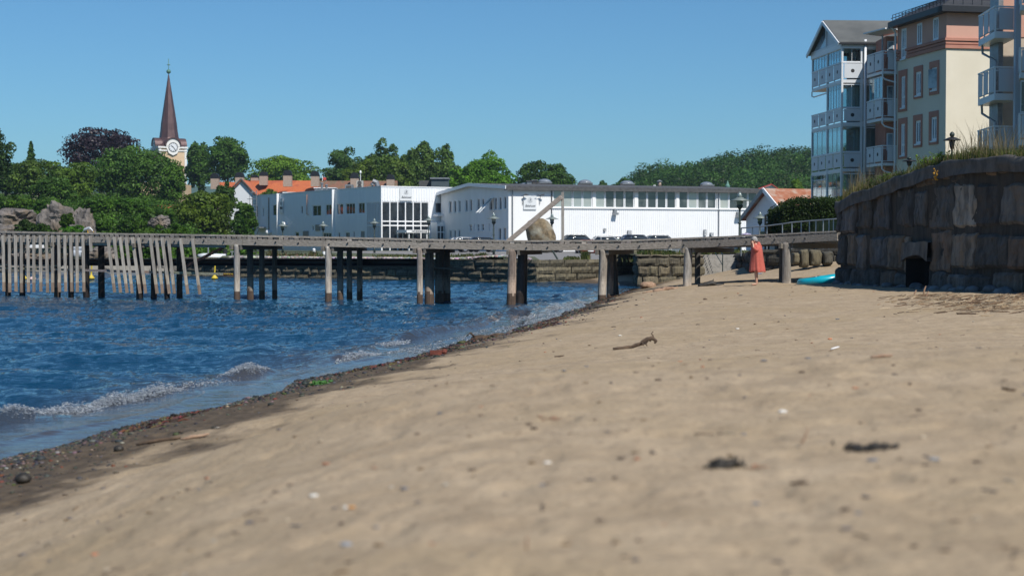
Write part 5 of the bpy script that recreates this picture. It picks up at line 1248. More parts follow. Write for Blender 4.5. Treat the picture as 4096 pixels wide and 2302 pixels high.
mb = MB(); mb.add([LA.pt(Lw, GZ0), LA.pt(Lw, GZ0)+RA.dir*12, LA.pt(Lw, zw)+RA.dir*12, LA.pt(Lw, zw)], [(0, 1, 2, 3)]); mb.build('back_wall', M['corr'], wing)
sg = empty('shop_sign', RA.pt(R2(1637, 487, 1732, 584, RA)[0], R2(1637, 487, 1732, 584, RA)[2], .1), 'white sign with round emblem and script name above the glazed entrance', 'sign')
r = R2(1637, 487, 1732, 584, RA); mb = MB(); RA.box(mb, r[0], r[1], r[2], r[3], .06, .14); mb.build('board', M['sign'], sg); signtext(RA, r, sg, .15)
sg = empty('shop_sign', LA.pt(R2(718, 568, 746, 680)[0], R2(718, 568, 746, 680)[2], .1), 'narrow sign seen edge on high on the shaded side of the wing', 'sign')
r = R2(718, 568, 746, 680); mb = MB(); LA.box(mb, r[0], r[1], r[2], r[3], .08, .16); mb.build('board', M['sign'], sg)
LA2 = Face(LA.B.xy, LA.A.xy, (-60, 100)); r2 = (LA.L-r[1], LA.L-r[0], r[2], r[3])
emblem(LA, (r[0]+r[1])/2, r[2]+(r[3]-r[2])*.68, (r[3]-r[2])*.12, sg, .17); text_mesh('sign_lettering', 'Bakehuset', .5, M['signtxt'], sg, LA, (r[0]+r[1])/2, r[2]+.7, .17, .4, width=(r[1]-r[0])*.8)
# entrance canopy
cv = empty('entrance_canopy', RA.pt(R2(1608, 812, 1780, 832, RA)[0], GZ0, 1.5), 'low white canopy on two posts with the main entrance lettering', 'canopy')
r = R2(1610, 811, 1782, 832, RA); mb = MB(); RA.box(mb, r[0]-.1, r[1], r[2], r[3], .3, 3.0); mb.build('canopy_roof', M['trim'], cv)
text_mesh('lettering', 'HOVEDINNGANG', (r[3]-r[2])*.72, M['signtxt'], cv, RA, (r[0]+r[1])/2+.1, (r[2]+r[3])/2, 3.03, width=(r[1]-r[0])*.68)
for s_ in (r[0]+.3, r[1]-.3):
    mb = MB(); mb.tube([RA.pt(s_, GZ0, 2.8), RA.pt(s_, r[2], 2.8)], .07, 8); mb.build('post', M['trim'], cv)
mb = MB(); RA.box(mb, r[0]+.8, r[1]-.8, GZ0+.05, r[2]-.1, .05, .12)
f = mb.build('door', M['bglass'], cv); mb = MB()
for q in (0, .5, 1): RA.box(mb, r[0]+.8+(r[1]-r[0]-1.6)*q-.05, r[0]+.8+(r[1]-r[0]-1.6)*q+.05, GZ0+.05, r[2]-.1, .12, .18)
mb.build('door_frame', M['trim'], f)
# roof plant of the wing
pb = empty('roof_plant_box', P(1730, 752, 183), 'big dark grey plant box on the roof behind the entrance corner', 'plant box')
a = P(1727, 752, 184); b = P(1794, 717, 184); mb = MB(); mb.box((a.x, 183, a.z-.8), (b.x, 186, b.z)); mb.build('housing', mat('blue_grey_sheet', (.045, .065, .075), .6, (.06, .08, .09), scale=1), pb)
mb = MB(); mb.box((a.x-.15, 182.8, b.z), (b.x+.1, 186.2, b.z+.16)); mb.build('lid', M['grey_metal'], pb)
mb = MB(); mb.box((P(1678, 750, 185).x, 184, a.z-.8), (a.x-.05, 187, Z(723, 185))); mb.build('side_housing', M['fascia'], pb)
hp_ = empty('heat_pump', P(1438, 757, 185), 'two fan heat pump unit on the roof of the wing', 'heat pump')
a = P(1426, 757, 185); b = P(1452, 722, 185); mb = MB(); mb.box((a.x, 185, a.z-1.2), (b.x, 185.6, b.z)); mb.build('casing', mat('beige_casing', (.42, .42, .39), .5), hp_)
for yy in (731, 746):
    c = P(1438, yy, 184.9); mb = MB(); n = 20; mb.add([(c.x+.26*math.cos(2*math.pi*k/n), 184.96, c.z+.26*math.sin(2*math.pi*k/n)) for k in range(n)]+[(c.x+.26*math.cos(2*math.pi*k/n), 184.99, c.z+.26*math.sin(2*math.pi*k/n)) for k in range(n)], [tuple(range(n))]+[(k, (k+1) % n, (k+1) % n+n, k+n) for k in range(n)]); mb.build('fan', M['fascia'], hp_)
mb = MB(); c = P(1511, 748, 183); mb.tube([c-Vector((0, 0, 1)), c, c+Vector((-.15, 0, .55)), c+Vector((-.6, 0, .7))], .3, 12); tag(mb.build('gooseneck_duct', M['grey_metal'], origin=c), 'curved metal gooseneck duct near the corner of the wing roof', 'duct')
mb = MB(); c = P(1490, 748, 185); mb.lathe([(.12, -1), (.12, .25), (.25, .25), (.22, .5), (.02, .6)], c, 12); tag(mb.build('roof_vent', M['grey_metal'], origin=c), 'small round roof vent left of the gooseneck duct', 'vent')
for px, yt, lb in ((1288, 735, 'taller of the two stub pipes on the middle of the wing roof'), (1306, 743, 'shorter of the two stub pipes on the middle of the wing roof')):
    mb = MB(); c = P(px, 768, 192); mb.lathe([(.14, -.5), (.14, Z(yt, 192)-c.z), (.22, Z(yt, 192)-c.z), (.22, Z(yt, 192)-c.z+.12), (.02, Z(yt, 192)-c.z+.2)], c, 10); tag(mb.build('stub_pipe', M['grey_metal'], origin=c), lb, 'pipe')
mb = MB(); a = P(1258, 766, 195); b = P(1340, 753, 195); mb.box((a.x, 195, a.z-1), (b.x, 197, b.z)); o_ = mb.build('roof_hatch', M['grey_metal'], origin=a); tag(o_, 'low pale housing behind the stub pipes on the wing roof', 'housing')
mb = MB(); mb.box((a.x-.1, 194.9, b.z), (b.x+.1, 197.1, b.z+.1)); mb.build('lid', M['trim'], o_)
mb = MB(); a = P(1130, 783, 205); b = P(1205, 768, 205); mb.box((a.x, 205, a.z-1), (b.x, 207, b.z)); o_ = mb.build('white_roof_box', M['trim'], origin=a); tag(o_, 'long white box on the left end of the wing roof', 'housing')
mb = MB(); mb.box((a.x-.9, 205.2, a.z-1), (a.x-.1, 206, b.z-.15)); mb.build('fan_unit', M['fascia'], o_)
mb = MB(); a = P(1380, 757, 187); b = P(1410, 738, 187); mb.box((a.x, 187, a.z-1), (b.x, 188.5, b.z)); o_ = mb.build('air_handler', M['grey_metal'], origin=a); tag(o_, 'grey air handling box left of the heat pump on the wing roof', 'housing')
mb = MB(); mb.box((a.x+.15, 186.96, a.z), (b.x-.15, 187, b.z-.15)); mb.build('grille', M['fascia'], o_)
mb = MB(); c = P(1442, 722, 185.5); mb.tube([c, c+Vector((0, 0, .9))], .04, 6); mb.ico(c+Vector((0, 0, 1.0)), .22, random.Random(1), 1, (.6, 1, 1), 0); tag(mb.build('antenna_dish', M['trim'], origin=c), 'small white antenna dish on a mast above the heat pump', 'antenna')
# escape ladder
ld = empty('escape_ladder', LA.pt(LA.hit(*c2(560, 700))[0], GZ0+2, .5), 'caged grey escape ladder at the far left end of the wing', 'ladder')
s_ = LA.hit(*c2(545, 700))[0]; mb = MB(); z0_, z1_ = LA.hit(*c2(545, 790))[1], LA.hit(*c2(545, 505))[1]
for ds in (-.8, .8): mb.tube([LA.pt(s_+ds, z0_, .5), LA.pt(s_+ds, z1_, .5)], .05, 6)
k = z0_
while k < z1_: mb.tube([LA.pt(s_-.8, k, .5), LA.pt(s_+.8, k, .5)], .03, 5); k += .4
mb.build('ladder_frame', M['grey_metal'], ld)
mb = MB(); k = z0_+1.2
while k < z1_: mb.tube([LA.pt(s_-.8, k, .5), LA.pt(s_-.9, k, 1.2), LA.pt(s_+.9, k, 1.2), LA.pt(s_+.8, k, .5)], .03, 5); k += .9
mb.tube([LA.pt(s_, z0_+1, 1.2), LA.pt(s_, z1_, 1.2)], .03, 5); mb.build('cage', M['grey_metal'], ld)
mb = MB(); LA.box(mb, s_-3.2, s_-.6, z0_-.1, z0_+.02, .1, 1.1); mb.tube([LA.pt(s_-3, z0_, .9), LA.pt(s_-1.2, z0_-1.6, .9)], .04, 5); mb.build('landing', M['grey_metal'], ld)
for cx_2, cy_2 in ((768, 768), (648, 828)):
    s_, z_ = LA.hit(*c2(cx_2, cy_2)); mb = MB(); mb.ico(LA.pt(s_, z_, .5), .32, random.Random(3), 2, (1, 1, 1.1), 0); mb.tube([LA.pt(s_, z_, 0), LA.pt(s_, z_, .5)], .15, 8); mb.build('wall_vent_hood', M['trim'], wing, smooth=True)

# ---- old house with the long orange tile roof
M['tile'] = mat('orange_roof_tiles', (.42, .105, .035), .8, (.52, .15, .055), scale=6, bump=.5, col3=(.36, .09, .04), scale3=.8)
M['tileold'] = mat('old_brown_roof_tiles', (.15, .07, .045), .85, (.24, .12, .075), scale=4, bump=.6, col3=(.13, .10, .06), scale3=1.2)
M['chim'] = mat('chimney_render', (.30, .22, .17), .9, (.42, .33, .27), scale=4, stretch=(1, 1, 2))
D = 240; oh = empty('orange_roofed_house', P(1200, 800, D), 'long old house with orange and brown tiled roof behind the white wing', 'house')
def roofseg(px0, px1, yr, ye, D0, D1, m, name, th=.25, back=9):
    a = P(px0, yr, D0+4); b = P(px1, yr, D1+4); c = P(px1, ye, D1-1); d = P(px0, ye, D0-1); mb = MB(); v = Vector((0, 0, -th))
    bb = b+Vector((0, back, -(b.z-c.z))); aa = a+Vector((0, back, -(a.z-d.z)))
    mb.add([a, b, c, d, a+v, b+v, c+v, d+v], [(0, 1, 2, 3), (7, 6, 5, 4), (2, 6, 7, 3), (3, 7, 4, 0), (1, 5, 6, 2)]); mb.add([a, b, bb, aa], [(0, 1, 2, 3)])
    mb.build(name, m, oh)
roofseg(1002, 1272, 722, 800, 243, 237, M['tile'], 'roof'); roofseg(1272, 1590, 723, 800, 237, 233, M['tileold'], 'roof')
roofseg(868, 1003, 728, 790, 248, 243.2, M['tile'], 'roof')
mb = MB(); mb.box((X(872, 247), 245.5, 2), (X(1590, 240), 249, Z(760, 247))); mb.build('wall', M['whitewash'], oh)
gw = empty('white_gabled_house', P(965, 830, 231), 'white gabled house with orange tiled roof standing before the long roof', 'house')
ga, gb, gc_ = P(912, 775, 231), P(1028, 787, 231), P(966, 720, 231)
mb = MB(); mb.poly([(ga.x, 231, 1), (gb.x, 231, 1), gb, gc_, ga], (0, 7, 0)); mb.build('wall', mat('white_gable', (.62, .64, .66), .85), gw)
mb = MB()
up = Vector((0, 0, .12)); fr_ = Vector((0, -.35, 0)); bk2 = Vector((0, 7.2, 0))
for p, q in ((ga, gc_), (gc_, gb)):
    e = (q-p)*.06; p2_ = p-e if p is ga else p; q2_ = q+e if q is gb else q; mb.add([p2_+up+fr_, q2_+up+fr_, q2_+up+bk2, p2_+up+bk2, p2_+fr_*1-up, q2_+fr_-up], [(0, 1, 2, 3), (0, 1, 5, 4)])
mb.build('roof', M['tile'], gw)
mb = MB(); mb.beam(gc_+up*1.3+fr_, gb+(gb-gc_)*.06+up*1.3+fr_, .18, .18); mb.beam(gc_+up*1.3+fr_, ga+(ga-gc_)*.06+up*1.3+fr_, .18, .18); mb.build('barge_board', M['fascia'], gw)
cl = ['first chimney from the left, before the dark tree', 'chimney behind the white gable', 'small dark chimney behind the gable chimney', 'chimney at the middle left of the orange roof', 'tallest chimney on the orange roof', 'chimney where the orange roof turns brown', 'chimney behind the heat pump on the brown roof', 'last chimney on the right end of the brown roof']
for i, (x0, x1, yt, yb, D) in enumerate(((178, 238, 370, 465, 240), (368, 430, 362, 455, 239), (488, 543, 385, 430, 249), (554, 614, 358, 435, 243), (738, 802, 346, 445, 238), (952, 1013, 354, 445, 237), (1258, 1319, 365, 470, 237), (1537, 1596, 379, 470, 235))):
    a = c2(x0, yb); b = c2(x1, yt); p = P(a[0], a[1], D); q = P(b[0], b[1], D); h = q.z-p.z; wd = q.x-p.x
    ch = empty('chimney', (p.x+wd/2, D, p.z), cl[i], 'chimney', 'chimneys of the old tiled house'); 
    mb = MB(); mb.box((p.x, D, p.z-.6), (q.x, D+1.1, p.z+h*.58)); mb.build('stack', M['chim'], ch)
    mb = MB(); mb.box((p.x-.06, D-.06, p.z+h*.58), (q.x+.06, D+1.16, p.z+h*.68)); n = 10
    prof = [(p.x+.02, p.z+h*.68)] + [(p.x+wd/2-math.cos(math.pi*k/n)*wd*.48, p.z+h*.78+math.sin(math.pi*k/n)*h*.22) for k in range(n+1)] + [(q.x-.02, p.z+h*.68)]
    mb.poly([(x_, D+.02, z_) for x_, z_ in prof], (0, 1.05, 0)); mb.build('metal_hood', M['black'], ch)
fp_ = P(1290, 725, 250); mb = MB(); mb.tube([fp_, P(1290, 702, 250)], .05, 6); tag(mb.build('flag_mast', M['trim'], origin=fp_), 'short white mast rising behind the orange roof', 'mast')
mb = MB(); c = P(1293, 708, 250); mb.add([c, c+Vector((.5, 0, -.1)), c+Vector((.45, .1, -.5)), c+Vector((0, 0, -.45)), c+Vector((0, .02, 0)), c+Vector((.5, .02, -.1)), c+Vector((.45, .12, -.5)), c+Vector((0, .02, -.45))], [(0, 1, 2, 3), (7, 6, 5, 4), (0, 4, 5, 1), (2, 6, 7, 3)]); mb.build('red_pennant', mat('red_cloth', (.5, .06, .04), .8), bpy.data.objects['flag_mast'])
# distant red roofed house and far roofs by the small white house
dh = empty('distant_house', P(3080, 752, 230), 'far white gable with a red roof peeping over the long roof', 'house')
a, b, c = P(3040, 756, 230), P(3110, 758, 230), P(3085, 741, 230); mb = MB(); mb.poly([a, b, c], (0, 6, 0)); mb.build('wall', M['whitewash'], dh)
mb = MB(); mb.beam(a+Vector((-.3, -.2, 0)), c+Vector((0, -.2, .15)), .4, .2); mb.beam(c+Vector((0, -.2, .15)), b+Vector((.2, -.2, 0)), .4, .12); mb.build('roof', mat('red_roof', (.35, .05, .04), .7), dh)

# ---- small white house with rusty roof
D = 122; sh_ = empty('small_white_house', P(3050, 935, D), 'small white gabled boathouse with a rusty orange sheet roof', 'house')
c1 = PXY(3130, D); gd = Vector((-.42, .91)).normalized()
apx = P(3070, 760, D)
HF = Face(PXY(2988, 124.6), PXY(3134, 119.5))
sA, zA = HF.hit(3070, 759); sL, zL = HF.hit(2976, 883); sR = sA*2-sL; zR = zL
mb = MB(); ex = -HF.n*14.0
mb.poly([HF.pt(sL+.35, 1.0), HF.pt(sR-.3, 1.0), HF.pt(sR-.3, zR+.2), HF.pt(sA, zA-.12), HF.pt(sL+.35, zL+.2)], ex); mb.build('wall', mat('white_boards', (.70, .72, .74), .7, (.62, .65, .68), scale=1.5, stretch=(1, 1, 6)), sh_)
M['rustroof'] = mat('rusty_roof_sheet', (.26, .085, .035), .75, (.34, .14, .08), scale=1.5, bump=.3, col3=(.36, .26, .20), scale3=1.6)
mb = MB(); v = Vector((0, 0, .12)); f_ = HF.n*.35
P0, P1, P2 = HF.pt(sL, zL)+f_, HF.pt(sA, zA)+f_, HF.pt(sR, zR)+f_
ex2 = -HF.n*14.7
for p, q in ((P0, P1), (P1, P2)): mb.add([p, q, q+ex2, p+ex2, p+v, q+v, q+ex2+v, p+ex2+v], [(0, 1, 2, 3), (7, 6, 5, 4), (0, 4, 5, 1), (3, 2, 6, 7), (0, 3, 7, 4), (1, 5, 6, 2)])
mb.build('roof', M['rustroof'], sh_)
mb = MB(); mb.beam(P1+f_*.25+v*.2, P2+f_*.25+v*.2, .10, .32); mb.build('barge_board', M['trim'], sh_)
mb = MB(); mb.beam(P0+f_*.25+v*.2, P1+f_*.25+v*.2, .10, .30); mb.build('shaded_barge_board', M['grey_metal'], sh_)  # grey instead of white, shade of this slope put into the colour
# ---- church
D = 360; ch = empty('church', P(665, 850, D), 'yellow church tower with a tall red brown copper spire and white clock gables', 'church')
M['ochre'] = mat('ochre_render', (.56, .40, .25), .85, (.64, .48, .32), scale=.4)
M['spire'] = mat('brown_copper_spire', (.065, .036, .036), .5, (.125, .072, .068), scale=1.0, stretch=(3, 3, .25), contrast=(.3, .7), metal=.35)
M['chtrim'] = mat('church_white_trim', (.72, .71, .68), .7)
wt = 6.4; cx0 = X(668, D); ang = R(33); zt_t = Z(592, D)
ca, sa = math.cos(ang), math.sin(ang)
def ct(u, v, z): return Vector((cx0+u*ca+v*sa, D+3+(-u*sa+v*ca), z))   # u along the face to the right (towards camera), v away
h = wt/2
def cbox(mb, u0, u1, v0, v1, z0, z1):
    return mb.add([ct(u, v, z) for z in (z0, z1) for u, v in ((u0, v0), (u1, v0), (u1, v1), (u0, v1))], [(0,3,2,1),(4,5,6,7),(0,1,5,4),(1,2,6,5),(2,3,7,6),(3,0,4,7)])
ang = R(-28); ca, sa = math.cos(ang), math.sin(ang)
mb = MB(); cbox(mb, -h, h, -h, h, 5, zt_t-.1); mb.build('tower', M['ochre'], ch)
mb = MB()
for (u, v) in ((-h, -h), (h, -h), (h, h), (-h, h)): cbox(mb, u-.12 if u < 0 else u-.4, u+.4 if u < 0 else u+.12, v-.12 if v < 0 else v-.4, v+.4 if v < 0 else v+.12, Z(735, D), zt_t)
cbox(mb, -h-.35, h+.35, -h-.35, h+.35, zt_t-.05, zt_t+.35); cbox(mb, -h-.2, h+.2, -h-.2, h+.2, zt_t-.75, zt_t-.45); mb.build('cornice', M['chtrim'], ch)
# clock gables: round arch on each face
r_ = 1.65
def uv(face, a, d):
    return {'f': (a, -h-d), 'l': (-h-d, -a), 'r': (h+d, a), 'b': (-a, h+d)}[face]
rcz = zt_t+.35
for fc in ('f', 'l', 'r', 'b'):
    mb = MB(); n = 20; pts = [(-r_*math.cos(math.pi*k/n), rcz+ (.2 if 0 < k < n else 0) + r_*math.sin(math.pi*k/n)) for k in range(n+1)]; pts = [(-r_, rcz-2.0*0)] + pts[1:-1] + [(r_, rcz)]
    low = [(r_*.98, rcz-.3), (r_*.6, rcz-1.6), (0, rcz-2.1), (-r_*.6, rcz-1.6), (-r_*.98, rcz-.3)]
    pl_ = pts+low; V = [ct(*uv(fc, a, .38), z) for a, z in pl_]+[ct(*uv(fc, a, -2.6), z) for a, z in pl_]; k = len(pl_)
    mb.add(V, [tuple(range(k)), tuple(reversed(range(k, 2*k)))]+[(i, (i+1) % k, (i+1) % k+k, i+k) for i in range(k)])
    gg = mb.build('clock_gable', M['chtrim'], ch)
    mb = MB(); n = 16
    for k in range(n):
        t0, t1 = math.pi*k/n, math.pi*(k+1)/n
        q = [(-math.cos(t)*rr_q, rcz+.2+math.sin(t)*rr_q) for t, rr_q in ((t0, r_+.02), (t1, r_+.02), (t1, r_+.32), (t0, r_+.32))]
        V = [ct(*uv(fc, a, .6), z) for a, z in q]+[ct(*uv(fc, a, -2.7), z) for a, z in q]
        mb.add(V, [(0, 1, 2, 3), (7, 6, 5, 4), (0, 4, 5, 1), (1, 5, 6, 2), (2, 6, 7, 3), (3, 7, 4, 0)])
    mb.build('arched_hood', M['spire'], gg)
    mb = MB(); n = 24; cz_ = rcz-.15
    mb.add([ct(*uv(fc, math.cos(2*math.pi*k/n)*1.1, .42), cz_+math.sin(2*math.pi*k/n)*1.1) for k in range(n)], [tuple(range(n))]); dl = mb.build('clock_face', mat('clock_face_'+fc, (.66, .68, .70), .5) if fc == 'f' else bpy.data.materials['clock_face_f'], gg)
    mb = MB()
    def dq(a0, z0, a1, z1, w2, d):
        dx, dz = a1-a0, z1-z0; l = math.hypot(dx, dz); ox, oz = -dz/l*w2, dx/l*w2
        mb.add([ct(*uv(fc, a, d), z) for a, z in ((a0+ox, z0+oz), (a1+ox, z1+oz), (a1-ox, z1-oz), (a0-ox, z0-oz))], [(0, 1, 2, 3)])
    for k in range(12):
        t = math.pi*k/6; dq(math.cos(t)*.8, cz_+math.sin(t)*.8, math.cos(t)*1.0, cz_+math.sin(t)*1.0, .07, .45)
    for k in range(n):
        t0, t1 = 2*math.pi*k/n, 2*math.pi*(k+1)/n; dq(math.cos(t0)*1.08, cz_+math.sin(t0)*1.08, math.cos(t1)*1.08, cz_+math.sin(t1)*1.08, .05, .45)
    dq(0, cz_, -.5, cz_+.35, .09, .47); dq(0, cz_, .55, cz_-.75, .07, .47); mb.build('clock_hands', M['black'], dl)
ztip = Z(292, D); n = 8; prof = [(h*1.13, zt_t+.36), (h*.86, zt_t+1.2), (h*.66, zt_t+2.6), (h*.58, zt_t+4.4)]
zz0 = zt_t+4.4
for k in range(1, 9): prof.append((h*.58*(1-k/8)+.09, zz0+(ztip-zz0)*k/8))
mb = MB(); V = []
for i, (rr_q, z) in enumerate(prof):
    for k in range(n):
        t = math.pi/8+2*math.pi*k/8
        a, b = math.cos(t)*rr_q/math.cos(math.pi/8), math.sin(t)*rr_q/math.cos(math.pi/8)
        if i < 2: a = max(-rr_q, min(rr_q, a*1.05)); b = max(-rr_q, min(rr_q, b*1.05))
        V.append(ct(a, b, z))
mb.add(V, [(i*n+k, i*n+(k+1) % n, (i+1)*n+(k+1) % n, (i+1)*n+k) for i in range(len(prof)-1) for k in range(n)]); mb.build('spire', M['spire'], ch)
c = P(663, 281, D); c.y = D+3; mb = MB(); mb.ico(c, .52, random.Random(2), 2, jit=0); mb.tube([c-Vector((0, 0, 1.0)), c+Vector((0, 0, 3.0))], .07, 6); mb.beam(c+Vector((-.3, 0, 1.6)), c+Vector((.35, 0, 1.6)), .08, .25); mb.build('weathervane', mat('verdigris_ball', (.07, .17, .12), .5), ch, smooth=True)
# nave and window of tower
mb = MB(); V0 = ct(0, -h-.02, 0); 
for zc in (Z(672, D), ): mb.add([ct(a, -h-.03, z) for a, z in ((-.6, zc-1.6), (.6, zc-1.6), (.6, zc+.8), (.3, zc+1.3), (-.3, zc+1.3), (-.6, zc+.8))], [tuple(range(6))])
mb.build('louvred_window', M['fascia'], ch)
mb = MB(); mb.box((X(560, 300), 300, 5), (X(690, 300), 318, Z(850, 300)+6)); mb.build('nave', M['ochre'], ch)
cb = empty('church_annex', P(690, 910, 205), 'low ochre building glimpsed between bushes under the largest tree', 'building')
mb = MB(); a = P(590, 915, 200); b = P(735, 865, 200); mb.box((a.x, 200, a.z-2), (b.x, 206, b.z)); mb.build('wall', M['ochre'], cb)
mb = MB(); mb.poly([(a.x-.3, 199.6, b.z), (a.x-.3, 206.4, b.z), (a.x-.3, 203, b.z+1.6)], (b.x-a.x+.6, 0, 0)); mb.build('roof', M['tile'], cb)
mb = MB(); mb.box((a.x+1, 199.93, a.z), (a.x+1.8, 199.98, b.z-.4)); mb.build('window', M['bglass'], cb)
vh = empty('copper_roofed_villa', P(150, 780, 235), 'pale house with green copper roof hidden in the left trees', 'house')
a = P(130, 780, 235); b = P(250, 705, 235); mb = MB(); mb.box((a.x, 235, a.z-3), (b.x, 243, Z(735, 235))); mb.build('wall', mat('cream_wall', (.55, .48, .38), .8), vh)
mb = MB(); zz = Z(735, 235); mb.poly([(a.x-.4, 234.6, zz), (a.x-.4, 243.4, zz), (a.x-.4, 239, zz+2.6)], (b.x-a.x+.8, 0, 0)); mb.build('roof', mat('copper_green_roof', (.16, .34, .28), .6), vh)
# ================================================================== APARTMENT BUILDINGS AT RIGHT
M['cream'] = mat('cream_render', (.64, .58, .46), .85, (.70, .64, .52), scale=.5, bump=.05)
M['pink'] = mat('salmon_render', (.53, .29, .22), .85, (.57, .33, .25), scale=.5)
M['pinktrim'] = mat('salmon_trim', (.40, .17, .12), .8, (.45, .21, .15), scale=1)
M['dtile'] = mat('black_roof_tiles', (.022, .022, .024), .6, (.05, .05, .05), scale=5, stretch=(3, 3, 3), bump=.6)
M['greyroof'] = mat('grey_sheet_roof', (.075, .08, .078), .7, (.115, .12, .115), scale=.5)
M['balc'] = mat('balcony_panel', (.60, .63, .66), .5, (.55, .58, .62), scale=.7)
M['frame'] = mat('painted_metal_frame', (.66, .68, .70), .4)
M['wing_glass'] = mat('window_glass', (.06, .09, .12), .05, (.30, .38, .44), scale=.7, spec=.9, contrast=(.42, .58))
M['cglass'] = clear_glass('clear_balcony_glass', (.62, .78, .80), .10)
M['interior'] = mat('balcony_interior_wall', (.32, .33, .33), .8, (.40, .41, .41), scale=.5)
M['iwood'] = mat('dark_opening', (.02, .02, .022), .7)
def q5(x0, y0, x1, y1, f):
    a, b = c5(x0, y0), c5(x1, y1); r = f.rect(a[0], a[1], b[0], b[1]); return (min(r[0], r[1]), max(r[0], r[1]), r[2], r[3])
# ---- yellow and pink building
YC = PXY(3778, 87); YL = PXY(3583, 93.2); LY = Face(YC, YL, (-30, 60)); ydir = LY.dir
YR = (YC[0]+ydir.y*13, YC[1]-ydir.x*13); RY = Face(YC, YR, (0, 0))
yb = empty('apartment_building', (YC[0], YC[1], 2.9), 'cream and salmon pink apartment building with black tiled roof and framed windows', 'building')
z_eave = LY.hit(3778, 38)[1]; z_c1 = LY.hit(3778, 154)[1]; z_c0 = LY.hit(3778, 193)[1]
LYl = LY.L
wins = [((695, 175, 725, 362), None), ((790, 142, 821, 276), None), ((888, 108, 921, 246), None),
        ((696, 465, 722, 656), (680, 428, 731, 680)), ((785, 438, 819, 580), (773, 403, 826, 601)), ((880, 412, 916, 548), (869, 373, 926, 577)),
        ((694, 755, 720, 946), (679, 720, 731, 968)), ((783, 735, 816, 876), (770, 700, 823, 898)), ((879, 713, 914, 857), (866, 678, 922, 881))]
wr = [q5(*w_[0], LY) for w_ in wins]
mb = MB(); LY.wall(mb, 0, LYl, 2.5, z_c0, [w_ for w_ in wr if w_[3] < z_c0+.5][0:0]+wr[3:], .14); RY.wall(mb, 0, 13, 2.5, z_c0, [], .1); mb.build('cream_wall', M['cream'], yb)
mb = MB()
LY.wall(mb, 0, LYl, z_c0, z_eave+.1, [(a, b, max(c, z_c0+.02), d) for a, b, c, d in wr[:3]], .14); RY.wall(mb, 0, 13, z_c0, z_eave+.1, [], .1); mb.build('pink_wall', M['pink'], yb)
mb = MB(); h3 = (z_c1-z_c0)
tw = wr[0]
for z0_, z1_, d in ((z_c0-.03, z_c0+h3*.28, .10), (z_c0+h3*.40, z_c0+h3*.62, .07), (z_c0+h3*.72, z_c1, .13)):
    LY.box(mb, -.0, tw[0]-.12, z0_, z1_, .003, d); LY.box(mb, tw[1]+.12, LYl, z0_, z1_, .003, d); RY.box(mb, -d, 13, z0_, z1_, .003, d)
mb.build('cornice', M['pinktrim'], yb)
for i, w_ in enumerate(wr):
    if i == 0: w_ = (w_[0], w_[1], max(w_[2], z_c0+.02), w_[3])
    wv = LY.window(yb, w_, 2, 1, .13, .03, M['trim'], M['wing_glass'], splits=[w_[2]+(w_[3]-w_[2])*.33] if i in (0, 3, 6) else [])
    mb = MB(); LY.box(mb, w_[0]-.04, w_[1]+.04, w_[2]-.09, w_[2]-.005, -.02, .10); mb.build('sill', M['frame'], wv)
    if wins[i][1]:
        r = q5(*wins[i][1], LY); mb = MB(); d = .06
        LY.box(mb, r[0], r[1], w_[3]+.005, r[3], .003, d); LY.box(mb, r[0], r[1], r[2], w_[2]-.10, .003, d); LY.box(mb, r[0], w_[0]-.005, w_[2]-.10, w_[3]+.005, .003, d-.002); LY.box(mb, w_[1]+.005, r[1], w_[2]-.10, w_[3]+.005, .003, d-.002)
        mb.build('surround', M['pinktrim'], wv)
# one tilted sash
for i in (5,):
    w_ = wr[i]; mb = MB(); a, b, c, d = w_; o = [LY.pt(a+.1, c+.1, -.02), LY.pt(b-.1, c+.1, -.02), LY.pt(b-.1, d-.1, .22*-1+.35), LY.pt(a+.1, d-.1, .13)]
    mb.add([LY.pt(a+.08, c+.1, .0), LY.pt(b-.08, c+.1, .26), LY.pt(b-.08, d-.1, .26), LY.pt(a+.08, d-.1, .0)], [(0, 1, 2, 3)]); mb.build('open_sash', M['wing_glass'], yb)
# hip roof
ov = .55; 
def yp(u, v, z): return LY.A + LY.dir*u + RY.dir*v + Vector((0, 0, z))
mb = MB(); e = [yp(-ov, -ov, z_eave+.1), yp(LYl+.2, -ov, z_eave+.1), yp(LYl+.2, 13, z_eave+.1), yp(-ov, 13, z_eave+.1)]; rg = [yp(LYl*.5, 3.2, z_eave+2.0), yp(LYl*.5, 13, z_eave+2.0)]
mb.add(e+rg, [(0, 1, 4), (0, 4, 5, 3), (1, 2, 5, 4), (0, 3, 2, 1)]); mb.build('roof', M['dtile'], yb)
mb = MB()
for k in range(3):
    f = (k+.35)*.12; a = e[0].lerp(rg[0], f); b = e[1].lerp(rg[0], f); mb.tube([a+Vector((0, 0, .16)), b+Vector((0, 0, .16))], .025, 5)
f = .06; a = e[0].lerp(rg[0], f); b = e[1].lerp(rg[0], f)
for k in range(16): 
    p = a.lerp(b, k/15); mb.tube([p, p+Vector((0, 0, .34))], .02, 4)
mb.tube([a+Vector((0, 0, .33)), b+Vector((0, 0, .33))], .02, 5)
a = e[0].lerp(rg[0], f); b = e[3].lerp(rg[1], f)
mb.tube([a+Vector((0, 0, .30)), b+Vector((0, 0, .30))], .02, 5)
for k in range(24):
    p = a.lerp(b, k/23); mb.tube([p, p+Vector((0, 0, .3))], .02, 4)
mb.build('snow_guard', M['black'], yb)
mb = MB(); LY.box(mb, -ov, LYl+.2, z_eave-.22, z_eave+.10, .01, ov); RY.box(mb, -ov, 13, z_eave-.225, z_eave+.098, .01, ov+.003); mb.build('eaves_board', M['black'], yb)
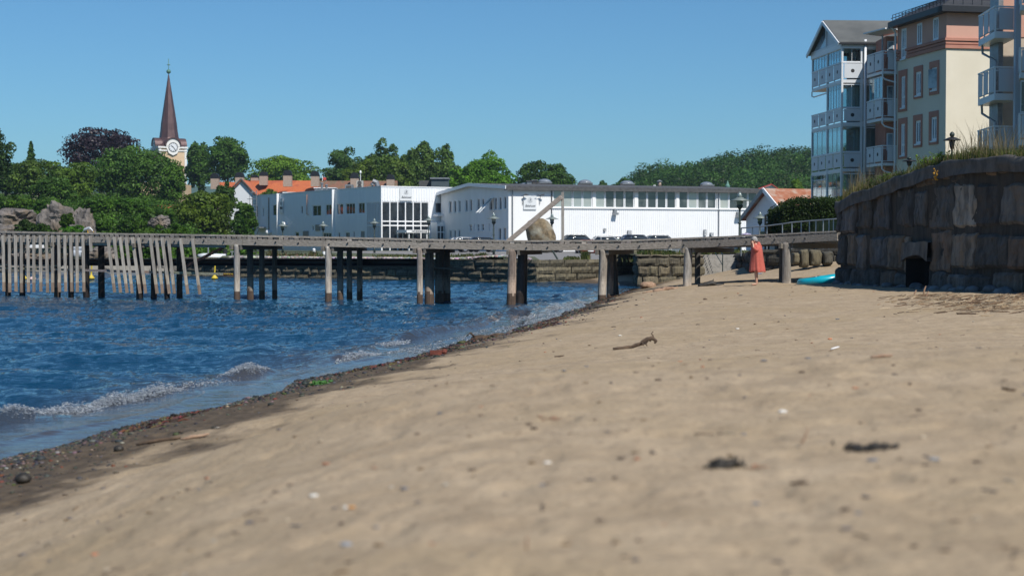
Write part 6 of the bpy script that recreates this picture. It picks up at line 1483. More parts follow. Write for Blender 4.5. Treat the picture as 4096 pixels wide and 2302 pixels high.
mb = MB(); mb.tube([LY.pt(LYl-.02, 2.6, .14), LY.pt(LYl-.02, z_eave-.5, .14)], .06, 8); mb.tube([LY.pt(LYl-.02, z_eave-.5, .14), LY.pt(LYl-.02, z_eave-.1, .5)], .06, 8); mb.build('drainpipe', M['frame'], yb)
# tiny vents / bird boxes under the eaves omitted
# ---- balcony helper
def balcony(par, corner, left, right, z_slab0, z_rail, nl, nr, holes=True, fr_open=False, slab_t=.20, mt=None, inset=0.10):
    """cantilever balcony with panelled left side and front; corner/left/right are plan points"""
    FL = Face(corner, left, (-30, 60)); FR = Face(corner, right, (0, 0)); b = bpy.data.objects.new('balcony', None); COL.objects.link(b)
    b.parent = par; zs1 = z_slab0+slab_t
    q = Vector((left[0]+right[0]-corner[0], left[1]+right[1]-corner[1]))
    mb = MB(); mb.poly([(corner[0], corner[1], z_slab0), (left[0], left[1], z_slab0), (q.x, q.y, z_slab0), (right[0], right[1], z_slab0)], (0, 0, slab_t)); mb.build('slab', M['frame'], b)
    mb = MB()
    for F_, n, top in ((FL, nl, 1), (FR, nr, 1)):
        F_.box(mb, 0 if F_ is FL else -.03, F_.L, z_rail-.07, z_rail, -.06, .03 if F_ is FL else .031); F_.box(mb, 0, F_.L, zs1+.09, zs1+.13, -.03, .0)
        F_.box(mb, 0, F_.L, z_rail-.22, z_rail-.18, -.03, .0)
    mb.build('hand_rail', M['frame'], b)
    for F_, n in ((FL, nl), (FR, nr)):
        w_ = F_.L/n
        for k in range(n+1):
            mb = MB(); x = min(max(k*w_, .03), F_.L-.03); F_.box(mb, x-.03, x+.03, z_slab0+.02, z_rail-.03, -.062, -.002); mb.build('rail_post', M['frame'], b)
        for k in range(n):
            a = k*w_+inset*(1.8 if F_ is FR and n == 1 and F_.L > .9 else 1)*.9; c = (k+1)*w_-inset*.9
            if F_ is FR and fr_open: a, c = k*w_+w_*.35, k*w_+w_*.78
            mb = MB(); F_.box(mb, a, c, zs1+.10, z_rail-.10, .005, .03); pn = mb.build('panel', mt or M['balc'], b)
            if holes and not (F_ is FR and fr_open):
                mb = MB(); n_ = 18; r_ = .115 if F_ is FL else .12; xm, zm = (a+c)/2, (zs1+z_rail)/2
                for (ra, rb, d0) in ((0, r_, .034), ):
                    mb.add([F_.pt(xm+math.cos(2*math.pi*j/n_)*r_, zm+math.sin(2*math.pi*j/n_)*r_, d0) for j in range(n_)], [tuple(range(n_))])
                mb.build('hole_disc', M['iwood'], pn)  # dark disc instead of a cut hole, its darkness is only colour
    return b, FL, FR
def glazing(par, F_, s0, s1, z0, z1, n, name='glazing'):
    mb = MB()
    for k in range(n+1): x = s0+(s1-s0)*k/n; F_.box(mb, x-.012, x+.012, z0, z1, -.06, -.03)
    F_.box(mb, s0, s1, z0, z0+.05, -.061, -.02); F_.box(mb, s0, s1, z1-.06, z1, -.062, -.021)
    f = mb.build(name, M['frame'], par); g = MB(); F_.box(g, s0, s1, z0+.02, z1-.02, -.05, -.04); g.build('pane', M['cglass'], f); return f
# ---- glazed balcony tower
B1 = empty('balcony_tower', (X(3362, 97.5), 97.5, 2.9), 'white glazed balcony tower with a pointed glass gable and grey roof', 'building')
C1 = PXY(3362, 97.5); L1 = PXY(3243, 103.6); R1d = Vector((LY.dir.y, -LY.dir.x)).normalized()
R1 = (C1[0]+1.33*1.0, C1[1]+.06)
LF, RF = Face(C1, L1, (-30, 60)), Face(C1, (C1[0]+4.2, C1[1]+.22), (0, 0))
zr1 = [Z(248, 97.5), Z(430, 97.5), Z(607, 97.5)]; zs0 = [Z(331, 97.5), Z(502, 97.5), Z(686, 97.5)]
ztop = Z(175, 97.5)
for i in range(3):
    b, fl_, fr2 = balcony(B1, C1, L1, R1, zs0[i], zr1[i], 4, 1)
# floors/roof deck of the body behind
def bp(u, v, z): return LF.A+LF.dir*u+RF.dir*v+Vector((0, 0, z))
def bbox(mb, u0, u1, v0, v1, z0, z1): return mb.add([bp(u, v, z) for z in (z0, z1) for u, v in ((u0, v0), (u1, v0), (u1, v1), (u0, v1))], [(0,3,2,1),(4,5,6,7),(0,1,5,4),(1,2,6,5),(2,3,7,6),(3,0,4,7)])
mb = MB(); bbox(mb, .9, LF.L*.62, 1.6, 4.2, 2.6, ztop); bbox(mb, LF.L*.55, LF.L-.4, 2.6, 4.6, 2.6, ztop+.1); mb.build('inner_wall', M['interior'], B1)
for z0_ in zs0:
    mb = MB(); bbox(mb, .25, LF.L*.62, 1.35, 3.6, z0_+.001, z0_+.28); mb.build('floor_band', M['frame'], B1)
mb = MB(); s_half = LF.L*.47
for u in (0.05, s_half, LF.L-.08): 
    if u > s_half+.1:
        LF.box(mb, u-.06, u+.06, zr1[0], ztop, -.08, .02); LF.box(mb, u-.06, u+.06, zr1[2]-.0, zs0[1], -.08, .02); LF.box(mb, u-.06, u+.06, 2.6, zs0[2], -.08, .02)
    else: LF.box(mb, u-.07, u+.07, 2.6, ztop, -.10, .021)
RF.box(mb, 1.22, 1.36, 2.6, ztop, -.1, .022)
mb.build('corner_post', M['frame'], B1)
mb = MB(); p = RF.pt(1.48, 0, .12); mb.tube([(p.x, p.y, 2.6), (p.x, p.y, Z(158, 97.4))], .085, 12); mb.build('round_column', M['frame'], B1, smooth=True)
# glazing by storey
glazing(B1, LF, .12, s_half-.1, zr1[0]+.0, ztop-.28, 5); glazing(B1, LF, s_half+.1, LF.L-.15, zr1[0], ztop-.28, 5); glazing(B1, RF, .08, 1.24, zr1[0], ztop-.22, 2)
glazing(B1, LF, .12, s_half-.1, zr1[1], zs0[0], 5); glazing(B1, RF, .1, 1.2, zr1[1], zs0[0]-.08, 2)
glazing(B1, LF, .12, s_half-.1, zr1[2], zs0[1], 3); glazing(B1, LF, s_half+.15, LF.L-.12, zr1[2], zs0[1], 3); glazing(B1, RF, .05, 1.25, zr1[2], zs0[1], 1)
glazing(B1, LF, .2, s_half-.15, 2.9, zs0[2], 3); glazing(B1, LF, s_half+.2, LF.L-.1, 2.9, zs0[2], 3); glazing(B1, RF, .15, 1.2, 2.9, zs0[2]-.1, 2)
for z0_, z1_ in ((zr1[0]-.05, ztop-.3), (zr1[1], zs0[0]-.1), (zr1[2], zs0[1]-.1), (2.9, zs0[2]-.1)):
    glazing(B1, RF, 1.6, 3.0, z0_, z1_, 2)
for i in range(3):
    mb = MB(); RF.box(mb, 1.58, 3.2, zs0[i]+.30, zr1[i]-.1, -.06, -.02); mb.build('side_panel', M['balc'], B1)
mb = MB(); bbox(mb, -.05, LF.L+.05, -.05, 1.45, ztop-.30, ztop+.02); bbox(mb, -.02, LF.L*.6, 1.45, 3.4, ztop-.28, ztop+.0); mb.build('top_fascia', M['trim'], B1)
zrdg = Z(82, 100.6); mid = LF.L*.49
mb = MB(); ov = .25; za = ztop+.1
A0, A1, A2 = bp(-ov, -ov, za), bp(mid, -ov, zrdg), bp(LF.L+ov, -ov, za); ex = RF.dir*6.6; dn = Vector((0, 0, -.12))
for p, q in ((A0, A1), (A1, A2)): mb.add([p, q, q+ex, p+ex, p+dn, q+dn, q+ex+dn, p+ex+dn], [(0, 1, 2, 3), (7, 6, 5, 4), (0, 4, 5, 1), (3, 2, 6, 7), (0, 3, 7, 4), (1, 5, 6, 2)])
mb.build('roof', M['greyroof'], B1)
mb = MB()
for p, q in ((A0, A1), (A1, A2)): mb.beam(p+dn*1.4-RF.dir*.04, q+dn*1.4-RF.dir*.04, .08, .22)
mb.beam(bp(mid, -.02, za), A1+dn*2+RF.dir*.2, .10, .10); mb.beam(bp(-.1, 0, za), bp(LF.L+.1, 0, za), .1, .16); mb.build('gable_frame', M['frame'], B1)
mb = MB(); mb.add([bp(.05, .0, za+.05), bp(mid-.08, .0, za+.05), bp(mid-.08, .0, zrdg-.4)], [(0, 1, 2)]); mb.build('gable_panel', M['balc'], B1)
mb = MB(); mb.add([bp(mid+.08, .0, za+.05), bp(LF.L-.3, .0, za+.05), bp(mid+.08, .0, zrdg-.4)], [(0, 1, 2)]); mb.build('gable_pane', M['wing_glass'], B1)
mb = MB(); mb.beam(A0-Vector((0, 0, .12)), A0+ex-Vector((0, 0, .12)), .12, .12); mb.build('gutter', M['black'], B1)
for i in (0, 2):
    p = LF.pt(LF.L-.1, zs0[i], .02); p2 = LF.pt(s_half+.1, zs0[i]-.28, .0); mb = MB(); mb.tube([p, p+Vector((0, 0, -.3)), p+Vector((.12, -.1, -.36)), p2+Vector((0, 0, -.1))], .045, 8); mb.build('drainpipe', M['frame'], B1)
# hanging fish ornaments behind the top glazing
mb = MB(); rq = random.Random(2)
for (a, z) in ((.25, .55), (.95, .75), (.80, .25)):
    p = RF.pt(a, zr1[0]+z, -.5); mb.ico(p, .12, rq, 1, (1.7, .3, .8), 0.05); mb.add([p+Vector((.15, 0, 0)), p+Vector((.32, 0, .12)), p+Vector((.32, 0, -.12))], [(0, 1, 2)])
mb.build('hanging_ornament', M['iwood'], B1)
# ---- white balconies between tower and yellow house
B2 = empty('balcony_stack', (X(3525, 93.5), 93.5, 2.9), 'stack of small white balconies between glazed tower and yellow building', 'balconies')
C2_ = PXY(3525, 93.5); L2_ = PXY(3463, 96.0); R2_ = PXY(3584, 93.7)
for yr_, ys in ((202, 295), (392, 482), (580, 662)): 
    b, f1, f2 = balcony(B2, C2_, L2_, R2_, Z(ys, 93.5), Z(yr_, 93.5), 2, 1, fr_open=True, slab_t=.17)
    mb = MB(); p = f1.pt(.0, Z(ys, 93.5), .0); mb.tube([p+Vector((0, 0, .3)), p+Vector((0, 0, -.2)), p+Vector((.15, 0, -.35)), Vector((X(3580, 93.4), 93.4, Z(ys, 93.5)-.55))], .05, 8); mb.build('drainpipe', M['frame'], b)
f1 = Face(C2_, L2_, (-30, 60)); 
glazing(B2, f1, .1, 2.2, Z(392, 93.5), Z(300, 93.5)-.05, 4)
mb = MB(); mb.box((R2_[0]-.5, 94.6, 2.6), (R2_[0]+.35, 97.2, Z(140, 94))); mb.build('back_wall', M['pinktrim'], B2)
mb = MB(); a = P(3492, 140, 95); b = P(3580, 118, 93.6); mb.beam(a, b, 1.8, .08, (0, 0, 1)); mb.build('awning', M['frame'], B2)
mb = MB(); p = P(3530, 140, 94.2); mb.tube([p, (p.x, p.y, Z(205, 94.2))], .05, 8); mb.build('awning_post', M['grey_metal'], B2)
for y0, y1 in ((160, 205), (340, 392), (530, 580)):
    mb = MB(); mb.box((R2_[0]-.42, 94.54, Z(y1+20, 94)), (R2_[0]-.02, 94.6, Z(y0, 94))); f = mb.build('balcony_door', M['frame'], B2); mb = MB(); mb.box((R2_[0]-.36, 94.5, Z(y1+18, 94)), (R2_[0]-.08, 94.535, Z(y0+4, 94))); mb.build('pane', M['wing_glass'], f)
# ---- nearest apartment block with white balconies
B3 = empty('near_apartment_block', (X(4005, 77), 77, 2.9), 'beige apartment block with shade-toned white balconies cut by the right photo edge', 'building')
mb = MB(); mb.box((X(4005, 77), 77, 2.6), (30.6, 78.4, Z(-60, 77))); mb.build('wall', mat('beige_brick', (.46, .38, .30), .85, (.52, .44, .35), scale=2), B3)
mb = MB(); mb.box((X(4003, 77), 76.96, Z(150, 77)), (30.6, 76.99, Z(-60, 77))); mb.build('shaded_upper_wall', M['pink'], B3)  # pinkish sheet, shading of the upper wall put into its colour
C3_ = PXY(3971, 74); L3_ = PXY(3906, 77.3); R3_ = PXY(4053, 74.2)
for yr_, ys in ((23, 152), (265, 400), (502, 640)): balcony(B3, C3_, L3_, R3_, Z(ys, 74), Z(yr_, 74), 3, 1, holes=False, slab_t=.32, mt=mat('shaded_balcony_panel', (.50, .53, .57), .5) if yr_ == 23 else bpy.data.materials['shaded_balcony_panel'], inset=.13)  # white panels toned down, their shade is put into the colour
for k in range(3):
    ys = (152, 400, 640)[k]; p = Vector((L3_[0]+.1, L3_[1]-.3, Z(ys, 74.5))); mb = MB(); mb.tube([p, p+Vector((.02, 0, -.45)), Vector((X(3978, 75.5), 75.5, p.z-1.0)), Vector((X(3978, 75.5), 75.5, Z(ys+235, 75)))], .06, 8); mb.build('drainpipe', M['grey_metal'], B3)
mb = MB(); mb.box((X(3985, 75.6), 75.6, 2.6), (X(4004, 75.6), 76.95, Z(-200, 75))); mb.build('grey_pier', M['grey_metal'], B3)
mb = MB(); p = (X(4061, 73.5), 73.5); mb.box((p[0]-.13, p[1]-.13, 2.6), (p[0]+.13, p[1]+.13, Z(-200, 75))); mb.build('white_column', mat('grey_white_column', (.44, .48, .54), .5), B3)
C4_ = PXY(4072, 71.5); L4_ = PXY(4068, 73); R4_ = (C4_[0]+3.2, C4_[1]+.2)
for yr_, ys in ((190, 312), (452, 580), (-60, 42)): balcony(B3, C4_, L4_, R4_, Z(ys, 71.5), Z(yr_, 71.5), 1, 3, holes=False, slab_t=.25, mt=M['balc'], inset=.1)
f4 = Face(C4_, R4_, (0, 0)); glazing(B3, f4, .08, 3.0, Z(450, 71.5), Z(322, 71.5), 3)
# unseen forward block, added to throw shade on the balconies
mb = MB(); fw_ = Face((25.2, 66.6), (25.2, 72.4), (0, 69)); ff_ = Face((25.2, 66.6), (30.8, 66.6), (25, 0)); wl_ = [(1.2+2.4*j, 2.3+2.4*j, 4.2+2.9*i, 5.9+2.9*i) for i in range(4) for j in range(2)]
fw_.wall(mb, 0, 5.8, 2.6, 17.2, wl_, .15); ff_.wall(mb, 0, 5.6, 2.6, 17.2, wl_, .15); mb.box((25.25, 72.4, 2.6), (30.8, 72.5, 17.2)); mb.box((30.7, 66.7, 2.6), (30.8, 72.4, 17.2)); mb.build('added_shade_wall', bpy.data.materials['beige_brick'], B3)
for f_q in (fw_, ff_):
    for r_q in wl_: f_q.window(B3, r_q, 2, 1, .09, .08, M['trim'], M['wing_glass'])
mb = MB(); mb.box((24.9, 66.3, 17.2), (31.0, 72.8, 17.5)); mb.build('added_shade_roof', M['roofelt'], B3)
# ---- lanterns on the wall top
def lantern(px, ytop, ybase, hw, label):
    u = u_of_px(px); x, y, nx, ny = [float(v) for v in wp.at(u)]; D = y+.45; x = X(px, D); zt_ = Z(ytop, D); zb_ = Z(ybase, D); h = zt_-zb_; r = hw/FPX*D
    rt = empty('garden_lantern', (x, D, zb_-.3), label, 'lantern', 'lanterns on the wall')
    mb = MB(); mb.tube([(x, D, zb_-.3), (x, D, zb_+h*.45)], .025, 8); mb.build('pole', M['dark_metal'], rt)
    mb = MB(); mb.lathe([(.03, 0), (.055, h*.08), (.075, h*.30), (.04, h*.36)], (x, D, zb_+h*.42), 12); mb.build('lamp_body', M['black'], rt, smooth=True)
    mb = MB(); mb.lathe([(r*1.05, 0), (r*1.03, .012), (.10, h*.09), (.03, h*.12)], (x, D, zb_+h*.72), 24); mb.build('hat', M['black'], rt, smooth=True)
    mb = MB(); mb.lathe([(.04, 0), (.06, h*.05), (.06, h*.10), (.035, h*.15), (.01, h*.17)], (x, D, zb_+h*.84), 12); mb.build('top_knob', M['dark_metal'], rt, smooth=True)
lantern(3804, 528, 648, 33, 'black lantern with a wide hat standing before the cream wall')
lantern(3634, 628, 690, 27, 'lower black lantern half sunk behind the grass left of the leafy weeds')
# ================================================================== STREET LAMPS, CARS, BUOYS
M['lampglass'] = mat('lamp_glass', (.20, .25, .24), .15, spec=.8)
def street_lamp(px, yt, D, base, label, s=1.0):
    x = X(px, D); zt_ = Z(yt, D); h = zt_-base; k = 1.0*s
    rt = empty('street_lamp', (x, D, base), label, 'street lamp', 'green street lamps')
    mb = MB(); mb.tube([(x, D, base), (x, D, base+.5), (x, D, base+.52), (x, D, zt_-.75*k)], [.09*k, .085*k, .055*k, .045*k], 10); mb.lathe([(.05*k, 0), (.09*k, .05*k), (.05*k, .10*k)], (x, D, base+h*.45), 10); mb.build('pole', M['dark_metal'], rt, smooth=True)
    mb = MB(); mb.lathe([(.05*k, 0), (.13*k, .10*k), (.15*k, .18*k), (.06*k, .2*k)], (x, D, zt_-.80*k), 12); mb.build('collar', M['dark_metal'], rt, smooth=True)
    mb = MB(); mb.lathe([(.12*k, 0), (.16*k, .18*k), (.15*k, .24*k)], (x, D, zt_-.62*k), 12); mb.build('lantern_glass', M['lampglass'], rt, smooth=True)
    mb = MB(); mb.lathe([(.44*k, -.02*k), (.44*k, .0), (.18*k, .10*k), (.16*k, .14*k)], (x, D, zt_-.40*k), 20); mb.build('shade', mat('lamp_shade_grey', (.16, .19, .18), .4) if 'lamp_shade_grey' not in bpy.data.materials else bpy.data.materials['lamp_shade_grey'], rt, smooth=True)
    mb = MB(); mb.lathe([(.10*k, 0), (.10*k, .10*k), (.06*k, .20*k), (.01*k, .26*k)], (x, D, zt_-.27*k), 12); mb.build('top_glass', M['lampglass'], rt, smooth=True)
for a in ((1131, 883, 140, 1.1, 'leftmost street lamp before the white wing, beside the white vent hood', 1.15), (1293, 883, 142, 1.1, 'street lamp before the middle of the white wing side', 1.15), (1498, 872, 135, 1.1, 'street lamp in front of the glazed side of the wing', 1.1), (1715, 860, 130, 1.1, 'street lamp just right of the glazed entrance front', 1.1),
          (1975, 850, 118, 1.1, 'street lamp before the gable end of the factory', 1.15), (2208, 852, 143, 1.1, 'street lamp behind the boulder at the end of the sign wall', 1.35), (2958, 766, 96, 1.5, 'tallest street lamp between the factory and the little white house', 1.4), (3039, 845, 100, 1.5, 'street lamp in front of the little white house wall', 1.1)): street_lamp(*a)
c = P(3062, 858, 99); mb = MB(); mb.tube([(c.x, c.y, 1.5), c], .07, 8); tag(mb.build('bollard_post', M['black'], origin=(c.x, c.y, 1.5)), 'dark slim post right of the lamp before the little white house', 'post')
c = P(2208, 1030, 96); mb = MB(); mb.tube([(c.x, 84, 1.1), (c.x*84/96*1.0, 84, 1.62)], .05, 8); tag(mb.build('green_post', M['dark_metal'], origin=(c.x, 84, 1.1)), 'short green post at the quay edge under the deck', 'post')
# boulder
c = P(2166, 940, 138); mb = MB(); V, F = ICO[3]; va = np.array([tuple(v) for v in V]); rx = 63/FPX*138; rz = (1018-878)/2/FPX*138
nn = 1+(fbm(va[:, 0]*1.3+3, va[:, 2]*1.3+va[:, 1]*.9, 700, 4)-.5)*.30; va = np.sign(va)*np.abs(va)**.82*nn[:, None]
va[:, 0] += .22*np.clip(-va[:, 2], -1, 1) - .0; va[:, 0] = np.where(va[:, 0] > 0, va[:, 0]*(1-.28*np.clip(va[:, 2], 0, 1)), va[:, 0])
mb.add([(c.x+p[0]*rx*.95, 138+p[1]*rx*.8, c.z+p[2]*rz) for p in va], F)
M['boulder'] = mat('lichened_boulder', (.075, .055, .030), .9, (.22, .165, .095), scale=2.6, bump=.9, bdist=.12, col3=(.28, .26, .20), scale3=1.0)
tag(mb.build('boulder', M['boulder'], origin=(c.x, 138, 1.1), smooth=True), 'big rounded brown boulder behind the pier under the slanting timber', 'boulder')
# ---- cars
M['tyre'] = mat('tyre_rubber', (.015, .015, .016), .85); M['rim'] = mat('alloy_rim', (.35, .36, .38), .35, metal=.8); M['headlamp'] = mat('headlamp_lens', (.6, .62, .65), .1, spec=.9); M['taillamp'] = mat('tail_lamp_lens', (.35, .02, .02), .2)
def carpaint(name, c): return mat(name, c, .25, spec=.7)
def loft(mb, st, n=14):
    """st: (x, zb, zt, half width); rounded box sections"""
    V = []
    for x, zb, zt_, hw in st:
        for k in range(n):
            t = 2*math.pi*(k+.5)/n; cx_, cz_ = math.cos(t), math.sin(t); e = .55
            V.append((x, hw*math.copysign(abs(cx_)**e, cx_), (zb+zt_)/2+(zt_-zb)/2*math.copysign(abs(cz_)**e, cz_)))
    F = [(i*n+k, i*n+(k+1) % n, (i+1)*n+(k+1) % n, (i+1)*n+k) for i in range(len(st)-1) for k in range(n)] + [tuple(reversed(range(n))), tuple(range((len(st)-1)*n, len(st)*n))]
    mb.add(V, F)
def make_car(label, paint, tall=1.48, L=4.4, estate=True, rails=False, loc=(0, 0, 0), rz=0):
    rt = empty('parked_car', (0, 0, 0), label, 'car', 'cars parked before the factory'); h = L/2
    mb = MB(); loft(mb, [(-h, .38, .75, .70), (-h+.08, .25, .86, .82), (-h+.9, .22, .95, .88), (-.6, .2, .93, .89), (.5, .2, .95, .89), (h-.6, .22, .98 if estate else .92, .87), (h-.08, .28, .90, .82), (h, .4, .80, .70)]); mb.build('body', paint, rt, smooth=True)
    mb = MB(); x1 = h-.30 if estate else h-.9
    loft(mb, [(-h+1.0, .88, .93, .78), (-h+1.75, .85, tall-.05, .68), (-.1, .85, tall-.03, .70), (x1-.75, .85, tall-.06, .68), (x1, .88, 1.0, .74)]); mb.build('windows', M['bglass'], rt, smooth=True)
    mb = MB(); loft(mb, [(-h+1.68, tall-.10, tall-.05, .60), (-.1, tall-.09, tall, .66), (x1-.7, tall-.10, tall-.03, .62)]); 
    for s in (-1, 1):
        for a, b in (((-h+1.05, .92), (-h+1.72, tall-.08)), ((-.05, .92), (-.05, tall-.06)), ((x1-.05, .98), (x1-.72, tall-.08))): mb.beam((a[0], s*.79, a[1]), (b[0], s*.66, b[1]), .05, .07)
    mb.build('roof', paint, rt, smooth=True)
    for sx in (-1, 1):
        for s in (-1, 1):
            x = sx*(h-.85); mb = MB(); mb.tube([(x, s*.68, .32), (x, s*.90, .32)], .32, 18); wv = mb.build('wheel', M['tyre'], rt); mb = MB(); mb.tube([(x, s*.86, .32), (x, s*.915, .32)], .20, 12); mb.build('rim', M['rim'], wv)
    for s in (-1, 1):
        mb = MB(); mb.ico((-h+.10, s*.62, .68), .13, random.Random(1), 1, (.7, 1.1, .6), 0); mb.build('headlight', M['headlamp'], rt, smooth=True)
        mb = MB(); mb.ico((h-.10, s*.68, .80), .12, random.Random(1), 1, (.6, .8, 1.0), 0); mb.build('tail_light', M['taillamp'], rt, smooth=True)
        mb = MB(); mb.ico((-h+1.35, s*.95, .98), .10, random.Random(1), 1, (.6, .9, .7), 0); mb.build('mirror', paint, rt, smooth=True)
    if rails:
        for s in (-1, 1):
            mb = MB(); mb.tube([(-h+1.8, s*.62, tall-.04), (-h+2.0, s*.62, tall+.07), (x1-.9, s*.62, tall+.07), (x1-.7, s*.62, tall-.04)], .025, 6); mb.build('roof_rail', M['grey_metal'], rt)
    mb = MB(); mb.box((-h-.01, -.26, .40), (-h+.03, .26, .51)); mb.box((h-.03, -.26, .50), (h+.012, .26, .61)); mb.build('number_plate', M['sign'], rt)
    rt.location = loc; rt.rotation_euler = (0, 0, rz); return rt
def carat(px, yroof, D): return (X(px, D), D, 1.105)
cars = [(1842, 148, 'white car half hidden by the deck below the gable windows', (.62, .64, .66), 1.45, 20), (1908, 146, 'dark blue car beside the white one before the factory gable', (.02, .03, .05), 1.44, 15), (2288, 144, 'dark grey car with roof bars just right of the tall post', (.05, .055, .06), 1.66, 12), (2400, 147, 'silver estate car with roof rails in the middle of the car park', (.40, .42, .44), 1.52, 8),
        (2455, 150, 'pale grey car partly behind the dark blue van', (.32, .34, .36), 1.55, 10), (2520, 141, 'dark blue people carrier with the tallest roof', (.015, .03, .07), 1.68, 8), (2618, 146, 'dark car with roof rails farthest right before the corrugated wall', (.03, .045, .06), 1.62, 12)]
for px, D, lb, c, t, rz in cars: make_car(lb, carpaint('car_paint', c), t, 4.4, True, 'rails' in lb or 'bars' in lb, (X(px, D), D, 1.105), R(rz))
rc = make_car('dark red car low under the deck, in front of the others', carpaint('red_car_paint', (.16, .03, .02)), 1.42, 4.0, False, False, (X(2350, 132), 132, 1.105-.25), R(95))
wc = make_car('white silver hatchback seen from behind under the pier above the steps', carpaint('silver_car_paint', (.58, .60, .62)), 1.45, 3.9, True, False, (X(2905, 108), 108, .98), R(78))
wc['group'] = ''; del wc['group']; rc['group'] = ''; del rc['group']
# container and board on the grass bank
a = P(2625, 1015, 84); b = P(2735, 985, 84); mb = MB(); mb.box((a.x, 84, 1.45), (b.x, 85.2, b.z+.25)); o_ = mb.build('grey_container', mat('blue_grey_paint', (.16, .19, .22), .6, (.20, .23, .26), scale=2), origin=(a.x, 84, 1.45)); tag(o_, 'low blue grey container standing on the grass above the stone block', 'container')
mb = MB(); mb.box((a.x-.05, 83.95, b.z+.25), (b.x+.05, 85.25, b.z+.30)); mb.build('lid', M['grey_metal'], o_)
nb = empty('notice_board', P(2683, 1015, 80), 'narrow white board with a dark leaf shaped mark by the grey container', 'board'); a = P(2678, 1014, 80); b = P(2687, 990, 80)
mb = MB(); mb.box((a.x-.02, 80, 1.42), (b.x+.02, 80.05, b.z)); mb.build('board', M['trim'], nb)
mb = MB(); cxn = (a.x+b.x)/2; zc = b.z-.12; mb.add([(cxn-.06, 79.985, zc+.08), (cxn, 79.985, zc-.12), (cxn+.06, 79.985, zc+.08), (cxn, 79.985, zc-.02)], [(0, 1, 3), (1, 2, 3)]); mb.build('leaf_mark', M['signtxt'], nb)
# small white marker posts on the quay
for px, y0, y1, D, lb in ((1256, 997, 1010, 95, 'short white marker on the quay below the white wing'), (1296, 1003, 1014, 95, 'squat white box on the quay below the white wing')):
    a = P(px, y1, D); b = P(px+5, y0, D); mb = MB(); mb.lathe([(.09, 0), (.09, b.z-1.1), (.11, b.z-1.1), (.03, b.z-1.03)], (a.x, D, 1.1), 10); tag(mb.build('marker_post', M['trim'], origin=(a.x, D, 1.1)), lb, 'marker')
# ---- buoys
bl_ = ['yellow cone buoy seen between the upright slats, far left', 'yellow buoy with a pole beside the first broken slat', 'yellow buoy with a pole left of the first grey pier leg']
for i, (px, D, pole) in enumerate(((96, 85, 0), (365, 86, 1), (858, 86, 1))):
    x = X(px, D); rt = empty('buoy', (x, D, 0), bl_[i], 'buoy', 'yellow buoys')
    mb = MB(); mb.lathe([(.05, -.1), (.19, -.02), (.19, .02), (.12, .10), (.05, .18), (.04, .30)], (x, D, .02), 16); mb.build('float', M['yellow'], rt, smooth=True)
    if pole: mb = MB(); mb.tube([(x, D, .25), (x+.03, D, .72)], .045, 8); mb.build('pole', M['yellow'], rt)
for px, D in ((130, 83),):
    x = X(px, D); mb = MB(); mb.ico((x, D, .05), .15, random.Random(1), 2, (1.3, 1, .8), 0); mb.tube([(x-.1, D, .1), (x+.12, D, .2)], .03, 5); tag(mb.build('net_float', mat('pale_pink_float', (.6, .45, .42), .5), origin=(x, D, 0), smooth=True), 'small pale pink float beside the leftmost buoy', 'float')
# small boats seen behind the slats
def boat(px, D, L, c1_, c2_, label, cabin=True, rz=0):
    rt = empty('small_boat', (0, 0, 0), label, 'boat', 'small boats on the left shore'); mb = MB(); h = L/2
    loft(mb, [(-h, .25, .42, .10), (-h*.6, .02, .50, .45), (0, -.12, .48, .65), (h*.7, -.1, .46, .62), (h, .0, .46, .55)]); mb.build('hull', c1_, rt, smooth=True)
    if cabin: mb = MB(); loft(mb, [(-h*.45, .4, .5, .35), (-h*.2, .42, 1.05, .42), (h*.25, .42, 1.12, .42), (h*.3, .42, .5, .4)]); mb.build('cabin', c2_, rt, smooth=True)
    mb = MB(); mb.box((h-.05, -.12, .2), (h+.25, .12, .8)); mb.build('outboard_motor', M['black'], rt)
    rt.location = (X(px, D), D, 0.55 if D > 108 else .0); rt.rotation_euler = (0, 0, rz); return rt
boat(150, 111, 3.4, carpaint('red_boat', (.5, .06, .06)), carpaint('white_boat', (.6, .6, .6)), 'red and white small boat behind the upright slats', rz=.3).location.z = 1.0
boat(318, 111, 3.0, carpaint('grey_boat', (.45, .48, .52)), carpaint('white_cabin', (.6, .62, .65)), 'grey white small boat behind the last upright slats', rz=-.2).location.z = 1.0
boat(845, 112, 2.0, carpaint('white_hull', (.6, .62, .64)), None, 'tiny white boat on the shore under the deck beside the yellow pole', False, .5).location.z = .75
# thin poles on the left shore under the deck
for px, y0, y1, D, lb in ((833, 975, 1020, 112, 'thin white pole on the shore left of the first grey pier leg'), (928, 1003, 1032, 112, 'short signpost on the shore behind the first grey leg')):
    a = P(px, y1, D); b = P(px, y0, D); mb = MB(); mb.tube([(a.x, D, .9), b], .05, 6); mb.box((b.x-.12, D-.03, b.z-.10), (b.x+.12, D+.03, b.z)); tag(mb.build('thin_pole', M['grey_metal'], origin=(a.x, D, .9)), lb, 'pole')
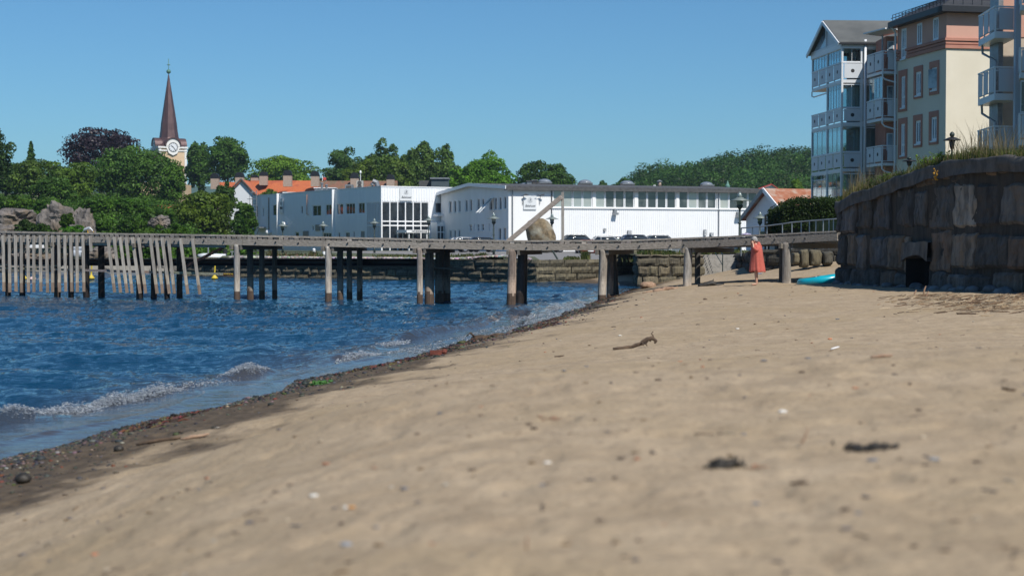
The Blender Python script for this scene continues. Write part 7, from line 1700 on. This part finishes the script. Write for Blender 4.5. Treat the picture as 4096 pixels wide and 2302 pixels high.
# ---- skin figures
def skin(name, chains, m, parent=None, origin=None, sub=2, merge=True):
    """chains: list of [(x,y,z,r)...]; a chain may start with an index (chain, point) to join"""
    me = bpy.data.meshes.new(name); V = []; E = []; Rr = []; idx = {}
    for ci, ch in enumerate(chains):
        prev = None
        for pi, p in enumerate(ch):
            if isinstance(p, tuple) and len(p) == 2: prev = idx[p]; continue
            V.append(p[:3]); Rr.append(p[3]); k = len(V)-1; idx[(ci, pi)] = k
            if prev is not None: E.append((prev, k))
            prev = k
    me.from_pydata(V, E, []); o = bpy.data.objects.new(name, me); COL.objects.link(o)
    md = o.modifiers.new('s', 'SKIN'); md.use_smooth_shade = True
    for i, sv in enumerate(me.skin_vertices[0].data): sv.radius = (Rr[i], Rr[i]); sv.use_root = (i == 0)
    s2 = o.modifiers.new('u', 'SUBSURF'); s2.levels = sub; s2.render_levels = sub
    bpy.context.view_layer.update(); m2 = bpy.data.meshes.new_from_object(o.evaluated_get(bpy.context.evaluated_depsgraph_get())); bpy.data.objects.remove(o)
    m2.name = name; m2.materials.clear(); return link_mesh(name, m2, m, parent, origin, True)
M['skin'] = mat('skin', (.52, .30, .21), .55, (.58, .35, .25), scale=6)
M['robe'] = mat('coral_towelling', (.44, .095, .070), .95, (.51, .125, .092), scale=30, bump=.5, bdist=.01)
M['hair'] = mat('grey_hair', (.20, .195, .19), .6, (.38, .37, .36), scale=25, stretch=(1, 1, .2), bump=.6)
pD = 46.6; px_ = X(3022, pD); pz = sandz(px_, pD); 
PB = Vector((px_, pD, pz)); KP = .93
pt_ = empty('person', PB, 'standing person in a coral hooded towel robe, hands raised to the bowed head', 'person')
def q(x, y, z, r): return (PB.x+x*KP, PB.y+y*KP, PB.z+z*KP, r*KP)
# body faces left and a little towards the camera; x = towards right of photo
chains = [[q(.03, 0, .80, .13), q(.03, .0, .98, .125), q(.04, 0, 1.15, .14), q(.03, 0, 1.27, .11), q(.0, -.01, 1.335, .055), q(-.03, -.02, 1.385, .055), q(-.05, -.02, 1.44, .082), q(-.055, -.02, 1.50, .075)],
          [(0, 0), q(.01, -.07, .72, .09), q(.0, -.075, .44, .058), q(.01, -.07, .30, .055), q(.03, -.07, .09, .034), q(.025, -.07, .035, .034), q(-.06, -.075, .025, .030), q(-.14, -.08, .018, .020)],
          [(0, 0), q(.06, .07, .72, .09), q(.035, .07, .44, .058), q(.045, .07, .30, .055), q(.065, .07, .09, .034), q(.06, .07, .035, .034), q(-.02, .07, .025, .030), q(-.10, .065, .018, .020)],
          [(0, 3), q(.03, -.15, 1.24, .055), q(-.0, -.24, 1.10, .042), q(-.10, -.22, 1.22, .034), q(-.10, -.14, 1.33, .026), q(-.10, -.11, 1.36, .028)],
          [(0, 3), q(.03, .15, 1.24, .055), q(.0, .23, 1.10, .042), q(-.09, .19, 1.24, .034), q(-.12, .12, 1.36, .026), q(-.12, .09, 1.39, .028)]]
for hx, hy, hz_, sgn, ci, pi in ((-.10, -.11, 1.36, 1, 3, 5), (-.12, .09, 1.39, -1, 4, 5)):
    for f in range(4):
        o = (f-1.5)*.019; l = (.062, .072, .068, .055)[f]
        chains.append([(ci, pi), q(hx+o*.3-.01, hy+o*.6, hz_+.03, .010), q(hx+o-.012, hy+sgn*.018, hz_+.03+l*.55, .0085), q(hx+o-.0, hy+sgn*.035, hz_+.028+l, .0075)])
    chains.append([(ci, pi), q(hx-.03, hy, hz_+.01, .011), q(hx-.045, hy+sgn*.01, hz_+.04, .009)])
skin('body', chains, M['skin'], pt_)
# facial features and ear
mb = MB(); 
def feat(x, y, z, r, s=(1, 1, 1)): mb.ico((PB.x+x*KP, PB.y+y*KP, PB.z+z*KP), r*KP, random.Random(1), 1, s, 0)
feat(-.145, -.02, 1.445, .018, (1.2, .8, 1.2)); feat(-.055, -.105, 1.455, .022, (.7, .5, 1.3)); mb.build('nose_and_ear', M['skin'], pt_, smooth=True)
mb = MB(); feat(-.13, -.055, 1.472, .010); feat(-.13, .015, 1.472, .010); mb.build('eyes', M['black'], pt_, smooth=True)
mb = MB(); feat(-.135, -.02, 1.405, .018, (.5, 1.3, .35)); mb.build('mouth', M['robe'], pt_, smooth=True)
mb = MB(); V, F = ICO[3]; hv = []
for v in V:
    s = 1+.05*math.sin(v.x*17+v.z*9)+.04*math.sin(v.y*21); x = v.x*.105*s+.0; z = v.z*.105*s
    if v.x < -.55 and v.z < .25: x *= .82
    if v.z < -.2: x += .03
    hv.append((PB.x+(-.045+x)*KP, PB.y+(-.02+v.y*.098*s)*KP, PB.z+(1.492+z)*KP))
mb.add(hv, F); mb.build('hair', M['hair'], pt_, smooth=True)
# robe: folded tube of towelling, with sleeves and a hood on the back
rng = np.random.RandomState(2); N = 64; lv = [(1.345, .075, .075, -.01), (1.33, .12, .14, .01), (1.29, .155, .20, .03), (1.22, .175, .235, .04), (1.10, .19, .25, .045), (.95, .20, .25, .05), (.80, .215, .25, .055), (.65, .235, .255, .06), (.52, .25, .26, .065), (.445, .262, .265, .07), (.435, .255, .26, .07), (.455, .24, .25, .07)]
V = []; F = []
for i, (z, rx_, ry_, ox) in enumerate(lv):
    for kk in range(N):
        t = 2*math.pi*kk/N; f = 1+sst(1.3, .5, z)*(.055*math.sin(t*7+.6*z*3)+.035*math.sin(t*12+2+z*2))
        V.append((PB.x+(ox-.005+math.cos(t)*rx_*f)*KP, PB.y+math.sin(t)*ry_*f*KP, PB.z+(z+.012*math.sin(t*2)+(.012*math.sin(t*5) if i > 8 else 0))*KP))
for i in range(len(lv)-1):
    for kk in range(N): F.append((i*N+kk, i*N+(kk+1) % N, (i+1)*N+(kk+1) % N, (i+1)*N+kk))
mb = MB(); mb.add(V, F); rb = mb.build('robe', M['robe'], pt_, smooth=True)
skin('sleeves', [[q(.03, .0, 1.25, .10), q(.03, -.14, 1.25, .085), q(.0, -.24, 1.11, .085), q(-.07, -.23, 1.19, .062), q(-.10, -.19, 1.25, .05)], [(0, 0), q(.03, .14, 1.25, .085), q(.0, .23, 1.11, .08), q(-.07, .20, 1.20, .06), q(-.10, .17, 1.27, .048)]], M['robe'], rb)
mb = MB(); V, F = ICO[3]; mb.add([(PB.x+(.10+v.x*.10*(1+.15*math.sin(v.z*6)))*KP, PB.y+v.y*.15*KP, PB.z+(1.27+v.z*.15-(.04 if v.x > .5 else 0))*KP) for v in V], F); mb.build('hood', M['robe'], rb, smooth=True)
# small silver thing behind the heel
c = ground_at(3040, 1097); mb = MB(); mb.ico(c+Vector((0, 0, .03)), .06, random.Random(4), 1, (1.6, 1, .45), .3); tag(mb.build('crumpled_foil', mat('crumpled_foil', (.65, .65, .70), .2, metal=.7), origin=c), 'small crumpled silvery wrapper on the sand behind the person', 'wrapper')
# ---- swim ring
D = 47.9; cx_ = X(3290, D); zc = Z(1122, D); mb = MB(); Rj, rj = .66, .135; NN, n = 64, 20
rot = Euler((R(-2), R(-8), 0)).to_matrix(); V = []
for i in range(NN):
    t = 2*math.pi*i/NN
    for kk in range(n):
        a = 2*math.pi*kk/n; rr_ = rj*(1+.03*math.sin(t*9)); V.append(rot @ Vector(((Rj+math.cos(a)*rr_)*math.cos(t), (Rj+math.cos(a)*rr_)*math.sin(t), math.sin(a)*rr_))+Vector((cx_, D, zc+.02)))
mb.add(V, [(i*n+kk, i*n+(kk+1) % n, ((i+1) % NN)*n+(kk+1) % n, ((i+1) % NN)*n+kk) for i in range(NN) for kk in range(n)])
rg_ = empty('swim_ring', (cx_, D, zc-.1), 'bright turquoise inflatable swim ring lying by the end of the dark wall', 'swim ring')
mb.build('ring', mat('turquoise_vinyl', (.005, .36, .47), .28, spec=.6), rg_, smooth=True)
mb = MB(); p = rot @ Vector((-.3, -Rj+.05, rj))+Vector((cx_, D, zc)); mb.tube([p, p+Vector((0, 0, .04))], .015, 8); mb.build('valve', M['trim'], rg_)
# ---- gull on the pier, bending down
gp_ = patp(352, ptop(352), .35); gl2 = empty('gull', gp_, 'white and grey gull bending down on the pier deck at the left', 'bird')
def g_(x, y, z, r): return (gp_.x+x, gp_.y+y, gp_.z+z, r)
skin('body', [[g_(-.02, 0, .17, .060), g_(.06, 0, .19, .055), g_(.12, 0, .17, .032), g_(.165, 0, .125, .026), g_(.185, 0, .085, .030), g_(.20, 0, .07, .022)], [(0, 0), g_(-.09, 0, .13, .040), g_(-.15, 0, .08, .020), g_(-.20, 0, .03, .012)]], mat('gull_white', (.66, .67, .68), .7), gl2)
mb = MB()
for s in (-1, 1):
    V, F = ICO[2]; mb.add([(gp_.x-.03+v.x*.13, gp_.y+s*.055+v.y*.018, gp_.z+.175+v.z*.045-v.x*-.05) for v in V], F)
mb.build('wings', mat('gull_grey', (.35, .38, .42), .7), gl2, smooth=True)
mb = MB(); mb.tube([(gp_.x+.205, gp_.y, gp_.z+.065), (gp_.x+.235, gp_.y, gp_.z+.035), (gp_.x+.245, gp_.y, gp_.z+.02)], [.014, .010, .003], 6); mb.build('beak', mat('gull_beak', (.65, .40, .03), .5), gl2)
mb = MB()
for s in (-1, 1): mb.tube([(gp_.x, gp_.y+s*.03, gp_.z+.13), (gp_.x+.01, gp_.y+s*.03, gp_.z)], .007, 6); mb.beam((gp_.x-.01, gp_.y+s*.03, gp_.z+.006), (gp_.x+.05, gp_.y+s*.03, gp_.z+.006), .04, .008)
mb.build('legs', bpy.data.materials['gull_beak'], gl2)

# ================================================================== THINGS ON THE SAND
M['drift'] = mat('driftwood', (.035, .022, .014), .85, (.11, .070, .042), scale=9, stretch=(1, 1, 1), bump=.7, bdist=.01)
M['driftl'] = mat('pale_driftwood', (.22, .13, .08), .85, (.36, .24, .16), scale=9, bump=.5, bdist=.01)
M['weed'] = mat('dark_seaweed', (.012, .011, .009), .6, (.035, .028, .020), scale=20, bump=.6, bdist=.01)
M['brick'] = mat('worn_brick', (.09, .022, .014), .85, (.19, .05, .03), scale=14, bump=.5, bdist=.01)
def stick(name, label, cat, pts, rs, m, lift=.0, n=8, seed=1, extra=None, group=None, bumpy=.18):
    """pts in photo pixels on the sand with heights above it in pixels"""
    rq = random.Random(seed); W3 = []; g0 = ground_at(*pts[0][:2]); D0 = g0.y
    for p in pts:
        g = P(p[0], p[1], D0 + (p[3] if len(p) > 3 else 0)); 
        zz = sandz(g.x, g.y); W3.append(Vector((g.x, g.y, max(zz+.01, g.z if len(p) > 2 and p[2] else zz+.012)))) 
    mb = MB(); P2 = []; R2 = []
    for i in range(len(W3)-1):
        for k in range(3): t = k/3; P2.append(W3[i].lerp(W3[i+1], t)+Vector((0, 0, rq.uniform(-.2, .2)*rs[i]))); R2.append((rs[i]*(1-t)+rs[i+1]*t)*rq.uniform(1-bumpy, 1+bumpy))
    P2.append(W3[-1]); R2.append(rs[-1]); mb.tube(P2, R2, n, jit=.06, rnd=rq)
    if extra: extra(mb, W3, rq)
    o = mb.build(name, m, origin=W3[0], smooth=True); return tag(o, label, cat, group)
def forks(mb, W3, rq):
    a = W3[2]; mb.tube([a, a+Vector((.03, -.06, .02)), a+Vector((.035, -.10, -.01))], [.014, .012, .006], 6); mb.tube([a+Vector((.04, 0, .02)), a+Vector((.07, -.06, .01)), a+Vector((.085, -.09, -.015))], [.013, .011, .005], 6)
    b = W3[-1]
stick('driftwood', 'forked twisting dark driftwood twig in the middle of the sand', 'driftwood', [(2452, 1397), (2510, 1390), (2560, 1376, 1), (2592, 1356, 1), (2612, 1352, 1), (2625, 1362, 1), (2618, 1372, 1)], [.020, .024, .026, .034, .026, .020, .013], M['drift'], extra=lambda mb, W3, rq: (forks(mb, W3, rq), mb.tube([W3[4], W3[4]+Vector((.0, 0, .035)), W3[4]+Vector((-.02, 0, .06)), W3[4]+Vector((-.005, 0, .085)), W3[4]+Vector((.01, 0, .08))], [.012, .010, .008, .006, .003], 6)))
stick('driftwood', 'longest dark log lying right at the waterline in the middle', 'driftwood', [(1868, 1362), (1905, 1352, 1), (1960, 1350, 1), (2010, 1342, 1), (2042, 1334, 1)], [.03, .065, .06, .065, .04], M['drift'], seed=2, extra=lambda mb, W3, rq: mb.tube([W3[1], W3[1]+Vector((-.12, -.1, .12)), W3[1]+Vector((-.2, -.1, .05))], [.03, .02, .01], 6))
stick('driftwood', 'dark bark strip at the left among the pebbles', 'driftwood', [(545, 1776), (600, 1764, 1), (660, 1762, 1), (722, 1750, 1)], [.008, .016, .018, .012], M['drift'], seed=3)
stick('driftwood', 'pale reddish smooth stick lying on the wet sand beside the dark bark', 'driftwood', [(722, 1760), (765, 1748, 1), (810, 1740, 1), (838, 1734, 1)], [.006, .018, .015, .006], M['driftl'], seed=4)
stick('driftwood', 'reddish brown driftwood left of the second sand leg', 'driftwood', [(2612, 1167), (2650, 1158, 1), (2680, 1153, 1), (2712, 1151)], [.05, .07, .06, .03], M['driftl'], seed=5, extra=lambda mb, W3, rq: mb.tube([W3[0], W3[0]+Vector((-.2, 0, -.02)), W3[0]+Vector((-.35, 0, -.05))], [.04, .03, .01], 6))
stick('driftwood', 'black ragged shape right of the second sand leg', 'driftwood', [(2792, 1147), (2820, 1138, 1), (2848, 1132, 1), (2870, 1139, 1), (2896, 1136)], [.05, .075, .085, .04, .02], M['weed'], seed=6, extra=lambda mb, W3, rq: mb.tube([W3[2], W3[2]+Vector((.05, 0, .14))], [.04, .01], 6))  # knotted near-black form lying on the sand
stick('driftwood', 'small black stub of wood on the open sand', 'driftwood', [(2814, 1200), (2822, 1205), (2829, 1208)], [.03, .035, .02], M['drift'], seed=7)
stick('driftwood', 'dark wet timber at the waterline under the middle pier legs', 'driftwood', [(2358, 1238), (2380, 1228, 1), (2430, 1225), (2470, 1218)], [.06, .07, .03, .02], M['weed'], seed=8)
stick('driftwood', 'short dark wet log beside the post pair at the waterline', 'driftwood', [(2432, 1203), (2450, 1198, 1), (2462, 1197)], [.05, .06, .03], M['weed'], seed=9)
stick('driftwood', 'dark stick at the right edge below the straw litter', 'driftwood', [(3828, 1258), (3850, 1255, 1), (3905, 1251)], [.018, .016, .01], M['drift'], seed=10)
stick('twig', 'thin dark twig left of the forked driftwood', 'twig', [(2217, 1430), (2238, 1418), (2256, 1408)], [.006, .009, .006], M['drift'], seed=11)
stick('twig', 'thin arched straw twig at the right of the sand', 'twig', [(3482, 1438), (3515, 1425, 1), (3545, 1420, 1), (3572, 1436)], [.006, .008, .009, .004], M['driftl'], seed=12)
stick('twig', 'blurred upright straw sticking out of the near sand', 'twig', [(3205, 1785), (3218, 1750, 1), (3232, 1712, 1)], [.004, .005, .003], M['driftl'], seed=13)
stick('twig', 'thin brown stick at the bottom left of the sand', 'twig', [(2105, 2200), (2108, 2165, 1), (2110, 2140, 1)], [.003, .003, .002], M['driftl'], seed=14)
stick('twig', 'reddish leaf stem lying on the near sand left of centre', 'twig', [(1484, 1878), (1496, 1895), (1510, 1912)], [.003, .005, .003], M['driftl'], seed=15)
for i, (px, py, y1_) in enumerate(((3656, 1180, 1165), (3694, 1175, 1148), (3705, 1182, 1170))):
    g = ground_at(px, py+4); h = (py-y1_+8)/FPX*g.y; mb = MB(); mb.tube([g, g+Vector((.02, 0, h*.6)), g+Vector((.05, 0, h))], [.02, .018, .012], 6); tag(mb.build('reed_stub', M['driftl'], origin=g), ['leftmost straw stub standing in front of the dark culvert', 'tallest straw stub standing in front of the dark culvert', 'rightmost short straw stub in front of the dark culvert'][i], 'reed', 'straw stubs by the culvert')
def clump(name, label, cat, px, py, w_, h_, m, seed, n=26, sub=1):
    g = ground_at(px, py); D = g.y; rq = random.Random(seed); mb = MB(); W_ = w_/FPX*D; H_ = h_/FPX*D
    for i in range(n):
        x = g.x+rq.gauss(0, .24)*W_; y = D+rq.gauss(0, .15)*W_; z = sandz(x, y)
        if rq.random() < .5: mb.ico((x, y, z+rq.uniform(0, .5)*H_), rq.uniform(.12, .32)*H_+.002, rq, sub, (rq.uniform(1, 2.6), 1, .7), .3)
        else:
            a = rq.uniform(0, 6.3); L = rq.uniform(.1, .3)*W_; mb.tube([(x, y, z), (x+math.cos(a)*L*.5, y+math.sin(a)*L*.5, z+rq.uniform(.2, .9)*H_), (x+math.cos(a)*L, y+math.sin(a)*L, z)], H_*.09, 5)
    return tag(mb.build(name, m, origin=g, smooth=True), label, cat)
clump('seaweed', 'black curled seaweed clump on the near sand right of centre', 'seaweed', 2905, 1868, 105, 46, M['weed'], 1, 70)
clump('dry_leaf', 'brown dry leaf scrap beside the black seaweed clump', 'leaf', 3030, 1870, 60, 12, M['driftl'], 2, 16)
clump('seaweed', 'dark stretched out seaweed strand further right on the sand', 'seaweed', 3480, 1785, 210, 26, M['weed'], 3, 110)
clump('seaweed', 'black seaweed lying in the shallow water edge', 'seaweed', 1208, 1520, 80, 14, M['weed'], 4, 34)
clump('green_algae', 'bright green algae tuft on the pebbles at the water edge', 'algae', 1275, 1540, 75, 26, mat('bright_algae', (.035, .12, .015), .6), 5, 50)
clump('dry_leaf', 'pinkish shell and leaf scraps on the sand left of centre', 'leaf', 2210, 1672, 90, 12, M['driftl'], 6, 22)
clump('bark_chip', 'dark brown bark chip on the far right sand', 'bark', 4030, 1565, 40, 18, M['drift'], 7, 12)
clump('seaweed', 'small dull seaweed knot on the lower sand right of centre', 'seaweed', 3190, 1932, 55, 20, M['drift'], 8, 16)
clump('brick_bit', 'red brick fragment in the shallow water at the left', 'brick', 500, 1712, 40, 14, M['brick'], 9, 10)
g = ground_at(92, 1935); mb = MB(); mb.ico(g+Vector((0, 0, .035)), .055, random.Random(3), 2, (1.1, 1, .8), .07); tag(mb.build('black_stone', M['weed'], origin=g, smooth=True), 'black blocky stone among the pebbles at the left edge', 'stone')
g = ground_at(475, 1800); mb = MB(); mb.ico(g+Vector((0, 0, .02)), .04, random.Random(4), 2, (1.1, 1, .8), .07); tag(mb.build('black_stone', M['weed'], origin=g, smooth=True), 'smaller black stone by the dark bark among the pebbles', 'stone')
g = ground_at(1752, 1417); mb = MB(); mb.beam(g+Vector((-.13, 0, .035)), g+Vector((.13, .03, .035)), .11, .07); mb.ico(g+Vector((.1, 0, .05)), .05, random.Random(3), 1); tag(mb.build('brick', M['brick'], origin=g), 'worn dark red brick lying in the pebbles at the waterline', 'brick')
g = ground_at(3340, 1398); mb = MB(); V, F = ICO[2]; rt2 = Euler((0, -.2, .5)).to_matrix(); mb.add([g+Vector((0, 0, .015))+rt2 @ Vector((v.x*.065, v.y*.02, v.z*.010)) for v in V], F); tag(mb.build('razor_shell', mat('white_shell', (.66, .64, .62), .4), origin=g, smooth=True), 'long white razor shell lying on the sand at the right', 'shell')
g = ground_at(1400, 2034); mb = MB(); mb.tube([g+Vector((-.008, 0, .006)), g+Vector((.016, .004, .006))], .0042, 10); o_ = mb.build('cigarette_end', mat('orange_filter', (.50, .24, .07), .8), origin=g, smooth=True); tag(o_, 'orange and white cigarette end on the near sand', 'cigarette end')
mb = MB(); mb.tube([g+Vector((-.020, -.002, .006)), g+Vector((-.008, 0, .006))], .0043, 10); mb.build('paper_end', mat('white_paper', (.6, .58, .54), .8), o_)
rq = random.Random(44)
for (px, py, s, c_, nm, lb) in ((1255, 1990, .011, (.62, .60, .55), 'shell', 'whole white shell on the near sand left of the cigarette end'), (383, 2208, .010, (.55, .17, .07), 'pebble', 'orange pebble near the bottom left corner'), (2190, 1842, .010, (.62, .58, .52), 'shell', 'small white shell below the pinkish scraps'), (3130, 1640, .013, (.64, .62, .58), 'shell', 'white shell on the sand below the forked driftwood'),
                      (3320, 1358, .02, (.50, .18, .08), 'pebble', 'orange brick pebble above the razor shell'), (1618, 1950, .010, (.13, .13, .14), 'pebble', 'dark grey pebble right of centre left'), (1385, 2160, .012, (.22, .24, .27), 'pebble', 'blue grey flat pebble near the bottom centre'), (2950, 1316, .02, (.66, .63, .58), 'shell', 'tiny white shell on the middle sand'), (2480, 1345, .02, (.6, .57, .5), 'shell', 'pale shell left of the forked driftwood top'), (3735, 1830, .014, (.20, .20, .20), 'pebble', 'bluish grey stone patch at the right of the sand')):
    g = ground_at(px, py); mb = MB(); mb.ico(g+Vector((0, 0, s*.4)), s, rq, 2, (1.4, 1, .55), .1); tag(mb.build(nm, mat(nm+'_surface', c_, .6), origin=g, smooth=True), lb, nm)
# stone on the beach by the block
g = ground_at(2592, 1150); mb = MB(); mb.ico(g+Vector((0, 0, .08)), .26, random.Random(9), 2, (1.2, .8, .6), .12); tag(mb.build('sandstone_rock', M['driftl'], origin=g, smooth=True), 'sandy brown rock at the corner of the big stone block', 'rock')
# straw litter near the wall
mb = MB(); rq = random.Random(15)
for i in range(1900):
    px = rq.gauss(3950, 170); py = 1178+abs(rq.gauss(0, 26)) + (10 if px > 3800 else 0)
    if px > 4230 or px < 3500: continue
    D = 1.13*FPX/(py-HOR); x = X(px, D); z = sandz(x, D); a = rq.gauss(0, .6); L = rq.uniform(.06, .32); g_q = rq.uniform(.5, 1.3); mb.cc = tuple(c_*g_q for c_ in rq.choice([(.34, .25, .15), (.22, .14, .08), (.12, .075, .045), (.40, .32, .22)]))
    zt2 = z+rq.uniform(.005, .05); mb.tube([(x, D, z+.01), (x+math.cos(a)*L, D+math.sin(a)*L, zt2)], rq.uniform(.003, .008), 5)
tag(mb.build('straw_litter', M['pebble']), 'band of dry straw and reed bits washed up along the foot of the wall', 'straw', kind='stuff')
# dark weed wrack along the middle waterline
mb = MB(); rq = random.Random(16)
for i in range(3200):
    D = rq.uniform(13, 62); u = .55+rq.gauss(0, .16)+.25*math.sin(D*.6); x = float(shore(D))+u
    if float(vnoise(np.array(D*.8), np.array(1.), 5)) < .42: continue
    z = sandz(x, D); mb.cc = tuple(c_*rq.uniform(.6, 1.3) for c_ in rq.choice([(.05, .03, .02), (.03, .02, .015), (.12, .05, .03), (.10, .08, .04)])); a = rq.gauss(1.3, .5); L = rq.uniform(.04, .2)
    mb.tube([(x, D, z+.005), (x+math.cos(a)*L*.5, D+math.sin(a)*L*.5, z+.02), (x+math.cos(a)*L, D+math.sin(a)*L, z+.005)], rq.uniform(.006, .016), 5)
tag(mb.build('wrack', M['pebble']), 'thin line of dark seaweed wrack above the waterline', 'seaweed', kind='stuff')
# ================================================================== AIR
hm = bpy.data.materials.new('thin_haze'); hm.use_nodes = True; t = hm.node_tree; t.nodes.remove(t.nodes['Principled BSDF'])
pv = _n(t, 'ShaderNodeVolumePrincipled'); pv.inputs['Color'].default_value = (.62, .78, 1.0, 1); pv.inputs['Density'].default_value = .00014; pv.inputs['Anisotropy'].default_value = 0.2
t.links.new(pv.outputs[0], t.nodes['Material Output'].inputs['Volume'])
mb = MB(); mb.box((-3050, -230, -2.5), (3050, 6050, 112)); tag(mb.build('haze', hm), 'thin blue summer haze in the air', 'haze', kind='stuff')
